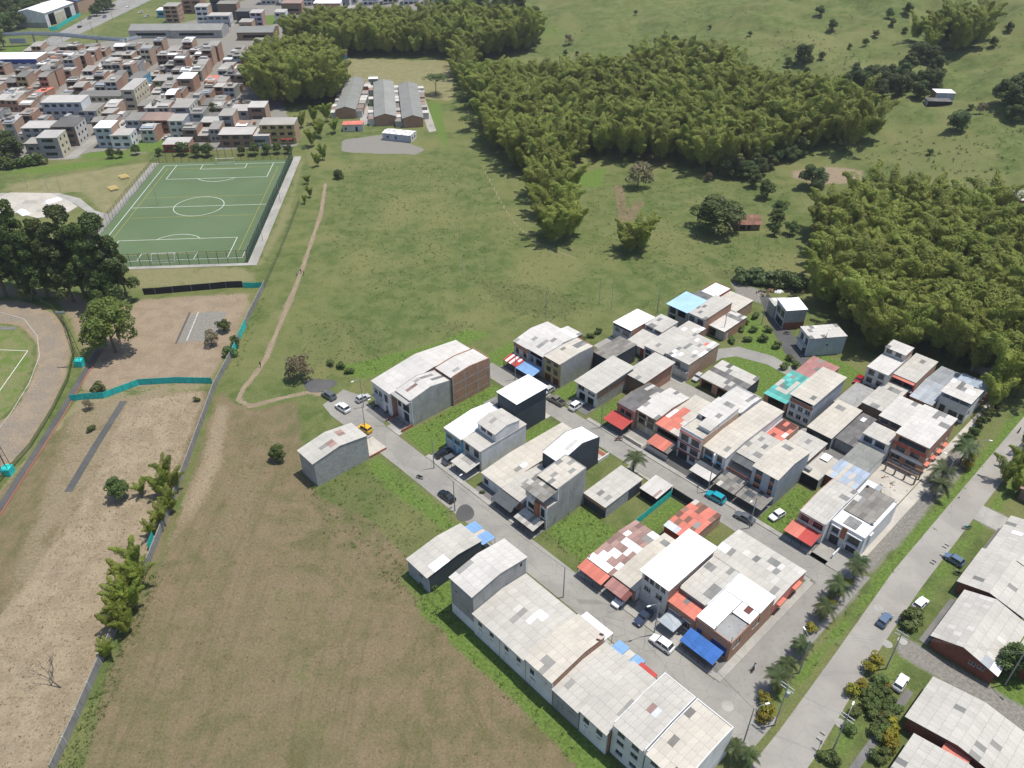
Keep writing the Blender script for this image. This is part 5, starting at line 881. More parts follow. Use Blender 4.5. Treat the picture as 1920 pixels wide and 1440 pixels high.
# ---- two skewed houses on the dark lane
HA = GA + math.atan2(7.8, 5.6)
h = house('two storey house with a bright metal roof and long glazed front on the dark lane', 0, 5.6, 0, 8.2, 6.2, 6.8, None, rot=HA + R(-90), org=UV(-1.6, 107.2), roof='white_roof', walls=('conc', 'conc', 'conc', 'conc'), sky=0) if False else \
    house('two storey house with a bright metal roof and long glazed front on the dark lane', 0, 6.2, 0, 6.0, 6.3, 6.6, None, rot=HA, org=UV(-2.6, 108.6), roof='white_roof', walls=('rough_conc', 'conc', 'bluegrey', 'conc'), sky=0, lo=[(.6, 2.6, 3.4, 5.4, 'W', 'frame_d'), (3.0, 5.2, 3.4, 5.4, 'W', 'frame_d'), (.6, 5.0, .3, 2.5, 'W', 'frame_d')])
low_wall(h, -.01, 6.2, -.02, -.005, .02, 2.2, 'brick_red', 'brick_base'); block(h, -.4, 4.6, 6.2, 10.4, 0, 4.2, 4.3, None, roof='white_roof', walls=('conc', 'conc', 'conc', 'conc'), sky=0, alt=('sheet', .5))
h = house('house with a long pale blue grey side wall at the bamboo edge', 0, 10.4, 0, 6.0, 5.7, 5.7, None, rot=HA, org=UV(9.2, 101.0), roof='sheet_light', walls=('bluegrey', 'conc', 'white', 'conc'), sky=.1, nx_=9, nyf=4, fo=[(5.0, 5.7, 3.0, 3.5, 's', 'frame_d')], lo=[(.6, 2.2, 3.0, 5.0, 'W', 'frame_d'), (3.2, 5.0, 3.0, 5.0, 'W', 'frame_br'), (.8, 2.6, .02, 2.3, 'g', 'frame_d')])
low_wall(h, -.9, -.02, .2, 5.8, 2.6, 2.75, 'conc', 'balcony')
# ---- brick houses across the main road
def gable(label, u0, u1, v0, v1, h_, rz, roof='sheet', walls='brick_red', rf=.45, **k):
    """ridge parallel to the road: the local frame is turned a quarter"""
    org = UV(u1, v0)
    return house(label, 0, v1 - v0, 0, u1 - u0, h_, h_, (1 - rf, rz), rot=GA + R(90), org=org, roof=roof, walls=walls, ov=(.5, .5, .35, .35), sky=k.pop('sky', .02), **k)
h = gable('red brick gabled house with a long ribbed roof across the main road', 72.0, 82.2, 33.0, 47.0, 3.0, 4.6, nyf=4, nyb=4, nx_=13, lo=[(1.6, 2.7, 1.9, 2.7, 'w'), (3.0, 4.0, 1.7, 2.6, 'w')], patch=((0, 0, 'white_roof'), (1, 0, 'white_roof'), (0, 1, 'zinc'), (1, 1, 'zinc')), alt=('sheet_light', .12))
h = gable('grey roofed brick house beside the blue grey parked car', 70.2, 81.0, 48.6, 60.0, 3.0, 4.3, nx_=11)
h = gable('grey roofed brick house nearest the side lane across the main road', 70.8, 82.0, 60.3, 73.4, 3.0, 4.3, nx_=12, alt=('white_roof', .02))
h = gable('broad ribbed roof brick house at the lower right with a courtyard', 75.8, 92.0, 14.6, 24.4, 3.2, 4.6, nx_=10, nyf=6, nyb=5, sky=.04, patch=((4, 3, 'skylight'),))
h = gable('ribbed roof brick house at the bottom right corner with a red sheet strip', 78.0, 94.0, 1.0, 12.4, 3.0, 4.4, nx_=11, nyf=6, nyb=5, alt=('skylight', .08), patch=((9, 3, 'salmon'), (9, 4, 'salmon'), (10, 3, 'salmon'), (10, 4, 'salmon')))
h = house('small red sheet lean to between the two lower right roofs', 81.6, 85.2, 11.9, 15.0, 2.9, 3.3, None, roof='salmon', walls='brick_red', sky=0, name='lean_to', cat='lean-to')
h = gable('bottom right corner brick house running out of the picture', 80.0, 96.0, -14.0, .6, 3.0, 4.3, nx_=13)
h = gable('small red brick outbuilding behind the gabled house', 83.4, 87.0, 38.0, 45.0, 2.4, 2.8, walls='brick_red', name='outbuilding', cat='outbuilding')
h = gable('upper right brick house with a dark open carport beside the bamboo', 69.0, 79.0, 84.0, 93.0, 3.0, 4.0, roof='rusty', walls='brick_dark', lo=[(1.0, 7.0, .02, 2.6, 'o')], nx_=9)
# ---- huts and farm buildings on the slopes
def at_house(label, px, py, W_, D_, h_, rz, roof, walls, rot=0.0, **k):
    x, y, z = P3(px, py); return house(label, 0, W_, 0, D_, h_, h_, (.5, rz) if rz else None, rot=rot, org=(x, y), z=z - .05, roof=roof, walls=walls, **k)
h = at_house('old farm hut with a brown tiled roof beside the big round tree', 1384, 432, 7.6, 7.5, 2.6, 4.2, 'clay_tile', ('brick_dark', 'brick_dark', 'brick_dark', 'offwhite'), R(2), sky=0, ov=(.7, .6, .6, .6), fo=[(.5, 2.4, .02, 2.2, 'o'), (3.2, 4.2, .02, 2.1, 'o')], name='hut', cat='hut')
h = at_house('white roofed shelter on a red earth cut high on the pasture', 1752, 188, 8, 6, 3.2, 0, 'white_roof', ('bluegrey', 'brick', 'brick', 'brick'), R(-6), sky=0, name='hut', cat='hut')
h = at_house('dark grey roofed byre just below the white roofed shelter', 1738, 200, 10, 5, 2.4, 0, 'sheet_dark', ('blackp', 'brick', 'conc', 'conc'), R(-6), sky=0, name='hut', cat='hut')
h = at_house('pale roofed farmhouse at the right edge above the bamboo', 1900, 396, 14, 9, 4.2, 5.0, 'sheet_light', ('brick_red', 'brick', 'brick_red', 'brick'), R(-12), sky=0)
h = at_house('farm annex with white, red and grey sheets at the right edge', 1856, 404, 9, 7, 2.4, 0, 'sheet', ('conc', 'brick', 'redpaint', 'brick'), R(-12), sky=.1, alt=('white_roof', .35), name='hut', cat='hut')
h = at_house('small mottled roof shed under the bamboo behind the zinc roofs', 1818, 694, 4.6, 3.4, 2.6, 0, 'sheet_light', 'conc', GA, sky=0, alt=('rusty', .4), name='shed', cat='shed')
# ------------------------------------------------------------------ the town beyond the pitch
TA = R(2.0)
for n_, c_ in (('troof_a', (0.25, 0.238, 0.215)), ('troof_b', (0.34, 0.322, 0.29)), ('troof_c', (0.18, 0.172, 0.158)), ('troof_d', (0.45, 0.43, 0.40)), ('troof_e', (0.30, 0.215, 0.175)), ('troof_f', (0.12, 0.115, 0.11))): m_sheet(n_, c_, .10, .4, pitch=.6, dirt=.65)
TOWN = []
def tpoint(x, y, dx, dy): return (x + dx * math.cos(TA) - dy * math.sin(TA), y + dx * math.sin(TA) + dy * math.cos(TA))
def overlaps(x, y, W_, D_):
    for (a, b, c_, d_) in TOWN:
        if x < a + c_ - .3 and x + W_ > a + .3 and y < b + d_ - .3 and y + D_ > b + .3: return True
    return False
ORD = ['', 'first', 'second', 'third', 'fourth', 'fifth', 'sixth', 'seventh', 'eighth', 'ninth', 'tenth', 'eleventh', 'twelfth', 'thirteenth', 'fourteenth', 'fifteenth', 'sixteenth']
def ordn(n): return ORD[n] if n < len(ORD) else '%d%s' % (n, 'th' if 10 < n % 100 < 14 else {1: 'st', 2: 'nd', 3: 'rd'}.get(n % 10, 'th'))
def thouse(label, x, y, W_, D_, h, roof, walls, fl, near=True, nw=2, side=False, tilt=None, rise=None, kind=None, reg=True, **k):
    kd = kind or ('s' if near else 'o'); fh = h / fl
    f = wins(W_, fl, nw, W_ / nw * (.55 if near else .68), 1.35 if near else 1.6, fh * .33, fh, 0, kd, 'frame_d' if kd != 'o' else None)
    r_ = wins(D_ - .4, fl, max(2, round(D_ / 4)), 1.3, 1.3, fh * .33, fh, 0, kd, 'frame_d' if kd != 'o' else None) if side else ()
    if reg: TOWN.append((x, y, W_, D_))
    return house(label, 0, W_, 0, D_, h, h + (tilt if tilt is not None else .4), (.5, h + rise) if rise else None, rot=TA, org=(x, y), roof=roof, walls=walls, fo=f, ro=[(a + .2, b + .2, c_, d_, *q) for a, b, c_, d_, *q in r_], sheets=False, ov=(.4, .2, .1, .1), **k)
def pb(px, py): return P(px, py)
# landmarks of the front rows (corner pixel of the front left base)
LM = [('three storey corner house with grey front and cream side windows by the park', 80, 296, 9.0, 9.0, 8.7, 'troof_d', ('rough_conc', 'conc', 'conc', 'cream'), 3, 1, True),
      ('low grey house with a pale roof left of the cream corner house', 52, 288, 8.0, 7.0, 4.4, 'troof_b', ('conc', 'conc', 'conc', 'conc'), 1, 2, False),
      ('unfinished brick three storey house under a dark roof at the street corner', 106, 274, 10.5, 12.0, 8.6, 'troof_f', ('brick_dark', 'brick', 'brick', 'offwhite'), 3, 2, True),
      ('long double house with a pale shiny roof and dark balcony front', 50, 272, 16.5, 9.0, 7.6, 'troof_d', ('conc', 'brick', 'brick', 'brick'), 3, 4, False),
      ('white roofed narrow three storey house facing the park at the street corner', 186, 277, 7.6, 9.0, 8.8, 'white_roof', ('bluegrey', 'brick', 'brick', 'brick_pale'), 3, 2, False),
      ('pale roofed two storey house next to the narrow white roofed house', 212, 278, 9.0, 8.0, 5.8, 'troof_d', ('white', 'conc', 'conc', 'white'), 2, 2, True),
      ('big white three storey house with a tall white side wall', 90, 232, 18.5, 10.5, 10.0, 'troof_d', ('bluegrey', 'conc', 'conc', 'white'), 3, 5, False),
      ('grey house with shuttered side next to the tall white side wall', 148, 232, 10.0, 12.0, 6.0, 'troof_a', ('bluegrey', 'conc', 'conc', 'cream'), 2, 2, True),
      ('long cream corner block with many windows along the side street', 150, 206, 26.0, 9.0, 6.6, 'troof_c', ('cream', 'conc', 'conc', 'cream'), 2, 8, True),
      ('sky blue two storey house on the side street', 246, 170, 7.0, 14.0, 6.0, 'troof_c', ('sky_blue', 'conc', 'conc', 'sky_blue'), 2, 1, True),
      ('dark fronted grey roofed house at the left end of the coloured row', 241, 251, 6.6, 11.0, 6.2, 'troof_a', ('bluegrey', 'brick', 'brick', 'brick'), 2, 2, False),
      ('cream fronted house with a brown roof in the coloured row', 268, 250, 6.6, 11.0, 6.0, 'troof_e', ('cream', 'brick', 'brick', 'brick'), 2, 2, False),
      ('brick fronted house with a pink eave in the coloured row', 295, 250, 6.4, 11.0, 6.0, 'troof_e', ('terracotta', 'brick', 'brick', 'pink'), 2, 2, False),
      ('slim white three storey house with a plain grey side wall', 323, 263, 7.0, 9.0, 8.8, 'troof_b', ('offwhite', 'conc', 'conc', 'greyw'), 3, 2, False),
      ('grey three storey house with white framed side windows above the green', 329, 236, 8.4, 13.0, 8.6, 'troof_b', ('greyw', 'conc', 'conc', 'offwhite'), 3, 1, True),
      ('low white roofed house behind the trees at the pitch', 308, 286, 11.0, 8.0, 3.6, 'troof_d', ('redpaint', 'brick', 'white', 'brick'), 1, 2, False),
      ('small red brick two storey house on the green', 380, 252, 8.4, 7.0, 5.6, 'troof_d', ('brick_red', 'brick', 'brick', 'brick_pale'), 2, 2, False),
      ('wide flat roofed dark brick house behind the far goal', 414, 276, 15.0, 9.0, 5.6, 'troof_d', ('brick_dark', 'brick', 'brick', 'brick'), 2, 3, False),
      ('pale flat roofed annex right of the dark brick house', 470, 274, 9.0, 9.0, 4.6, 'troof_d', ('greyw', 'conc', 'conc', 'brick'), 1, 1, False),
      ('orange and yellow banded three storey house by the bamboo', 492, 270, 15.5, 9.0, 8.6, 'troof_b', ('ochre', 'brick', 'brick', 'brick_pale'), 3, 4, False),
      ('tall bare brick tower house with a pale top left of the bamboo', 471, 240, 8.0, 8.5, 9.6, 'troof_d', ('brick_dark', 'brick', 'brick', 'brick_pale'), 3, 1, False),
      ('stepped white house with a curved plaster side near the green', 436, 234, 8.6, 9.0, 6.6, 'troof_d', ('offwhite', 'conc', 'conc', 'conc'), 2, 2, False),
      ('mustard fronted two storey house in the middle of the town', 291, 174, 7.4, 11.0, 6.2, 'troof_b', ('yellow', 'brick', 'brick', 'brick'), 2, 2, False),
      ('white topped house with one broad window in the middle of the town', 338, 172, 8.0, 11.0, 6.8, 'white_roof', ('brick_pale', 'brick', 'brick', 'brick'), 2, 1, False),
      ('wide hall with a white roof over a deep blue fascia at the left edge', -22, 140, 30.0, 14.0, 8.4, 'white_roof', ('white', 'conc', 'conc', 'brick_pale'), 2, 6, False),
      ('four storey cream house front above the side street', 236, 206, 6.5, 20.0, 9.8, 'troof_d', ('cream', 'brick', 'brick', 'cream'), 3, 1, True)]
for i, (lb, px, py, W_, D_, h_, rf, wl, fl, nw, sd) in enumerate(LM):
    x, y = pb(px, py); hh = thouse(lb, x, y, W_, D_, h_, rf, wl, fl, True, nw, sd, group=None)
    if 'deep blue fascia' in lb: band(hh, 0, W_, 0, h_ - 2.2, h_ - .1, 'door_bl', .3)
    if 'orange and yellow' in lb:
        for z in (2.7, 5.6): band(hh, 0, W_, 0, z, z + .4, 'yellow', .5)
        awning(hh, 9, 14, -1.4, -.1, 2.4, 2.6, 'red_sheet', posts=2, nx_=3)
WALLS = (('bare brick', ('brick', 'brick', 'brick', 'brick_pale')), ('grey plastered', ('conc', 'conc', 'conc', 'brick_pale')), ('white painted', ('offwhite', 'conc', 'conc', 'brick')), ('dark brick', ('brick_dark', 'brick', 'brick', 'brick')), ('cream painted', ('cream', 'conc', 'brick', 'brick_pale')), ('pale blue grey', ('bluegrey', 'conc', 'conc', 'conc')),
         ('terracotta painted', ('terracotta', 'brick', 'brick', 'brick_pale')), ('pink painted', ('pink', 'brick', 'brick', 'brick')), ('ochre painted', ('ochre', 'brick', 'brick', 'brick_pale')))
ROOFS = (('grey', 'troof_a'), ('pale grey', 'troof_b'), ('dark grey', 'troof_c'), ('pale', 'troof_d'), ('brown', 'troof_e'), ('charcoal', 'troof_f'), ('bright white', 'white_roof'), ('salmon', 'salmon'))
WW = (.24, .17, .13, .16, .11, .05, .06, .04, .05); RW = (.27, .24, .22, .10, .07, .07, .02, .015)
RB = [P(px, py) for px, py in ((556, 285), (535, 262), (468, 215), (470, 165), (512, 120), (528, 75), (520, 48))]
def xmax_at(y):
    for (x0, y0), (x1, y1) in zip(RB, RB[1:]):
        if y0 <= y <= y1: return x0 + (x1 - x0) * (y - y0) / (y1 - y0)
    return RB[-1][0] if y > RB[-1][1] else RB[0][0]
rows = [353, 363.2, 376, 386.2, 399, 409.2, 422, 432.2, 445, 455.2, 468, 478.2, 491, 501.2, 513]
street_x = [-196, -232, -158]
for ri, y0 in enumerate(rows):
    xl = -0.64 * y0 - 14 if y0 < 470 else -298 + (y0 - 470) * .1
    xr = xmax_at(y0 + 6) - 3; x = xl; n_ = 0
    front_row = y0 < 380
    while x < xr - 5:
        W_ = random.choice((4.8, 5.4, 5.8, 6.0, 6.4)); D_ = random.uniform(8.8, 10.1)
        yy = y0 + (x - xl) * .035 * 0
        if front_row and x > -200 and y0 < 360 and x < -172: x += W_; continue
        if any(abs(x + W_ / 2 - (sx - (y0 - 340) * .09)) < 5.0 for sx in street_x): x += 3; continue
        if overlaps(x, yy, W_, D_) or random.random() < .03: x += 2.2; continue
        n_ += 1
        fl = random.choices((1, 2, 3), (.40, .48, .12))[0]; h_ = fl * 2.75 + random.uniform(.1, .7)
        wn, wl = WALLS[random.choices(range(9), WW)[0]]; rn, rf = ROOFS[random.choices(range(8), RW)[0]]
        lb = '%s storey %s house, %s roof, %s from left in town row %s' % (('one', 'two', 'three')[fl - 1], wn, rn, ordn(n_), ORD[ri + 1])
        hh = thouse(lb, x, yy + random.uniform(0, .8), W_ - .03, D_, h_, rf, wl, fl, y0 < 400, random.choice((1, 2, 2)), False, tilt=random.choice((-.3, .5, .8)), rise=random.choice((None, None, .8)), group=None, front=True)
        if random.random() < .55: low_wall(hh, W_ * random.uniform(.1, .5), W_ * .5 + random.uniform(.6, 2.4), D_ * .25, D_ * random.uniform(.45, .75), h_ + .3, h_ + random.uniform(.75, 1.9), random.choice(('conc', 'brick', 'offwhite', 'troof_d', 'troof_b', 'troof_c')), 'rooftop_room')
        if random.random() < .3: slope(hh, .3, W_ - .4, D_ * .02, D_ * .4, h_ + .62, h_ + .8, random.choice(('troof_b', 'troof_d', 'white_roof', 'zinc')), 2, 1, (), sheets=False, name='roof_patch')
        x += W_
# long market sheds and taller blocks at the back of the town
def pbox(lb, px, py, W_, D_, h_, rf, wl, fl, nw, sd=False, rise=None, **k):
    x, y = P(px, py); return thouse(lb, x, y, W_, D_, h_, rf, wl, fl, False, nw, sd, rise=rise, **k)
pbox('long translucent grey market shed left of the middle at the town back', 244, 72, 29, 16, 5, 'green_sheet', 'conc', 1, 1, rise=2.4); pbox('long translucent grey market shed in the middle of the town back', 322, 72, 34, 18, 5, 'green_sheet', 'conc', 1, 1, rise=2.4); pbox('long translucent grey market shed at the right of the town back', 446, 76, 24, 18, 5, 'green_sheet', 'brick_dark', 1, 1, rise=2.0)
pbox('tan brick four storey block with balconies beside the highway', 312, 43, 10, 12, 11, 'troof_b', ('brick_pale', 'brick', 'brick', 'brick_pale'), 4, 2, True); pbox('blue awning shop with a white roof beside the highway', 296, 33, 16, 9, 5, 'white_roof', ('sky_blue', 'conc', 'conc', 'conc'), 1, 3)
pbox('tall red brown brick block behind the tan block', 345, 26, 14, 14, 15, 'troof_a', ('brick', 'brick', 'brick', 'brick'), 5, 2); pbox('white four storey house with a lower white wing', 372, 50, 9, 10, 13, 'troof_d', ('white', 'conc', 'conc', 'brick_pale'), 4, 2); pbox('long white three storey wing with small windows', 391, 51, 16, 9, 7.5, 'troof_d', ('bluegrey', 'conc', 'conc', 'white'), 2, 3, True)
pbox('dark slate building behind the white wing', 398, 27, 9, 9, 11, 'troof_b', 'dark', 2, 1); pbox('bare brown brick block with no windows', 412, 38, 14, 10, 11, 'troof_a', ('brick_dark', 'brick', 'brick', 'brick'), 1, 1); pbox('dark charcoal house right of the bare brick block', 446, 44, 13, 9, 8, 'troof_c', 'dark', 1, 1); pbox('pink and brick house with paired windows near the top grove', 472, 50, 8.5, 10, 9, 'troof_d', ('lilac', 'brick', 'brick', 'brick_pale'), 3, 2)
pbox('gabled brick house next to the charcoal house', 450, 56, 9, 10, 5, 'troof_b', 'brick_pale', 1, 2); pbox('white and blue windowed house beside the top grove', 517, 44, 8, 9, 7.5, 'troof_d', ('white', 'conc', 'conc', 'white'), 2, 2); pbox('white walled brick house with a red tiled slope at the top grove', 530, 28, 15, 12, 8, 'troof_e', ('brick_dark', 'brick', 'brick', 'brick_pale'), 1, 1)
pbox('white roofed brick building peeking over the top grove', 590, 28, 20, 12, 8, 'white_roof', ('brick', 'brick', 'brick', 'white'), 1, 2); pbox('grey gabled hall behind the top grove', 608, 18, 20, 14, 10, 'troof_b', ('greyw', 'conc', 'conc', 'white'), 1, 1)
for i in range(9):
    px = 490 + i * 38; pbox('white apartment tower with dark paired windows, %s from the left at the top edge' % ordn(i + 1), px, 9 + (i % 3), 12, 12, 17, 'troof_d', ('white' if i % 3 else 'offwhite', 'conc', 'greyw', 'bluegrey'), 6, 3, True)
for i, px in enumerate((652, 676, 700, 722, 742, 764, 786, 805)):
    pbox('low grey roofed house below the towers, %s from the left behind the top grove' % ordn(i + 1), px, 24 + (i * 7) % 11, 10, 9, 4.2, ('troof_b', 'troof_a', 'troof_d')[i % 3], ('conc', 'brick', 'brick', 'white'), 1, 2)
for i, (px, py) in enumerate(((575, 97), (604, 98), (625, 112))):
    pbox(('blue and white hut with an orange roof between the two left groves', 'blue walled shed beside the orange roofed hut', 'orange roofed stall at the corner of the dry square field')[i], px, py, 8, 6, 2.8, ('salmon', 'pale_blue', 'salmon')[i], ('sky_blue', 'brick', 'brick', 'sky_blue'), 1, 1)
# warehouse and blue roofed brick works beyond the highway
def tgable(label, org, L, Wd, h_, rz, rot, roof, walls, **k):
    """org: near right corner; the ridge runs away from the viewer for length L"""
    return house(label, 0, L, 0, Wd, h_, h_, (.5, rz), rot=rot + R(90), org=org, roof=roof, walls=walls, sheets=False, ov=(.4, .4, .3, .3), **k)
h = tgable('large white warehouse with a shallow gabled roof beyond the highway', P(91, 52), 40, 22, 9.5, 12, R(-3), 'white_roof', ('white', 'white', 'white', 'white'), fo=[(4, 12, .1, 8, 'o'), (26, 34, .1, 8, 'o')], name='warehouse', cat='warehouse'); low_wall(h, -.06, -.01, .1, 21.9, .0, 3.2, 'rough_conc', 'dado'); band(h, 13, 25, 0, .1, 7, 'cream', .2)
h = tgable('brick works with a deep blue sheet roof beyond the highway', P(150, 26), 30, 26, 9, 12, R(-3), 'deep_blue', ('brick_pale', 'brick', 'brick', 'brick'), name='works', cat='works building')
# terraced brick rows in the square field
for lb, px, py, L, Wd, an in (('left terrace of brick houses with a long grey green roof', 668, 222, 56, 9.5, 4), ('middle terrace of brick houses with a long grey green roof', 744, 235, 62, 10, 8.5), ('right terrace of brick houses with a long grey green roof', 794, 238, 60, 9.5, 8.5)):
    h = tgable(lb, P(px, py), L, Wd, 4.4, 5.8, R(an), 'green_sheet', ('brick', 'brick', 'brick', 'brick'), name='terrace', cat='terrace')
    for i in range(11):
        y = 1 + i * L / 11.2
        for s_ in (-1, 1):
            if random.random() < .8: block(h, y, y + 4.4, *((Wd + .15, Wd + 2.6 + random.random()) if s_ > 0 else (-2.6 - random.random(), -.15)), 0, 2.5 + random.random() * .8, None, None, roof=random.choice(('troof_a', 'troof_c', 'sheet_light', 'troof_e', 'troof_b')), walls=random.choice(('offwhite', 'brick', 'conc')), sheets=False, ov=(.1, .1, .1, .1))
h = at_house('small house with a salmon sheet roof in front of the terraces', 643, 247, 9.5, 5.5, 3.2, 0, 'salmon', ('offwhite', 'conc', 'white', 'conc'), R(4), sky=0, fo=[(1, 2, .9, 2, 's', 'frame_d'), (6, 7, .02, 2.2, 'o')])
h = at_house('long white prefab house with a grey white roof in front of the terraces', 718, 262, 14, 6.5, 3.2, 3.6, 'sheet_light', ('bluegrey', 'white', 'white', 'white'), R(-17), sky=0, alt=('white_roof', .5), ro=[(1.2, 2.4, 1, 2.2, 's', 'frame_d'), (3.8, 5.0, 1, 2.2, 's', 'frame_d')], fo=[(2, 3, 1, 2.2, 's', 'frame_d'), (6, 7, 1, 2.2, 's', 'frame_d')])
h = at_house('small white roofed water hut behind the middle terrace', 692, 160, 5, 4, 3.4, 0, 'white_roof', 'greyw', R(5), sky=0, name='hut', cat='hut')
sheet('terrace_lane', [(672, 180), (686, 180), (698, 232), (676, 235)], 'paving', .03, False); sheet('terrace_lane', [(782, 182), (796, 182), (818, 245), (805, 248), (800, 238)], 'paving', .03, False)
# highway, park path, skate park, footbridge
hw = [P(px, py) for px, py in ((-60, 175), (0, 140), (60, 108), (120, 78), (190, 45), (300, -8))]; hw2 = [P(px, py) for px, py in ((-60, 148), (0, 118), (60, 88), (120, 56), (180, 24), (240, -12))]
m = MB()
for a, b, c_, d_ in zip(hw, hw[1:], hw2, hw2[1:]): m.quad((*a, .05), (*b, .05), (*d_, .05), (*c_, .05))
tag(m.build('highway', 'highway'), kind='structure')
m = MB()
for a, b, c_, d_ in zip(hw, hw[1:], hw2, hw2[1:]):
    p0, p1, p2, p3 = [(a[0] * (1 - t_) + c_[0] * t_, a[1] * (1 - t_) + c_[1] * t_) for t_ in (.44, .56)] + [(b[0] * (1 - t_) + d_[0] * t_, b[1] * (1 - t_) + d_[1] * t_) for t_ in (.56, .44)]
    m.prism([p0, p3, p2, p1], lambda x, y, z: (x, y, z), -.1, .16)
tag(m.build('median', 'gravel_lane'), kind='structure')
sheet('town_street', [(118, 299), (140, 298), (192, 258), (178, 252)], 'asphalt', .05, False); sheet('town_street', [(374, 222), (470, 232), (470, 226), (374, 214)], 'paving', .05, False)
sheet('park_path', [(0, 362), (110, 362), (150, 372), (178, 395), (205, 402), (200, 412), (170, 402), (140, 382), (105, 370), (0, 370)], 'paving', .05, False)
sk = thing('skate_park', 'pale concrete skate park with curved banks among the grass', 'skate park', P3(75, 385))
ox, oy = P(75, 385)
m = MB(); pts = [P(px, py) for px, py in ((20, 362), (95, 363), (125, 375), (146, 388), (120, 404), (70, 410), (30, 400), (-20, 420), (-30, 380))]
m.prism([(x - ox, y - oy) for x, y in pts], lambda a, b, d: (a, b, d), -.2, .25); m.build('floor', 'pale_slab', sk)
for i, (px, py) in enumerate(((60, 380), (100, 378), (122, 388), (45, 400), (85, 396))):
    x, y = P(px, py); m = MB(); m.hexa([(-3, -1.6, .2), (3, -1.6, .2), (3, 1.6, .2), (-3, 1.6, .2), (-2.2, -.4, 1.1), (2.2, -.4, 1.1), (2.2, .4, 1.1), (-2.2, .4, 1.1)]); m.build('ramp', 'white_paint' if i % 2 else 'pale_slab', sk, (x - ox, y - oy, 0), (0, 0, i * .8))
br = [P(px, py, 7) for px, py in ((-40, 69), (0, 66), (60, 63), (120, 66), (180, 72), (235, 76), (262, 70))]
fb = thing('footbridge', 'long curved pale footbridge crossing the highway at the left', 'footbridge', (*br[0], 0))
for nm, z0, z1, wd, mt in (('deck', 6.5, 7.0, 1.7, 'paving'), ('parapet', 7.0, 8.1, 1.68, 'bluegrey')):
    m = MB()
    for (ax, ay), (bx, by) in zip(br, br[1:]):
        d = Vector((bx - ax, by - ay)).normalized(); nn = Vector((-d.y, d.x))
        for s_ in ((0,) if nm == 'deck' else (-1, 1)):
            w0, w1 = (-wd, wd) if s_ == 0 else sorted((s_ * wd, s_ * (wd - .12)))
            q = [(ax + nn.x * w0, ay + nn.y * w0), (bx + nn.x * w0, by + nn.y * w0), (bx + nn.x * w1, by + nn.y * w1), (ax + nn.x * w1, ay + nn.y * w1)]
            m.prism([(x - br[0][0], y - br[0][1]) for x, y in q], lambda a, b, c_: (a, b, c_), z0, z1)
    m.build(nm, mt, fb)
for i in (1, 2, 4, 5): x, y = br[i]; MB().tube((x - br[0][0], y - br[0][1], 0), (x - br[0][0], y - br[0][1], 6.5), .6, .45, 8).build('pillar', 'pole_c', fb)
# ------------------------------------------------------------------ vegetation
def unit(v): return v / np.maximum(np.linalg.norm(v, axis=-1, keepdims=True), 1e-6)
def leaf_quads(pos, nrm, size, asp, rng, droop=0.0):
    """one quad per leaf clump, facing roughly along nrm"""
    n = len(pos); a = unit(np.cross(nrm, rng.normal(size=(n, 3)))); b = unit(np.cross(nrm, a))
    if droop: b = unit(b + np.array([0, 0, -droop])); a = unit(np.cross(b, nrm))
    s = (size * rng.uniform(.65, 1.3, n))[:, None]
    a = a * s * asp; b = b * s
    return np.stack([pos - a * .5 - b * .5, pos + a * .5 - b * .35, pos + a * .35 + b * .6, pos - a * .45 + b * .5], 1)
def crown(lobes, n, size, rng, asp=.8, shell=.72, up=.35):
    Q = []; vol = np.array([l[3] * l[4] * l[5] for l in lobes]) ** .67; cnt = np.maximum(8, (n * vol / vol.sum()).astype(int))
    for (cx, cy, cz, rx, ry, rz), k in zip(lobes, cnt):
        d = unit(rng.normal(size=(k, 3))); d[:, 2] = np.where(d[:, 2] < -.55, -d[:, 2], d[:, 2])
        r_ = shell + (1.06 - shell) * rng.random(k) ** .6
        p = np.array([cx, cy, cz]) + d * np.array([rx, ry, rz]) * r_[:, None]
        nr = unit(d / np.array([rx, ry, rz]) + rng.normal(size=(k, 3)) * .55 + np.array([0, 0, up]))
        Q.append(leaf_quads(p, nr, size, asp, rng))
    return np.concatenate(Q)
def lobes_round(rng, n, R_, H0, H1, lr, flat=.75):
    L = []
    for i in range(n):
        t = rng.random(); z = H0 + (H1 - H0) * t; rad = R_ * math.sqrt(max(.05, 1 - (2 * t - .85) ** 2 / 1.7)) * rng.uniform(.35, .9); a = rng.random() * 6.283
        q = lr * rng.uniform(.7, 1.25); L.append((rad * math.cos(a), rad * math.sin(a), z, q, q, q * flat))
    L.append((0, 0, (H0 + H1) / 2, R_ * .6, R_ * .6, (H1 - H0) * .42)); return L
def trunk_mesh(rng, lobes, r, h, mat='bark', nb=6):
    m = MB(); x = y = 0; pts = [(0, 0, -.3)]
    for k in range(1, 5): x += rng.normal() * .12 * h * .1; y += rng.normal() * .12 * h * .1; pts.append((x, y, h * k / 4))
    for k, (a, b) in enumerate(zip(pts, pts[1:])): m.tube(a, b, r * (1 - .17 * k), r * (1 - .17 * (k + 1)), 7, False)
    for l in list(lobes)[:nb]:
        s_ = pts[rng.integers(2, 5)]; mid = ((s_[0] + l[0]) / 2, (s_[1] + l[1]) / 2, (s_[2] + l[2]) / 2 + .3)
        m.tube(s_, mid, r * .38, r * .25, 5, False); m.tube(mid, l[:3], r * .25, r * .08, 5, False)
    return m.mesh('trunk', mat)
PROTO = {}
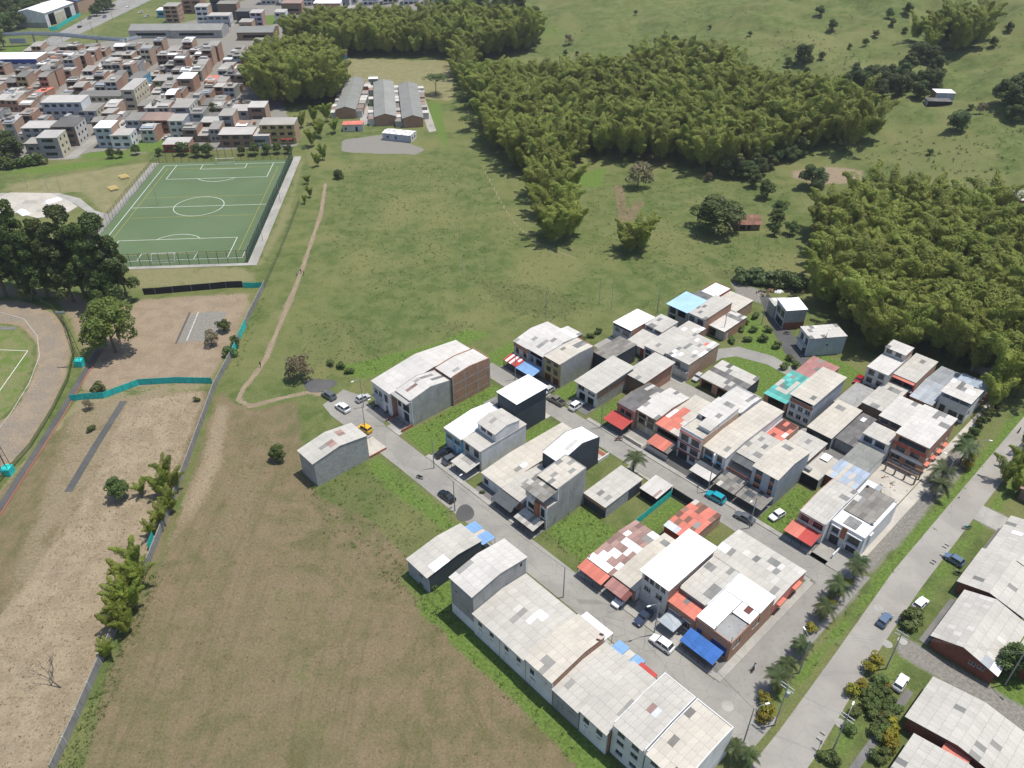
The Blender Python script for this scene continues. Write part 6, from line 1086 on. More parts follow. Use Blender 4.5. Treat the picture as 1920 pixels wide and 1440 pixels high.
def tree_proto(key, leaf, nl, R_, H0, H1, lr, n, size, r=.3, asp=.8, flat=.75, seed=1, shell=.72):
    rng = np.random.default_rng(seed); L = lobes_round(rng, nl, R_, H0, H1, lr, flat)
    PROTO[key] = (quads_mesh('crown', crown(L, n, size, rng, asp, shell), leaf), trunk_mesh(rng, L, r, H0 + (H1 - H0) * .45))
for i in range(3):
    tree_proto('dense%d' % i, 'leaf_dark', 30, 4.2, 1.6, 7.4, 1.4, 8000, .31, .3, seed=10 + i); tree_proto('mid%d' % i, 'leaf_mid', 24, 3.6, 2.0, 7.0, 1.25, 5000, .33, .25, seed=20 + i)
    tree_proto('light%d' % i, 'leaf_light', 30, 4.0, 2.4, 7.0, 1.2, 7500, .27, .25, seed=30 + i); tree_proto('dry%d' % i, 'leaf_dry', 16, 3.6, 1.6, 6.6, 1.3, 1500, .36, .22, seed=40 + i)
    tree_proto('shrub%d' % i, 'leaf_mid', 9, 1.0, .35, 1.5, .55, 620, .24, .06, seed=50 + i); tree_proto('shrubd%d' % i, 'leaf_dark', 9, 1.0, .35, 1.5, .55, 620, .26, .06, seed=53 + i); tree_proto('yshrub%d' % i, 'leaf_yellow', 9, .9, .35, 1.5, .5, 560, .2, .06, seed=56 + i); tree_proto('fshrub%d' % i, 'flower', 8, .9, .4, 1.6, .5, 300, .18, .06, seed=59 + i)
    tree_proto('umb%d' % i, 'leaf_mid', 16, 5.2, 6.4, 8.2, 1.7, 1500, .40, .22, flat=.35, seed=62 + i)
    rng = np.random.default_rng(70 + i); L = []
    for k in range(46):
        t = rng.random(); z = 5 + 20 * t; rad = (5.2 * (1 - .62 * t)) * rng.uniform(.3, 1.0); a = rng.random() * 6.283; q = rng.uniform(1.2, 2.1) * (1 - .25 * t)
        L.append((rad * math.cos(a), rad * math.sin(a), z, q, q, q * 1.05))
    PROTO['euc%d' % i] = (quads_mesh('crown', crown(L, 14000, .44, rng, .75, .5, .1), 'leaf_mid' if i != 1 else 'leaf_dark'), trunk_mesh(rng, L, .5, 18, nb=14))
def plant(key, px, py, s_, label, cat='tree', name='tree', group=None, world=None, jit=.12):
    x, y = world if world else P(px, py); z = Z(x, y); k = key if key in PROTO else key + str(random.randrange(3))
    cr, tr = PROTO[k]; rz = random.random() * 6.28; sc = s_ * random.uniform(1 - jit, 1 + jit)
    t_ = thing(name, label, cat, (x, y, z), rz, group); t_.scale = (sc, sc, sc * random.uniform(.92, 1.08) * (.68 if 'huge round' in label else 1))
    link('trunk', tr, t_); link('crown', cr, t_); return t_
def many(key, pts, label, group, s_=1.0, cat='tree', name='tree'):
    for q in pts: plant(key, q[0], q[1], s_ * (q[2] if len(q) > 2 else 1), label, cat, name, group if len(pts) > 1 else None)
# ---- bamboo
def plume(rng, base, H, amax, phi, n, Rm, size):
    """an arching culm: it rises, bends over and carries a dense feathery plume"""
    K = 14; t = np.linspace(0, 1, K + 1); al = amax * t ** 2.3; st = H * 1.2 / K
    hx = np.concatenate([[0], np.cumsum(np.sin(al[:-1]) * st)]); hz = np.concatenate([[0], np.cumsum(np.cos(al[:-1]) * st)])
    ax = np.stack([base[0] + hx * math.cos(phi), base[1] + hx * math.sin(phi), hz], 1)
    tt = .30 + .70 * rng.random(n) ** .75; f = tt * K; i = np.minimum(f.astype(int), K - 1); fr = (f - i)[:, None]
    c = ax[i] * (1 - fr) + ax[i + 1] * fr; tan = unit(ax[i + 1] - ax[i])
    q = (tt - .30) / .70; rad = Rm * (np.sin(np.pi * np.clip(.06 + .90 * q, 0, 1)) ** .65) * (1 + .22 * np.sin(q * 19 + phi * 5))
    d = rng.normal(size=(n, 3)); d = unit(d - tan * (d * tan).sum(1, keepdims=True))
    p = c + d * (rad * np.sqrt(.5 + .5 * rng.random(n)))[:, None]
    nr = unit(d * 1.0 + np.array([0, 0, .25]) + tan * .2 + rng.normal(size=(n, 3)) * .22)
    return ax, leaf_quads(p, nr, size, .5, rng, .3)
def bamboo_proto(key, leaf, npl, H, n, size, seed, spread=1.6, lean=(1.1, 2.2)):
    rng = np.random.default_rng(seed); Q = []; m = MB()
    for k in range(npl):
        phi = 6.283 * k / npl + rng.normal() * .4; b0 = rng.uniform(.2, spread); base = (b0 * math.cos(phi), b0 * math.sin(phi))
        ax, q = plume(rng, base, H * rng.uniform(.5, 1.1), rng.uniform(*lean), phi + rng.normal() * .5, n, rng.uniform(1.2, 1.75) * H / 12, size); Q.append(q)
        for a, b in zip(ax[:-1:3], ax[3::3]): m.tube(a, b, .055, .05, 4, False)
    PROTO[key] = (quads_mesh('crown', np.concatenate(Q), leaf), m.mesh('culms', 'culm'))
for i in range(5): bamboo_proto('bam%d' % i, 'bamboo', 10, 14.5, 1350, .36, 100 + i)
for i in range(3): bamboo_proto('bbr%d' % i, 'bamboo_bright', 9, 8.5, 900, .28, 120 + i, 1.3, (.8, 1.9))
def inside(poly, x, y):
    r_ = False; n = len(poly)
    for i in range(n):
        x0, y0 = poly[i]; x1, y1 = poly[(i + 1) % n]
        if (y0 > y) != (y1 > y) and x < (x1 - x0) * (y - y0) / (y1 - y0) + x0: r_ = not r_
    return r_
def scatter(poly_px, sp, seed, excl=None):
    pts = [P(*q) for q in poly_px]; rng = random.Random(seed); xs = [p[0] for p in pts]; ys = [p[1] for p in pts]; o = []
    y = min(ys); k = 0
    while y < max(ys):
        x = min(xs) + (sp / 2 if k % 2 else 0)
        while x < max(xs):
            a, b = x + rng.uniform(-.38, .38) * sp, y + rng.uniform(-.38, .38) * sp
            if inside(pts, a, b) and not (excl and excl(a, b)): o.append((a, b))
            x += sp
        y += sp * .87; k += 1
    return o
def near_houses(x, y):
    u, v = toUV(x, y); return (24 < u < 53 and v < 116.5) or (-35 < u <= 24 and v < 109) or (57 < u < 68.5 and v < 150) or (-10 < u < 17 and v < 116)
GR = [('central', 'guadua bamboo clump in the large central grove', 'bamboo of the central grove', [(880, 172), (960, 182), (1080, 170), (1180, 145), (1260, 130), (1350, 140), (1385, 172), (1470, 202), (1560, 217), (1640, 252), (1655, 277), (1590, 286), (1500, 282), (1430, 326), (1300, 322), (1220, 302), (1100, 300), (1050, 348), (985, 332), (930, 297), (905, 247)], 6.6),
      ('right', 'guadua bamboo clump in the dense grove behind the houses at the right', 'bamboo of the right grove', [(1505, 440), (1560, 412), (1640, 408), (1750, 415), (1840, 435), (1905, 470), (1990, 520), (1990, 740), (1930, 790), (1860, 742), (1800, 690), (1700, 660), (1640, 668), (1600, 690), (1585, 630), (1525, 570), (1530, 490)], 5.6),
      ('left', 'guadua bamboo clump in the round grove right of the town', 'bamboo of the round grove by the town', [(482, 155), (540, 135), (612, 138), (642, 165), (636, 196), (560, 206), (488, 202)], 6.0)]
BAM = []
for key, lb, gp, poly, sp in GR:
    for (x, y) in scatter(poly, sp, 5, near_houses if key == 'right' else None): BAM.append((math.hypot(x, y), x, y, lb, gp, 1.0 if key != 'left' else 1.25))
BAM.sort(); stuff_pts = []
for k, (d, x, y, lb, gp, sc) in enumerate(BAM):
    if k < 292: 
        t_ = plant('bam%d' % random.randrange(5), 0, 0, sc, lb, 'bamboo', 'bamboo_clump', gp, (x, y), .16)
        for ch in t_.children:
            if ch.name.startswith('trunk'): ch.name = 'culms'
    else: stuff_pts.append((x, y, sc))
for q in scatter([(540, 78), (700, 68), (840, 62), (960, 62), (1012, 78), (990, 102), (880, 122), (850, 109), (700, 105), (640, 109), (560, 99)], 6.2, 8): stuff_pts.append((*q, 1.12))
for q in scatter([(850, 112), (880, 122), (900, 160), (880, 200), (855, 150)], 7, 9): stuff_pts.append((*q, .95))
for q in scatter([(1712, 78), (1780, 62), (1842, 72), (1832, 97), (1740, 107)], 6.6, 10): stuff_pts.append((*q, 1.0))
def bamboo_stuff(name, label, pts, srcs):
    """far bamboo that nobody could count: points carrying the same clumps by geometry nodes"""
    me = bpy.data.meshes.new(name); me.from_pydata([(x, y, Z(x, y)) for x, y, sc in pts], [], []); me.materials.append(M['bamboo']); ob = link(name, me)
    for nm, ty, vals in (('sc', 'FLOAT', [sc * random.uniform(.8, 1.2) for _, _, sc in pts]), ('rz', 'FLOAT', [random.random() * 6.28 for _ in pts]), ('kind', 'INT', [random.randrange(len(srcs)) for _ in pts])):
        me.attributes.new(nm, ty, 'POINT').data.foreach_set('value', vals)
    ng = bpy.data.node_groups.new(name, 'GeometryNodeTree'); ng.interface.new_socket('Geometry', in_out='INPUT', socket_type='NodeSocketGeometry'); ng.interface.new_socket('Geometry', in_out='OUTPUT', socket_type='NodeSocketGeometry')
    N, L = ng.nodes, ng.links; gi, go, jn = N.new('NodeGroupInput'), N.new('NodeGroupOutput'), N.new('GeometryNodeJoinGeometry')
    def attr(nm, ty): q = N.new('GeometryNodeInputNamedAttribute'); q.data_type = ty; q.inputs[0].default_value = nm; return q.outputs[0]
    cx = N.new('ShaderNodeCombineXYZ'); L.new(attr('rz', 'FLOAT'), cx.inputs[2]); sc_, kd = attr('sc', 'FLOAT'), attr('kind', 'INT')
    for k, src in enumerate(srcs):
        oi = N.new('GeometryNodeObjectInfo'); oi.inputs[0].default_value = src; oi.inputs[1].default_value = True
        cp = N.new('FunctionNodeCompare'); cp.data_type = 'INT'; cp.operation = 'EQUAL'; L.new(kd, cp.inputs[2]); cp.inputs[3].default_value = k
        ip = N.new('GeometryNodeInstanceOnPoints'); L.new(gi.outputs[0], ip.inputs['Points']); L.new(cp.outputs[0], ip.inputs['Selection']); L.new(oi.outputs['Geometry'], ip.inputs['Instance']); L.new(cx.outputs[0], ip.inputs['Rotation']); L.new(sc_, ip.inputs['Scale']); L.new(ip.outputs[0], jn.inputs[0])
    L.new(jn.outputs[0], go.inputs[0]); ob.modifiers.new('scatter', 'NODES').node_group = ng
    tag(ob, label, 'bamboo', None, 'stuff')
SRC = {}
for o in C.objects:
    if o.type == 'MESH' and o.parent and o.parent.name.startswith('bamboo_clump') and o.name.startswith('crown') and o.data.name not in SRC: SRC[o.data.name] = o
bamboo_stuff('bamboo_wood', 'far bamboo wood along the top of the valley and behind the square field', stuff_pts, list(SRC.values())[:5])
def bamboo(px, py, s_, lb, gp=None, key='bam'):
    t_ = plant(key + str(random.randrange(5 if key == 'bam' else 3)), px, py, s_, lb, 'bamboo', 'bamboo_clump', gp, None, .1)
for q in ((1000, 365), (1040, 385), (1062, 420), (1022, 440), (1046, 458), (1076, 440), (1008, 402), (1050, 350), (1075, 365), (1030, 415), (1055, 400), (1015, 380), (1032, 455), (1064, 452), (1028, 360)): bamboo(q[0], q[1], .85, 'tall bamboo clump in the tongue reaching down from the central grove', 'bamboo tongue in the meadow')
for q in ((1178, 478), (1200, 474), (1190, 462), (1172, 466), (1206, 462)): bamboo(q[0], q[1], .72, 'isolated bamboo clump in the meadow with bare stems showing', 'isolated meadow bamboo')
for q in ((590, 232, .9), (612, 228, .9), (600, 258, .9), (628, 250, .8), (585, 275, .8), (606, 300, .7), (596, 312, .6), (576, 345, .45), (582, 370, .4), (572, 382, .4), (566, 240, .7)): bamboo(q[0], q[1], q[2], 'yellow green bamboo clump beside the top of the dirt trail', 'bamboo beside the dirt trail', 'bbr')
for q in ((1866, 742, .9), (1884, 726, .9), (1905, 745, .9), (1852, 770, .6)): bamboo(q[0], q[1], q[2], 'bamboo clump leaning over the upper end of the main road', 'bamboo over the main road')
for q in ((1880, 905, .75), (1905, 880, .8), (1900, 925, .6), (1925, 850, .8)): bamboo(q[0], q[1], q[2], 'bright bamboo clump across the road by the dark carport', 'bamboo by the carport', 'bbr')
for q in ((312, 898, .7), (330, 920, .6), (304, 930, .7), (268, 928, .5), (322, 960, .6), (306, 985, .62), (286, 1005, .5), (256, 1062, .7), (240, 1092, .72), (266, 1102, .72), (228, 1138, .7), (254, 1142, .7), (218, 1182, .6), (240, 1188, .6), (205, 1232, .45), (246, 1118, .7), (230, 1166, .6)): bamboo(q[0], q[1], q[2], 'feathery bright bamboo growing along the grey boundary wall', 'bamboo along the boundary wall', 'bbr')
# ---- single trees
for q in ((12, 555, 1.12), (66, 552, 1.18), (112, 556, .9), (160, 558, 1.05), (222, 574, 1.08), (198, 584, .9), (-22, 562, 1.1), (238, 556, .8), (36, 540, 1.05), (138, 566, .95), (180, 566, 1.1), (90, 560, .95), (212, 562, 1.0), (60, 565, .85)): plant('euc', q[0], q[1], q[2], 'tall dark broadleaf tree in the dense row left of the pitch', 'tree', 'tall_tree', 'dark tall trees left of the pitch')
plant('light', 217, 660, 1.85, 'round light green tree standing alone on the bare plot', 'tree', 'round_tree'); plant('mid', 226, 935, .72, 'small dark green tree left of the bamboo on the straw field', 'tree', 'small_tree')
plant('mid', 1337, 436, 2.5, 'huge round dark tree beside the tiled farm hut', 'tree', 'round_tree'); plant('dry', 1195, 352, 1.5, 'brown half bare tree on the grey slope above the meadow', 'tree', 'dry_tree')
plant('mid', 522, 862, .62, 'round bush standing on the dry field by the lone grey house', 'bush', 'bush'); plant('dry', 566, 712, .95, 'dark spreading tree beside the asphalt pile at the street end', 'tree', 'tree')
plant('umb', 818, 178, 1.2, 'flat topped tree alone in the square field by the terraces', 'tree', 'umbrella_tree'); many('umb', [(872, 205), (888, 222, .9), (912, 262), (880, 246, .8), (925, 240)], 'flat topped tree at the left edge of the central grove', 'flat topped trees at the grove edge', 1.0)
plant('dry', 1066, 84, .75, 'pinkish bare tree on the far pasture', 'tree', 'dry_tree'); plant('dry', 1327, 340, .5, 'small pale tree below the central grove', 'tree', 'dry_tree'); plant('mid', 420, 622, .5, 'thin little tree beside the grey rubble patch', 'tree', 'small_tree'); plant('dry', 398, 648, .6, 'wispy bush beside the grey rubble patch', 'bush', 'bush')
plant('mid', 1895, 1262, .85, 'dark tree behind the gabled brick house at the right edge', 'tree', 'tree'); plant('mid', 405, 222, 1.0, 'tree on the green inside the town', 'tree', 'tree'); plant('dense', 20, 300, 1.5, 'big dark tree at the left edge in front of the town', 'tree', 'tree')
plant('shrubd', 185, 735, 1.6, 'dead brown bush behind the teal tarpaulin fence', 'bush', 'bush'); plant('dry', 168, 768, .35, 'withered bush in front of the teal tarpaulin fence', 'bush', 'bush'); plant('shrub', 172, 808, .9, 'small green bush between the two drain channels', 'bush', 'bush'); plant('shrub', 370, 752, .8, 'small green bush near the right end of the teal fence', 'bush', 'bush'); plant('mid', 442, 650, .42, 'leafy bush against the boundary wall near the trail', 'bush', 'bush'); plant('shrub', 432, 668, 1.6, 'low bush against the boundary wall near the trail', 'bush', 'bush'); plant('dense', 636, 335, .5, 'small dark tree at the top of the trail', 'tree', 'tree'); plant('shrub', 1195, 860, .5, 'clipped bush in a front garden on the first street', 'bush', 'bush', None, UV(-11, 1.6))
many('dense', [(1720, 112), (1742, 122), (1702, 134), (1752, 142), (1690, 152), (1722, 162), (1660, 152), (1632, 162), (1612, 168), (1642, 182), (1682, 178), (1722, 184), (1582, 168), (1602, 152), (1746, 168), (1700, 168), (1670, 168)], 'dark tree in the tangled thicket on the upper pasture', 'thicket on the upper pasture', 1.0)
many('dense', [(1902, 205, 1.3), (1912, 185), (1884, 192), (1898, 228, .8), (1925, 215, 1.2)], 'dark tree at the right edge of the upper pasture', 'trees at the right edge of the pasture', 1.2)
many('dense', [(1455, 303), (1476, 300), (1496, 292), (1440, 316), (1420, 326), (1400, 335), (1380, 332), (1360, 330)], 'dark tree along the lower edge of the central grove', 'dark trees below the central grove', .95)
plant('dense', 1520, 352, 1.15, 'round dark tree beside the bare earth patch', 'tree', 'round_tree'); plant('dense', 1792, 245, 1.0, 'dark low tree on the slope below the white roofed shelter', 'tree', 'tree'); plant('dense', 1506, 118, 1.15, 'broad round bush high on the open pasture', 'bush', 'bush'); plant('dry', 1836, 214, .7, 'brown tree beside the red earth cut', 'tree', 'dry_tree')
many('mid', [(1535, 30, .9), (1558, 58), (1540, 112, .6), (1476, 126, .8), (1511, 142, .7), (1476, 146, .6), (1666, 36), (1700, 28), (1672, 48, .6), (1622, 86, .6), (1592, 92, .5), (1460, 152, .6), (1265, 82, .8), (1242, 76, .5), (1060, 104, .6), (1082, 104, .4), (1192, 28, .5), (1640, 70, .7), (1696, 62, .6), (1818, 206, .5), (1640, 346, .5), (1598, 352, .5), (1742, 290, .5), (1405, 68, .5), (1330, 55, .45), (1860, 88, .7), (1890, 60, .8), (1750, 40, .7)], 'scattered small tree on the open pasture', 'scattered pasture trees', .75)
many('mid', [(1462, 402), (1455, 422), (1432, 372), (1452, 442, .7), (1412, 350), (1480, 440, .8)], 'bushy tree near the farm hut and the right grove', 'bushy trees near the farm hut', .85)
many('shrubd', [(1386, 529), (1402, 531), (1418, 532), (1434, 534), (1450, 536), (1466, 537), (1482, 538), (1496, 540)], 'dark shrub in the hedge behind the lane houses', 'hedge behind the lane', 2.4, 'shrub', 'shrub')
many('dense', [(850, 28), (880, 32), (912, 38), (942, 34), (830, 24), (972, 24), (900, 18), (940, 14), (862, 14), (1000, 45), (985, 60, .8)], 'dark tree in the wood at the top edge', 'dark wood at the top edge', 1.5)
many('dense', [(10, 62), (34, 54), (-4, 44), (58, 32), (-12, 74), (20, 34), (44, 20), (8, 20), (28, 8), (70, 14), (-10, 95), (195, 24, .7), (182, 30, .6), (205, 18, .7)], 'dark tree in the wood beyond the highway', 'wood beyond the highway', 1.7)
many('mid', [(256, 290, .6), (210, 296, .6), (225, 296, .5), (300, 292, .5), (345, 291, .9), (372, 293, 1.0), (392, 293, .9), (478, 291, .8), (500, 289, .8), (522, 288, .7), (540, 288, .6), (455, 291, .7)], 'tree between the town and the far goal fence', 'trees behind the far goal', .85)
many('shrub', [(4, 316), (18, 315), (32, 314), (46, 312), (60, 310), (74, 308)], 'clipped hedge shrub at the left edge below the town', 'hedge below the town', 2.6, 'shrub', 'shrub')
many('dense', [(1905, 430), (1890, 420), (1858, 374, .6), (1848, 398, .6), (1925, 440)], 'dark tree around the farm buildings at the right edge', 'trees around the right farm', .9)
many('shrub', [(1396, 606), (1412, 622), (1416, 596), (1440, 622), (1456, 652), (1480, 676), (1470, 692), (1372, 642), (1388, 620), (1430, 640), (1402, 640), (1492, 690)], 'shrub on the green beside the bending lane', 'shrubs by the bending lane', 1.1, 'shrub', 'shrub')
many('yshrub', [(1437, 1336), (1430, 1316), (1458, 1292), (1478, 1252), (1500, 1216), (1520, 1184), (1540, 1152), (1554, 1136), (1566, 1116), (1430, 1350), (1586, 1100), (1820, 862), (1812, 880)], 'yellow green croton shrub on the palm verge', 'yellow shrubs on the palm verge', 1.25, 'shrub', 'shrub')
many('yshrub', [(1637, 1244), (1626, 1260), (1613, 1290), (1594, 1302), (1670, 1380), (1665, 1402), (1660, 1388), (1672, 1362)], 'yellow shrub in the garden strip right of the main road', 'yellow shrubs in the right garden', 1.2, 'shrub', 'shrub')
many('shrub', [(1626, 1310), (1640, 1322), (1655, 1330), (1636, 1340), (1662, 1348), (1650, 1358), (1640, 1302), (1655, 1300), (1628, 1330), (1668, 1320), (1676, 1335), (1648, 1280), (1660, 1372), (1640, 1380), (1600, 1340), (1590, 1372), (1560, 1428), (1545, 1425), (1655, 1420), (1640, 1425)], 'leafy shrub in the overgrown garden right of the main road', 'shrubs of the right garden', 1.05, 'shrub', 'shrub')
many('fshrub', [(1660, 1290), (1645, 1345)], 'orange flowering shrub in the right garden', 'flowering shrubs of the right garden', .7, 'shrub', 'shrub'); plant('fshrub', 1708, 1166, 1.5, 'orange flowering bush beside the parked car across the road', 'bush', 'bush'); plant('shrub', 1706, 1168, 1.9, 'green bush under the orange flowers across the road', 'bush', 'bush')
many('mid', [(1836, 800), (1848, 786), (1822, 822), (1806, 838), (1870, 775)], 'green bush on the upper road verge', 'bushes on the upper road verge', .42, 'bush', 'bush')
many('shrub', [(1010 + i * 14, 640 - i * 3.2) for i in range(0)] + [(1045, 660), (1062, 652), (1078, 645), (1094, 640), (1108, 633), (1122, 625)], 'shrub in the row behind the yellow house', 'shrubs behind the yellow house', .9, 'shrub', 'shrub')
many('weedy' if False else 'shrub', [(800, 1092), (812, 1100), (790, 1075), (800, 1050), (820, 1035), (845, 1010), (640, 690), (655, 700), (620, 685)], 'rough bush beside the dark walled house and street end', 'rough bushes by the field edge', 1.1, 'shrub', 'shrub')
# ---- palms
def palm_proto(key, seed, h, nf, fl):
    rng = np.random.default_rng(seed); m = MB(); x = y = 0; pts = [(0, 0, -.3)]
    for k in range(1, 5): x += rng.normal() * .1; y += rng.normal() * .1; pts.append((x, y, h * k / 4))
    for a, b in zip(pts, pts[1:]): m.tube(a, b, .15, .12, 7, False)
    top = np.array(pts[-1]); Q = []
    for k in range(nf):
        phi = 6.283 * k / nf + rng.normal() * .2; el = rng.uniform(-.1, 1.0); d = np.array([math.cos(phi), math.sin(phi), 0]); sd = np.array([-math.sin(phi), math.cos(phi), 0])
        prev = None
        for j in range(15):
            t = j / 14; c_ = top + d * (fl * t * math.cos(el * .7) * (1 - .12 * t)) + np.array([0, 0, fl * (t * math.sin(el) - (.42 + .25 * (1 - el)) * t * t)])
            if prev is not None:
                w_ = .55 * math.sin(math.pi * min(1, .12 + .85 * t)) * fl / 2.6
                for s_ in (-1, 1):
                    q = sd * s_; tip = c_ + q * w_ + (c_ - prev) * 1.1 + np.array([0, 0, -.32 * w_]); Q.append(np.stack([prev, c_, tip, tip - (c_ - prev) * .45]))
            prev = c_
    PROTO[key] = (quads_mesh('crown', np.array(Q), 'palm'), m.mesh('trunk', 'bark'))
for i in range(3): palm_proto('palm%d' % i, 200 + i, 3.2 + i * .5, 17, 2.6)
plant('palm', 1187, 890, 1.25, 'palm on the grassy lot beside the second street', 'palm', 'palm_tree')
many('palm', [(1450, 1296), (1470, 1264), (1500, 1228), (1540, 1164), (1562, 1124), (1604, 1078), (1596, 1094)], 'palm on the verge between gravel lane and main road', 'palms on the verge', 1.0, 'palm', 'palm_tree')
many('palm', [(1752, 932), (1760, 908), (1800, 872)], 'palm beside the orange house on the main road verge', 'palms by the orange house', 1.35, 'palm', 'palm_tree'); many('palm', [(1372, 1424), (1398, 1432)], 'palm at the corner behind the last white row house', 'palms at the row corner', .9, 'palm', 'palm_tree')
# ---- bare tree on the straw field
dt = thing('dead_tree', 'bare dead tree leaning over the straw field at lower left', 'tree', P3(116, 1290)); rng = random.Random(3)
def branch(m, p, d, L, r, k):
    q = p + d * L; m.tube(p, q, r, r * .65, 5, False)
    if k == 0: return
    for i in range(3 if k > 1 else 2):
        dd = (d + Vector((rng.uniform(-.7, .7), rng.uniform(-.7, .7), rng.uniform(-.3, .6)))).normalized(); branch(m, q, dd, L * rng.uniform(.6, .85), r * .6, k - 1)
m = MB(); branch(m, Vector((0, 0, -.2)), Vector((-.75, .25, .75)).normalized(), 2.3, .13, 4); m.build('trunk', 'dead', dt)
# ---- weeds and tufts (uncountable)
def tufts(name, label, regions, mat, size=.35, hh=.5, leafn=7, seed=4):
    rng = np.random.default_rng(seed); Q = []
    for poly, n, uv_ in regions:
        pts = [UV(*p) for p in poly] if uv_ else [P(*p) for p in poly]; xs = [p[0] for p in pts]; ys = [p[1] for p in pts]; c_ = 0
        while c_ < n:
            x, y = rng.uniform(min(xs), max(xs)), rng.uniform(min(ys), max(ys)); c_ += 1
            if not inside(pts, x, y): continue
            k = leafn; s_ = rng.uniform(.5, 1.5); p = np.array([x, y, Z(x, y)]) + np.abs(rng.normal(size=(k, 3))) * np.array([0, 0, hh * s_]) + rng.normal(size=(k, 3)) * np.array([size * s_, size * s_, 0])
            p[:, 2] = np.minimum(p[:, 2], Z(x, y) + 1.3 * hh * s_ + .1); Q.append(leaf_quads(p, unit(rng.normal(size=(k, 3)) + np.array([0, 0, .9])), size * s_, .7, rng))
    tag(link(name, quads_mesh(name, np.concatenate(Q), mat)), label, 'weeds', None, 'stuff')
tufts('weeds', 'low green weeds scattered over the meadow and house lots', [([(560, 610), (700, 590), (770, 680), (640, 720), (560, 690)], 520, False), ([(870, 520), (1010, 530), (1110, 570), (1060, 605), (950, 590)], 700, False), ([(790, 455), (830, 455), (835, 480), (795, 478)], 40, False), ([(700, 510), (1000, 480), (1000, 560), (700, 600)], 160, False), (rect(-39, -29, 6, 28), 420, True), (rect(6, 18, 2, 14), 260, True), (rect(34.5, 40.4, 40, 53), 160, True), (rect(2, 60, -28, -24), 900, True), (rect(-8, 9, -28, -22), 260, True),
       ([(570, 890), (690, 870), (860, 960), (830, 1030), (720, 1085), (610, 1010)], 700, False), (rect(57.8, 61, 3, 90), 500, True), ([(1000, 440), (1240, 490), (1230, 500), (1000, 480)], 120, False), ([(790, 610), (870, 590), (900, 620), (830, 640)], 120, False), ([(1130, 600), (1260, 550), (1290, 545), (1200, 600)], 120, False), ([(410, 700), (480, 560), (500, 560), (450, 690)], 200, False), ([(110, 1440), (200, 1250), (290, 1060), (300, 1080), (230, 1260), (160, 1440)], 420, False)], 'weed', .15, .2, 7)
tufts('dry_tufts', 'dry grass tufts over the mown field and the straw strip', [([(428, 760), (560, 860), (800, 1110), (1120, 1440), (150, 1440), (300, 1050)], 5200, False), ([(235, 750), (395, 725), (280, 1050), (90, 1440), (0, 1440), (0, 1200), (170, 900)], 3200, False)], 'dry_blade', .11, .07, 5, 6)
tufts('meadow_tufts', 'darker grass tufts across the green meadow', [([(640, 300), (900, 320), (1000, 470), (1200, 520), (1180, 590), (900, 620), (600, 720), (540, 640), (620, 400)], 3600, False), ([(1100, 360), (1300, 440), (1480, 480), (1480, 520), (1240, 540), (1100, 480)], 1200, False)], 'weed', .15, .12, 6, 7)

tufts('pasture_scrub', 'low dark scrub and rank tufts dotted over the upper pasture', [([(1000, 60), (1300, 20), (1920, 20), (1920, 340), (1680, 330), (1650, 200), (1450, 150), (1350, 80)], 900, False), ([(1560, 280), (1920, 240), (1920, 350), (1700, 350)], 260, False), ([(1380, 60), (1500, 60), (1600, 100), (1640, 170), (1480, 150)], 260, False)], 'leaf_mid', .32, .3, 9, 11)
tufts('pasture_grass', 'rank grass clumps over the pasture around the farm hut', [([(1100, 350), (1300, 330), (1480, 330), (1500, 500), (1250, 540), (1100, 470)], 1300, False), ([(640, 300), (900, 310), (1000, 460), (700, 560), (600, 440)], 1500, False)], 'weed', .2, .16, 6, 12)
# ------------------------------------------------------------------ walls, fences and drains on the left
wl = [P(px, py) for px, py in ((497, 538), (470, 592), (436, 668), (420, 698), (404, 728), (352, 870), (318, 962), (283, 1052), (238, 1140), (190, 1246), (148, 1345), (100, 1450))]
lot_wall('long weathered grey concrete boundary wall beside the dry field', wl, 2.2, 'wall_old', .18, 'boundary_wall', False, 5.0)
fence('tarp_fence', 'bent teal tarpaulin fence crossing the straw plot', [P(*q) for q in ((133, 752), (160, 749), (195, 747), (232, 733), (262, 722), (330, 718), (398, 719))], 2.6, 1.9, 'wood', 'tarp', (), .05, cat='fence')
fence('net_fence', 'black shade net fence below the football pitch', [P(*q) for q in ((270, 553), (292, 552), (325, 549), (360, 546), (395, 543), (425, 540), (456, 539))], 4.8, 2.3, 'pole_c', 'shade_net', (), .06)
fence('tarp_fence', 'short teal tarpaulin at the end of the black net fence', [P(*q) for q in ((457, 539), (475, 540), (492, 539))], 2.6, 1.9, 'wood', 'tarp', (), .05)
fence('tarp_fence', 'teal tarpaulin strip hanging along the boundary wall by the trail', [P(*q) for q in ((462, 612), (448, 642), (436, 672))], 2.4, 2.5, 'wood', 'tarp', (), .05); fence('tarp_fence', 'small teal tarpaulin in the wall gap between the bamboo', [P(*q) for q in ((292, 1000), (280, 1032))], 2.4, 1.9, 'wood', 'tarp', (), .05)
fence('post_fence', 'grey green post fence between the pitch path and the trail', [P(*q) for q in ((562, 380), (545, 425), (525, 475), (505, 520), (497, 540))], 1.9, 2.2, 'metal_g', 'black_mesh', (), .05, panel=True)
fence('net_fence', 'green netting fence curving around the running track', [P(*q) for q in ((60, 556), (100, 580), (128, 620), (140, 665), (128, 715), (98, 775), (58, 840), (0, 905), (-40, 940))], 3.0, 1.5, 'metal_g', 'green_net', (), .04)
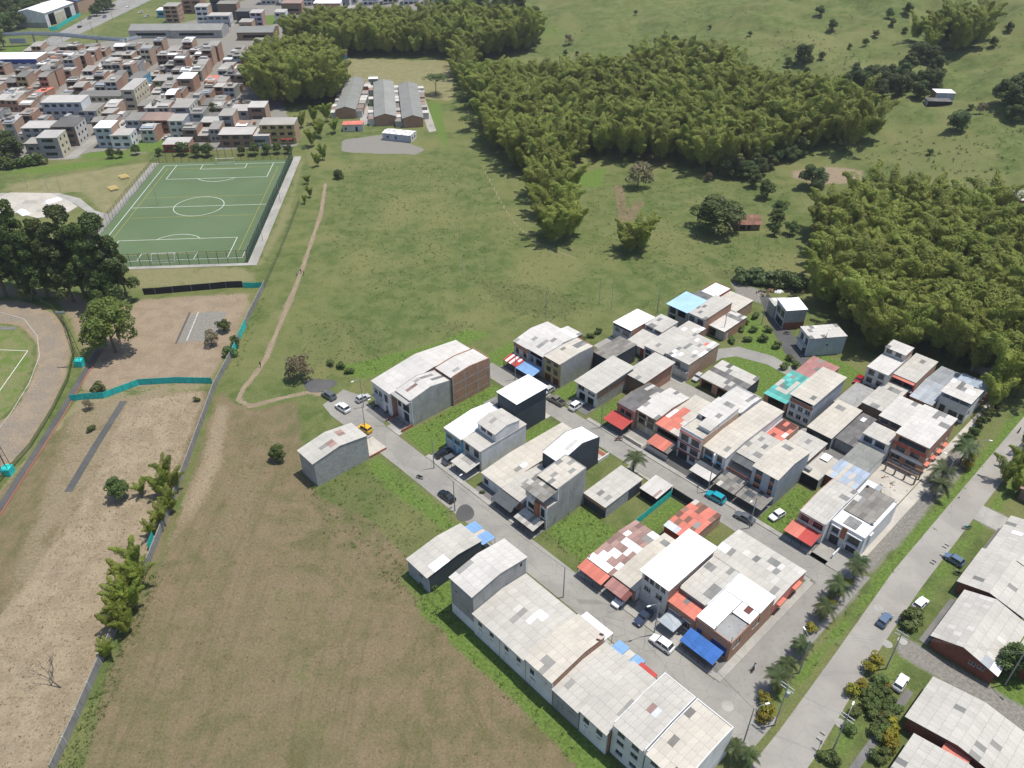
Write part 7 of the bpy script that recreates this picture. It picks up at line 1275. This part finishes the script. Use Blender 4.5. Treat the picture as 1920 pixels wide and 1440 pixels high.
def strip(name, px, wid, mat, z0, z1):
    pts = [P(*q) for q in px]; m = MB()
    for i, ((ax, ay), (bx, by)) in enumerate(zip(pts, pts[1:])):
        d = Vector((bx - ax, by - ay)).normalized(); n_ = Vector((-d.y, d.x)) * wid / 2
        m.prism([(ax - n_.x, ay - n_.y), (bx - n_.x, by - n_.y), (bx + n_.x, by + n_.y), (ax + n_.x, ay + n_.y)], lambda a, b, c_: (a, b, c_), z0, z1 + i * .002)
    return tag(m.build(name, mat), kind='structure')
strip('drain_channel', ((188, 652), (150, 712), (112, 778), (60, 858), (0, 952), (-40, 1010)), 1.5, 'dark_asphalt', -.2, .05); strip('drain_kerb', ((194, 654), (156, 715), (118, 782), (66, 863), (6, 957), (-40, 1025)), .3, 'tile_red', -.2, .14)
strip('drain_channel', ((232, 752), (205, 795), (178, 838), (150, 885), (128, 922)), 1.7, 'dark_asphalt', -.2, .05); strip('rubble_kerb', ((372, 586), (350, 640)), .35, 'stone', -.2, .16); strip('rubble_kerb', ((356, 586), (330, 644)), .5, 'dark_asphalt', -.2, .1)
strip('court_mat', ((-20, 615), (30, 616)), 1.6, 'patio', -.2, .06); strip('field_line', ((-20, 655), (52, 658)), .14, 'white_paint', -.1, .03); strip('field_line', ((52, 658), (-20, 760)), .14, 'white_paint', -.1, .035)
strip('track_kerb', ((0, 585), (45, 598), (70, 630), (74, 668), (55, 718), (20, 775), (-30, 840)), .16, 'kerb', -.1, .05)
for i, (px, py) in enumerate(((151, 685), (17, 888))):
    t_ = thing('mast', 'lattice lighting mast wrapped in teal at the base, %s one by the running track' % ('upper', 'lower')[i], 'mast', P3(px, py)); lean = Vector((-5.0, 4.0, 17)) if i == 0 else Vector((-3, 1.5, 15))
    m = MB(); m.box(-1, 1, -1, 1, 0, 1.9); m.build('base_cover', 'tarp', t_)
    for a, b in ((-.7, -.7), (.7, -.7), (.7, .7), (-.7, .7)): MB().tube((a, b, 1.85), (a * .3 , b * .3, 16), .07, .05, 5).build('leg', 'metal_d', t_)
    for k in range(7): z = 3 + k * 1.9; q = .7 * (1 - .7 * z / 16); MB().path([(-q, -q, z), (q, -q, z + .9), (q, q, z), (-q, q, z + .9), (-q, -q, z)], .03, 4).build('brace', 'metal_d', t_)
    MB().box(-1.2, 1.2, -.15, .15, 15.9, 16.5).build('lamp_bar', 'metal_g', t_)
# benches in the park
for i, (px, py) in enumerate(((216, 358), (236, 336))):
    b_ = thing('picnic_table', 'set of yellow wooden slatted tables beside the pitch, %s one' % ('nearer', 'farther')[i], 'table', P3(px, py), R(40))
    for k in range(4): MB().box(-1.6, 1.6, k * 1.15, k * 1.15 + .55, .7, .78).build('slat', 'yellow_wood', b_); MB().box(-1.2, -1.1, k * 1.15 + .2, k * 1.15 + .3, 0, .7).build('leg', 'metal_d', b_); MB().box(1.1, 1.2, k * 1.15 + .2, k * 1.15 + .3, 0, .7).build('leg', 'metal_d', b_)

# ------------------------------------------------------------------ vehicles
def sect(pts, y): return [(x, y, z) for x, z in pts]
def loft(m, rings, caps=True):
    n = len(rings[0]); b = len(m.v)
    for r_ in rings: m.v += [tuple(p) for p in r_]
    for k in range(len(rings) - 1):
        for i in range(n):
            j = (i + 1) % n; m.f.append((b + k * n + i, b + k * n + j, b + (k + 1) * n + j, b + (k + 1) * n + i)); m.mi.append(m.m)
    if caps: m.f.append(tuple(b + i for i in range(n - 1, -1, -1))); m.mi.append(m.m); m.f.append(tuple(b + (len(rings) - 1) * n + i for i in range(n))); m.mi.append(m.m)
KIND = {'sedan': dict(L=4.45, W=1.74, H=1.45, bel=.90, hood=.98, roof=(1.45, 1.75, 2.95, 3.75), tail=.98), 'suv': dict(L=4.5, W=1.84, H=1.68, bel=1.02, hood=1.05, roof=(1.25, 1.75, 3.75, 4.3), tail=1.08), 'hatch': dict(L=3.8, W=1.66, H=1.5, bel=.93, hood=.98, roof=(1.05, 1.5, 3.15, 3.65), tail=1.0), 'pickup': dict(L=5.2, W=1.82, H=1.74, bel=1.08, hood=1.08, roof=(1.5, 2.0, 3.2, 3.45), tail=1.05), 'jeep': dict(L=3.9, W=1.72, H=1.85, bel=1.12, hood=1.12, roof=(1.3, 1.5, 3.65, 3.78), tail=1.15)}
WHEEL = {}
def car(label, px, py, ang, kind, paint_, rel=True, name=None, group=None, world=None, z=None):
    """ang: heading in degrees counted from the street direction u (or from +X when rel is False)"""
    k = KIND[kind]; L, W_, H = k['L'], k['W'], k['H']; x, y = world or P(px, py)
    root = thing(name or {'suv': 'parked_car', 'pickup': 'pickup_truck', 'jeep': 'off_road_car'}.get(kind, 'parked_car'), label, 'pickup' if kind == 'pickup' else 'car', (x, y, (Z(x, y) + .04) if z is None else z), (GA if rel else 0) + R(ang), group)
    hl = L / 2; b, hd, tl = k['bel'], k['hood'], k['tail']; w_ = W_ / 2
    def ring(x, zt, zb, hw): return [(x, -hw, zb + .12), (x, -hw, zt - .12), (x, -hw + .1, zt), (x, hw - .1, zt), (x, hw, zt - .12), (x, hw, zb + .12), (x, hw - .12, zb), (x, -hw + .12, zb)]
    m = MB(); r0, r1, r2, r3 = [q - hl for q in k['roof']]
    prof = [(-hl, .66, .36, w_ * .80), (-hl + .12, .74, .24, w_ * .93), (-hl + .75, hd - .10, .2, w_), (r0 - .02, hd, .2, w_), (r1, b + .04, .2, w_), (r3 - .1 if kind != 'pickup' else r3 + .05, b + .03, .2, w_), (r3 + .06 if kind != 'sedan' else r3 + .1, tl, .2, w_), (hl - .15, tl - .03, .24, w_ * .96), (hl, tl - .22, .36, w_ * .86)]
    loft(m, [ring(*p) for p in prof]); body = m.build('body', paint_, root, smooth=False)
    if kind == 'pickup':
        g = MB(); g.box(r3 + .15, hl - .12, -w_ + .14, w_ - .14, tl - .001, tl + .012); g.build('cargo_bed', 'plastic_b', root)
        for s_ in (-1, 1): g = MB(); g.box(r3 + .12, hl - .05, *sorted((s_ * (w_ - .14), s_ * (w_ - .02))), tl - .03, tl + .16); g.build('bed_side', paint_, root)
        g = MB(); g.box(hl - .12, hl - .05, -w_ + .14, w_ - .14, tl - .03, tl + .16); g.build('tailgate', paint_, root)
    # greenhouse: bottom ring wider than the roof
    wb, wt = w_ * .95, w_ * .78; zb, zt = b - .02, H
    gh = [(r0, zb, wb), (r1, zt - .03, wt), ((r1 + r2) / 2, zt, wt), (r2, zt - .03, wt), (r3, zb, wb)]
    gp = MB(); loft(gp, [[(x, -hw, z_), (x, hw, z_), (x, hw * 1.0, z_ + .012), (x, -hw, z_ + .012)] for x, z_, hw in ((r1 - .06, zt - .07, wt * .99), (r1 + .12, zt - .01, wt), ((r1 + r2) / 2, zt + .01, wt), (r2 - .08, zt - .01, wt), (r2 + .1, zt - .07, wt * .99))]); gp.build('roof', paint_, root)
    m = MB(); bt = [(r0, -wb, zb), (r0, wb, zb), (r3, wb, zb), (r3, -wb, zb)]; tp = [(r1, -wt, zt - .04), (r1, wt, zt - .04), (r2, wt, zt - .04), (r2, -wt, zt - .04)]
    m.hexa([bt[0], bt[3], bt[2], bt[1], tp[0], tp[3], tp[2], tp[1]]); m.build('windows', 'glass', root)
    m = MB()
    for s_ in (-1, 1):
        for fx in (0.0, .45, 1.0):
            xb = r0 + (r3 - r0) * fx; xt = r1 + (r2 - r1) * fx; e = .045
            m.hexa([(xb - e, s_ * (wb + .012), zb), (xb + e, s_ * (wb + .012), zb), (xb + e, s_ * (wb - .02), zb), (xb - e, s_ * (wb - .02), zb), (xt - e, s_ * (wt + .012), zt - .03), (xt + e, s_ * (wt + .012), zt - .03), (xt + e, s_ * (wt - .02), zt - .03), (xt - e, s_ * (wt - .02), zt - .03)])
    m.build('pillars', paint_, root)
    if 'w' not in WHEEL:
        mm = MB(); mm.tube((0, -.11, 0), (0, .11, 0), .33, .33, 14); WHEEL['w'] = mm.mesh('wheel', 'tyre'); mm = MB(); mm.tube((0, -.115, 0), (0, .115, 0), .2, .2, 10); WHEEL['r'] = mm.mesh('rim', 'rim')
        mm = MB(); mm.box(-.03, .03, -.16, .16, -.08, .08); WHEEL['h'] = mm.mesh('headlight', 'lamp_w'); WHEEL['t'] = mm.mesh('tail_light', 'lamp_r'); mm = MB(); mm.box(-.08, .08, -.1, .1, -.07, .07); WHEEL['m'] = mm.mesh('mirror', paint_)
    for sx in (-1, 1):
        for sy in (-1, 1):
            wh = link('wheel', WHEEL['w'], root, (-hl + .78 if sx < 0 else hl - .82, sy * (w_ - .09), .33)); link('rim', WHEEL['r'], wh)
    for sy in (-1, 1):
        link('headlight', WHEEL['h'], root, (-hl + .09, sy * (w_ * .68), .66)); link('tail_light', WHEEL['t'], root, (hl - .05, sy * (w_ * .68), tl - .28)); link('mirror', WHEEL['m'], root, (r0 + .35, sy * (wb + .1), b + .08))
    return root
car('grey SUV parked at the street end beside the asphalt pile', 617, 745, 5, 'suv', 'car_grey'); car('white SUV parked behind the grey one at the street end', 643, 768, 4, 'suv', 'car_white'); car('silver hatchback parked across the street from the white SUV', 681, 750, -92, 'hatch', 'silver')
car('yellow off road car beside the lone grey house', 684, 808, 10, 'jeep', 'car_yellow'); car('black car in the driveway of the blue and white house', 829, 872, -95, 'sedan', 'car_black', world=UV(-26.6, 3.5)); car('silver SUV with dark roof in the driveway next to the black car', 846, 880, -92, 'suv', 'car_grey', world=UV(-23.7, 3.4)); car('black sedan parked on the grass edge of the first street', 838, 934, 3, 'sedan', 'car_black')
car('silver wagon nosed out beside the blue awning', 1027, 736, 90, 'hatch', 'silver'); car('khaki pickup truck parked on the second street', 1042, 754, 3, 'pickup', 'car_khaki'); car('white SUV in front of the black and white sign shop', 1081, 764, -88, 'suv', 'car_white'); car('teal SUV parked on the second street under the lamp post', 1341, 936, 4, 'suv', 'car_teal'); car('dark sedan parked on the second street near the empty lot', 1395, 974, 6, 'sedan', 'car_grey'); car('white hatchback on the grass lot beside the tall banded house', 1456, 970, 80, 'hatch', 'car_white')
car('red car half hidden beside the grey unfinished house', 1609, 716, 90, 'hatch', 'car_red'); car('silver car in the rear street by the carport house', 1308, 711, 93, 'hatch', 'silver'); car('white sedan backed under the mauve awning', 1160, 1138, 92, 'sedan', 'car_white', world=UV(28.4, 1.2)); car('navy sedan on the paving before the three storey white roof house', 1203, 1162, 92, 'sedan', 'car_navy', world=UV(33.8, 1.0)); car('white SUV parked along the kerb by the grey canopy', 1246, 1214, 3, 'suv', 'car_white', world=UV(39.6, -1.1))
car('white and blue hatchback driving along the main road', 1657, 1166, -90, 'hatch', 'car_blue', name='moving_car'); car('pale blue car parked beside the gabled brick house', 1724, 1136, -95, 'hatch', 'car_white'); car('white car parked on white gravel in the right garden', 1687, 1284, -88, 'hatch', 'car_white'); car('blue grey car parked nose in across the main road', 1787, 1053, -5, 'hatch', 'car_blue')
for i, (px, py, c_, an) in enumerate(((240, 14, 'car_white', 85), (196, 33, 'car_blue', 85), (168, 36, 'car_grey', 85), (264, 25, 'car_white', 20), (276, 32, 'silver', 60), (315, 18, 'car_white', 85), (150, 52, 'car_black', 265))):
    car('small %s car on or beside the highway, %s from the right' % ({'car_white': 'white', 'car_blue': 'blue', 'car_grey': 'grey', 'silver': 'silver', 'car_black': 'black'}[c_], ORD[[2, 5, 6, 4, 3, 1, 7][i]]), px, py, an, 'hatch', c_, False, 'highway_car')
car('yellow taxi parked before the coloured row in the town', 278, 262, 0, 'hatch', 'car_yellow', False); car('white car parked before the coloured row in the town', 312, 262, 0, 'hatch', 'car_white', False)
car('white car by the right lane of the terraces', 791, 208, 95, 'hatch', 'silver', False); car('dark car at the far end of the terraces lane', 785, 182, 95, 'hatch', 'car_grey', False)
def motorbike(label, px, py, ang, col='plastic_b', rider=None):
    x, y = P(px, py); r_ = thing('motorcycle', label, 'motorcycle', (x, y, Z(x, y) + .05), GA + R(ang))
    for sx in (-.62, .62):
        m = MB()
        for i in range(12): a, b = 2 * math.pi * i / 12, 2 * math.pi * (i + 1) / 12; m.tube((sx + .27 * math.cos(a), 0, .32 + .27 * math.sin(a)), (sx + .27 * math.cos(b), 0, .32 + .27 * math.sin(b)), .055, .055, 5, False)
        m.build('wheel', 'tyre', r_)
    m = MB(); m.hexa([(-.35, -.13, .55), (.3, -.13, .5), (.3, .13, .5), (-.35, .13, .55), (-.4, -.11, .86), (.1, -.11, .9), (.1, .11, .9), (-.4, .11, .86)]); m.build('tank', col, r_)
    m = MB(); m.hexa([(.05, -.13, .72), (.85, -.1, .8), (.85, .1, .8), (.05, .13, .72), (.05, -.12, .84), (.85, -.08, .9), (.85, .08, .9), (.05, .12, .84)]); m.build('seat', 'tyre', r_)
    m = MB(); m.box(-.2, .25, -.14, .14, .25, .5); m.build('engine', 'metal_g', r_); MB().path([(-.62, .08, .32), (-.4, .08, 1.0), (-.35, .38, 1.06)], .03).build('fork', 'metal_g', r_); MB().path([(-.62, -.08, .32), (-.4, -.08, 1.0), (-.35, -.38, 1.06)], .03).build('handlebar', 'metal_d', r_)
    return r_
motorbike('black motorcycle standing at the grass edge of the first street', 787, 897, 20); motorbike('dark motorcycle on the patio of the long grey roofed house', 705, 766, 60); motorbike('second dark motorcycle on the patio near the red tiled edge', 728, 776, 60); motorbike('red and black motorcycle parked before the red awning', 1160, 826, 40, 'redpaint'); motorbike('motorcycle at the upper end of the main road', 1910, 810, 95); motorbike('teal and black motorcycle on the verge across the main road', 1811, 992, 40, 'car_teal'); motorbike('black motorcycle beside the blue grey parked car house', 1795, 1078, 20); motorbike('black motorcycle under the sign shop canopy', 848, 858, 60) if False else None
motorbike('blue motorcycle by the skewed house on the dark lane', 1474, 627, 30, 'car_navy'); MOTO = motorbike('motorcycle with a rider on the gravel lane by the palms', 1412, 1256, 100)

# ------------------------------------------------------------------ people
def person(label, px, py, shirt, trousers, face=0.0, stride=.18, sit=False, world=None, z=None):
    """one continuous body grown along a skeleton"""
    x, y = world or P(px, py); r_ = thing('person', label, 'person', (x, y, Z(x, y) if z is None else z), face)
    ev = BODY[(stride, sit)].copy()
    for i, n_ in enumerate(('skin', shirt, trousers, 'tyre')): ev.materials[i] = M[n_]
    link('body', ev, r_); h = MB(); rng = random.Random(1)
    rings = [[(a * math.cos(t_), .05 + a * math.sin(t_), z_) for t_ in [2 * math.pi * i / 10 for i in range(10)]] for a, z_ in ((.105, 1.66), (.112, 1.71), (.09, 1.77), (.03, 1.80))]
    loft(h, rings); h.build('hair', 'plastic_b', r_); return r_
person('person in a pale shirt walking on the dirt trail, the left one', 557, 517, 'cloth_w', 'cloth_k', 2.6); person('person in dark clothes walking on the dirt trail, the right one', 565, 513, 'cloth_k', 'cloth_k', 2.6); person('person in grey beside the other two on the trail', 570, 516, 'cloth_g', 'cloth_b', 2.4); person('person in black walking alone lower on the trail', 489, 688, 'cloth_k', 'cloth_k', 2.8)
mx_, my_ = P(1412, 1256); person('person in white and black riding the motorcycle on the gravel lane', 0, 0, 'cloth_w', 'cloth_k', GA + R(100) + R(-90), 0, True, (mx_, my_), .06)
person('person in a pale shirt standing at the red awning with the motorcycle', 1156, 826, 'cloth_w', 'cloth_b', 1.0, .05)

# ------------------------------------------------------------------ poles, lamps and wires
def pole(label, px, py, h=9.0, lamp=None, cross=False, name='utility_pole', trafo=False, r=.13):
    x, y = P(px, py); t_ = thing(name, label, 'lamp post' if lamp is not None else 'pole', (x, y, Z(x, y)))
    MB().tube((0, 0, -.4), (0, 0, h), r, r * .62, 8).build('pole', 'pole_c', t_)
    if lamp is not None:
        dx, dy = math.cos(lamp), math.sin(lamp); MB().path([(0, 0, h - .4), (dx * .9, dy * .9, h + .25), (dx * 1.9, dy * 1.9, h + .4)], .045).build('arm', 'metal_g', t_)
        MB().box(-.34, .34, -.13, .13, -.06, .06).build('lamp_head', 'lamp_w', t_, (dx * 2.1, dy * 2.1, h + .38), (0, 0, lamp))
    if cross:
        for z in (h - .3, h - 1.1): MB().box(-1.1, 1.1, -.06, .06, z, z + .12).build('crossarm', 'metal_g', t_, (0, 0, 0), (0, 0, GA))
    if trafo: MB().tube((.4, 0, h - 3), (.4, 0, h - 1.9), .32, .32, 10).build('transformer', 'metal_g', t_)
    return Vector((x, y, Z(x, y) + h - .3))
U = lambda d: GA + R(d)
a1 = pole('street lamp at the end of the first street by the silver hatchback', 682, 764, 8.5, U(-90)); a2 = pole('street pole beside the yellow off road car', 686, 812, 8.5, U(90)); a3 = pole('pole on the grass lot beside the blue and white house', 814, 878, 8.5); a4 = pole('lamp pole next to the round dark asphalt patch', 853, 958, 8.5, U(90)); a5 = pole('pole on the first street before the long white row', 1056, 1120, 8.5); a6 = pole('lamp post beside the grey canopy and white SUV', 1226, 1190, 8.5, U(-110))
a7 = pole('leaning lamp post at the lower end of the first street', 1394, 1392, 9.5, U(60)); a8 = pole('power pole with cross arms and transformer on the palm verge', 1452, 1360, 11, None, True, 'power_pole', True); a9 = pole('lamp post on the verge beside the middle palms', 1498, 1262, 9, U(150)); b1 = pole('power pole across the main road by the pale manholes', 1661, 1254, 10, None, True, 'power_pole'); b2 = pole('tall post with cables on the right verge near the bottom', 1562, 1405, 9.5, U(100), True, 'power_pole')
c1 = pole('lamp post on the second street above the teal SUV', 1327, 922, 8.5, U(120)); c2 = pole('pole on the grass strip beside the sign shop', 1127, 802, 8.5); c3 = pole('dark pole before the striped awning', 966, 712, 8.5); c4 = pole('pole on the second street by the dark sedan', 1405, 990, 8.5, U(-90)); c5 = pole('lamp post between the skewed house and the red sheet roof', 1538, 672, 8, U(100)); c6 = pole('pole behind the white roofed house at the meadow edge', 1232, 588, 8.5); c7 = pole('pole by the brick house at the lane bend', 1355, 632, 7.5); c8 = pole('lamp post by the palms at the orange house', 1765, 918, 8.5, U(170)); c9 = pole('lamp post at the upper right of the main road', 1812, 880, 8.5, U(30)); d1 = pole('lamp post behind the dark tree at the right edge', 1884, 1284, 9, U(-20)); d2 = pole('pole on the lane in front of the first skewed house', 1428, 608, 8)
for i, (px, py, h_) in enumerate(((1023, 594, 9), (1123, 570, 9), (1146, 580, 11), (910, 510, 6), (862, 455, 7), (868, 510, 6), (1420, 470, 5), (645, 155, 10), (652, 158, 10), (664, 165, 9), (684, 168, 9))): pole('thin bare pole in the open field, %s of the field poles' % ORD[i + 1], px, py, h_, name='field_pole', r=.08)
for i, (px, py) in enumerate(((577, 318), (526, 380), (493, 452), (282, 300), (296, 385), (92, 362), (114, 358), (52, 352))): pole('slender floodlight pole around the pitch and park, %s from the %s' % (ORD[i + 1 if i < 3 else i - 2], 'right side' if i < 3 else 'left side'), px, py, 11 if i < 5 else 7, name='floodlight_pole', r=.09)
for i, (px, py) in enumerate(((118, 80), (175, 64), (212, 38), (95, 92), (154, 50))): pole('tall pole beside the highway, %s of its row' % ORD[i + 1], px, py, 11, name='highway_pole', r=.16)
def wires(label, pts, n=2, sag=.6):
    r_ = thing('power_line', label, 'power line', tuple(pts[0]))
    for k in range(n):
        for a, b in zip(pts, pts[1:]):
            o = Vector((GUX, GUY, 0)) * (.5 * (k - (n - 1) / 2)); m = MB(); L = []
            for i in range(9): t_ = i / 8; q = a.lerp(b, t_) + o - pts[0]; q.z -= sag * 4 * t_ * (1 - t_); L.append(q)
            m.path(L, .014, 3).build('wire', 'metal_d', r_)
wires('power lines over the first street', [a1, a4, a5, a6, a7], 2); wires('power lines along the main road verge', [a7, a8, a9, c8, c9], 3, .9); wires('power lines crossing the main road to the right', [a8, b2], 2); wires('power line across the road to the pole by the manholes', [a9, b1, d1], 2); wires('power lines over the second street', [c3, c2, c1, c4], 2)
# ------------------------------------------------------------------ small street furniture
cn = thing('canopy', 'grey white square canopy tent before the brick porch house', 'canopy', (*UV(38.4, 2.9), .1), GA)
m = MB(); pk = (0, 0, 2.75); cs = [(-1.7, -1.7, 2.1), (1.7, -1.7, 2.1), (1.7, 1.7, 2.1), (-1.7, 1.7, 2.1)]
for i in range(4): m.add([cs[i], cs[(i + 1) % 4], pk], [(0, 1, 2)]); m.quad(cs[i], cs[(i + 1) % 4], (*cs[(i + 1) % 4][:2], 1.9), (*cs[i][:2], 1.9))
m.build('canopy_cloth', 'bluegrey', cn)
for x, y, z in cs: MB().tube((x, y, 0), (x, y, 2.05), .035, .035, 5).build('leg', 'metal_d', cn)
fu = thing('folded_parasol', 'closed dark blue parasol beside the canopy tent', 'parasol', (*UV(40.4, 3.3), .1)); MB().tube((0, 0, 0), (0, 0, 1.2), .04, .04, 5).build('pole', 'metal_d', fu); MB().tube((0, 0, 1.1), (0, 0, 3.2), .32, .06, 8).build('cloth', 'car_navy', fu)
bs = thing('bus_sign_board', 'pair of grey billboard panels beside the highway footbridge', 'billboard', P3(24, 94)); 
for k in range(2): MB().box(k * 5.2, k * 5.2 + 5, -.1, .1, 4, 7).build('panel', 'greyw', bs)
for k in (1, 9): MB().tube((k, 0, -.3), (k, 0, 4), .12, .12, 6).build('post', 'metal_g', bs)
fence('tarp_fence', 'teal hoarding along the grass bank below the white warehouse', [P(*q) for q in ((94, 58), (108, 56), (125, 44), (152, 30))], 4, 2.6, 'wood', 'tarp', (), .06)
for i, (px, py, mt, r_) in enumerate(((1398, 528, 'stone', 2.2), (1445, 545, 'wood', 1.8), (1460, 548, 'white_paint', 1.2), (1482, 548, 'plastic_b', 1.6), (1430, 552, 'bark', 2.2))):
    x, y = P(px, py); t_ = thing('rubble_heap', ('grey gravel heap at the top of the dark lane', 'timber heap beside the skewed house', 'white sack heap behind the skewed house', 'black scrap heap behind the skewed house', 'brown earth heap at the top of the dark lane')[i], 'heap', (x, y, 0))
    for k in range(22): a, d = random.random() * 6.28, random.random() ** .6 * r_; s_ = random.uniform(.15, .45); m = MB(); m.hexa([(-s_, -s_, 0), (s_, -s_ * .8, 0), (s_ * .9, s_, 0), (-s_, s_ * .9, 0), (-s_ * .5, -s_ * .5, s_), (s_ * .4, -s_ * .5, s_ * .9), (s_ * .5, s_ * .4, s_), (-s_ * .4, s_ * .5, s_ * 1.1)]); m.build('lump', mt, t_, (d * math.cos(a), d * math.sin(a), max(0, (r_ - d) * .28)), (0, 0, a))
for i, (px, py) in enumerate(((1776, 1022), (1771, 1026), (1766, 1042), (1752, 1052), (1748, 1056), (1543, 1375), (1536, 1386))):
    t_ = thing('kerb_block', 'loose pale concrete block on the right kerb of the main road, %s from the top' % ORD[i + 1], 'block', P3(px, py), GA); MB().box(-.4, .4, -.22, .22, 0, .3).build('block', 'paving', t_)
# ------------------------------------------------------------------ the air
m = MB(); m.box(-2600, 2600, -400, 3200, -1.5, 240); hz = m.build('haze', ())
hm = bpy.data.materials.new('haze_air'); hm.use_nodes = True; hm.node_tree.nodes.clear(); M['haze_air'] = hm
o_ = hm.node_tree.nodes.new('ShaderNodeOutputMaterial'); v_ = hm.node_tree.nodes.new('ShaderNodeVolumePrincipled')
v_.inputs['Color'].default_value = (.93, .96, 1, 1); v_.inputs['Density'].default_value = 0.00011; v_.inputs['Anisotropy'].default_value = .2
hm.node_tree.links.new(v_.outputs[0], o_.inputs['Volume']); hz.data.materials.append(hm); tag(hz, kind='stuff')
S.cycles.volume_bounces = 0
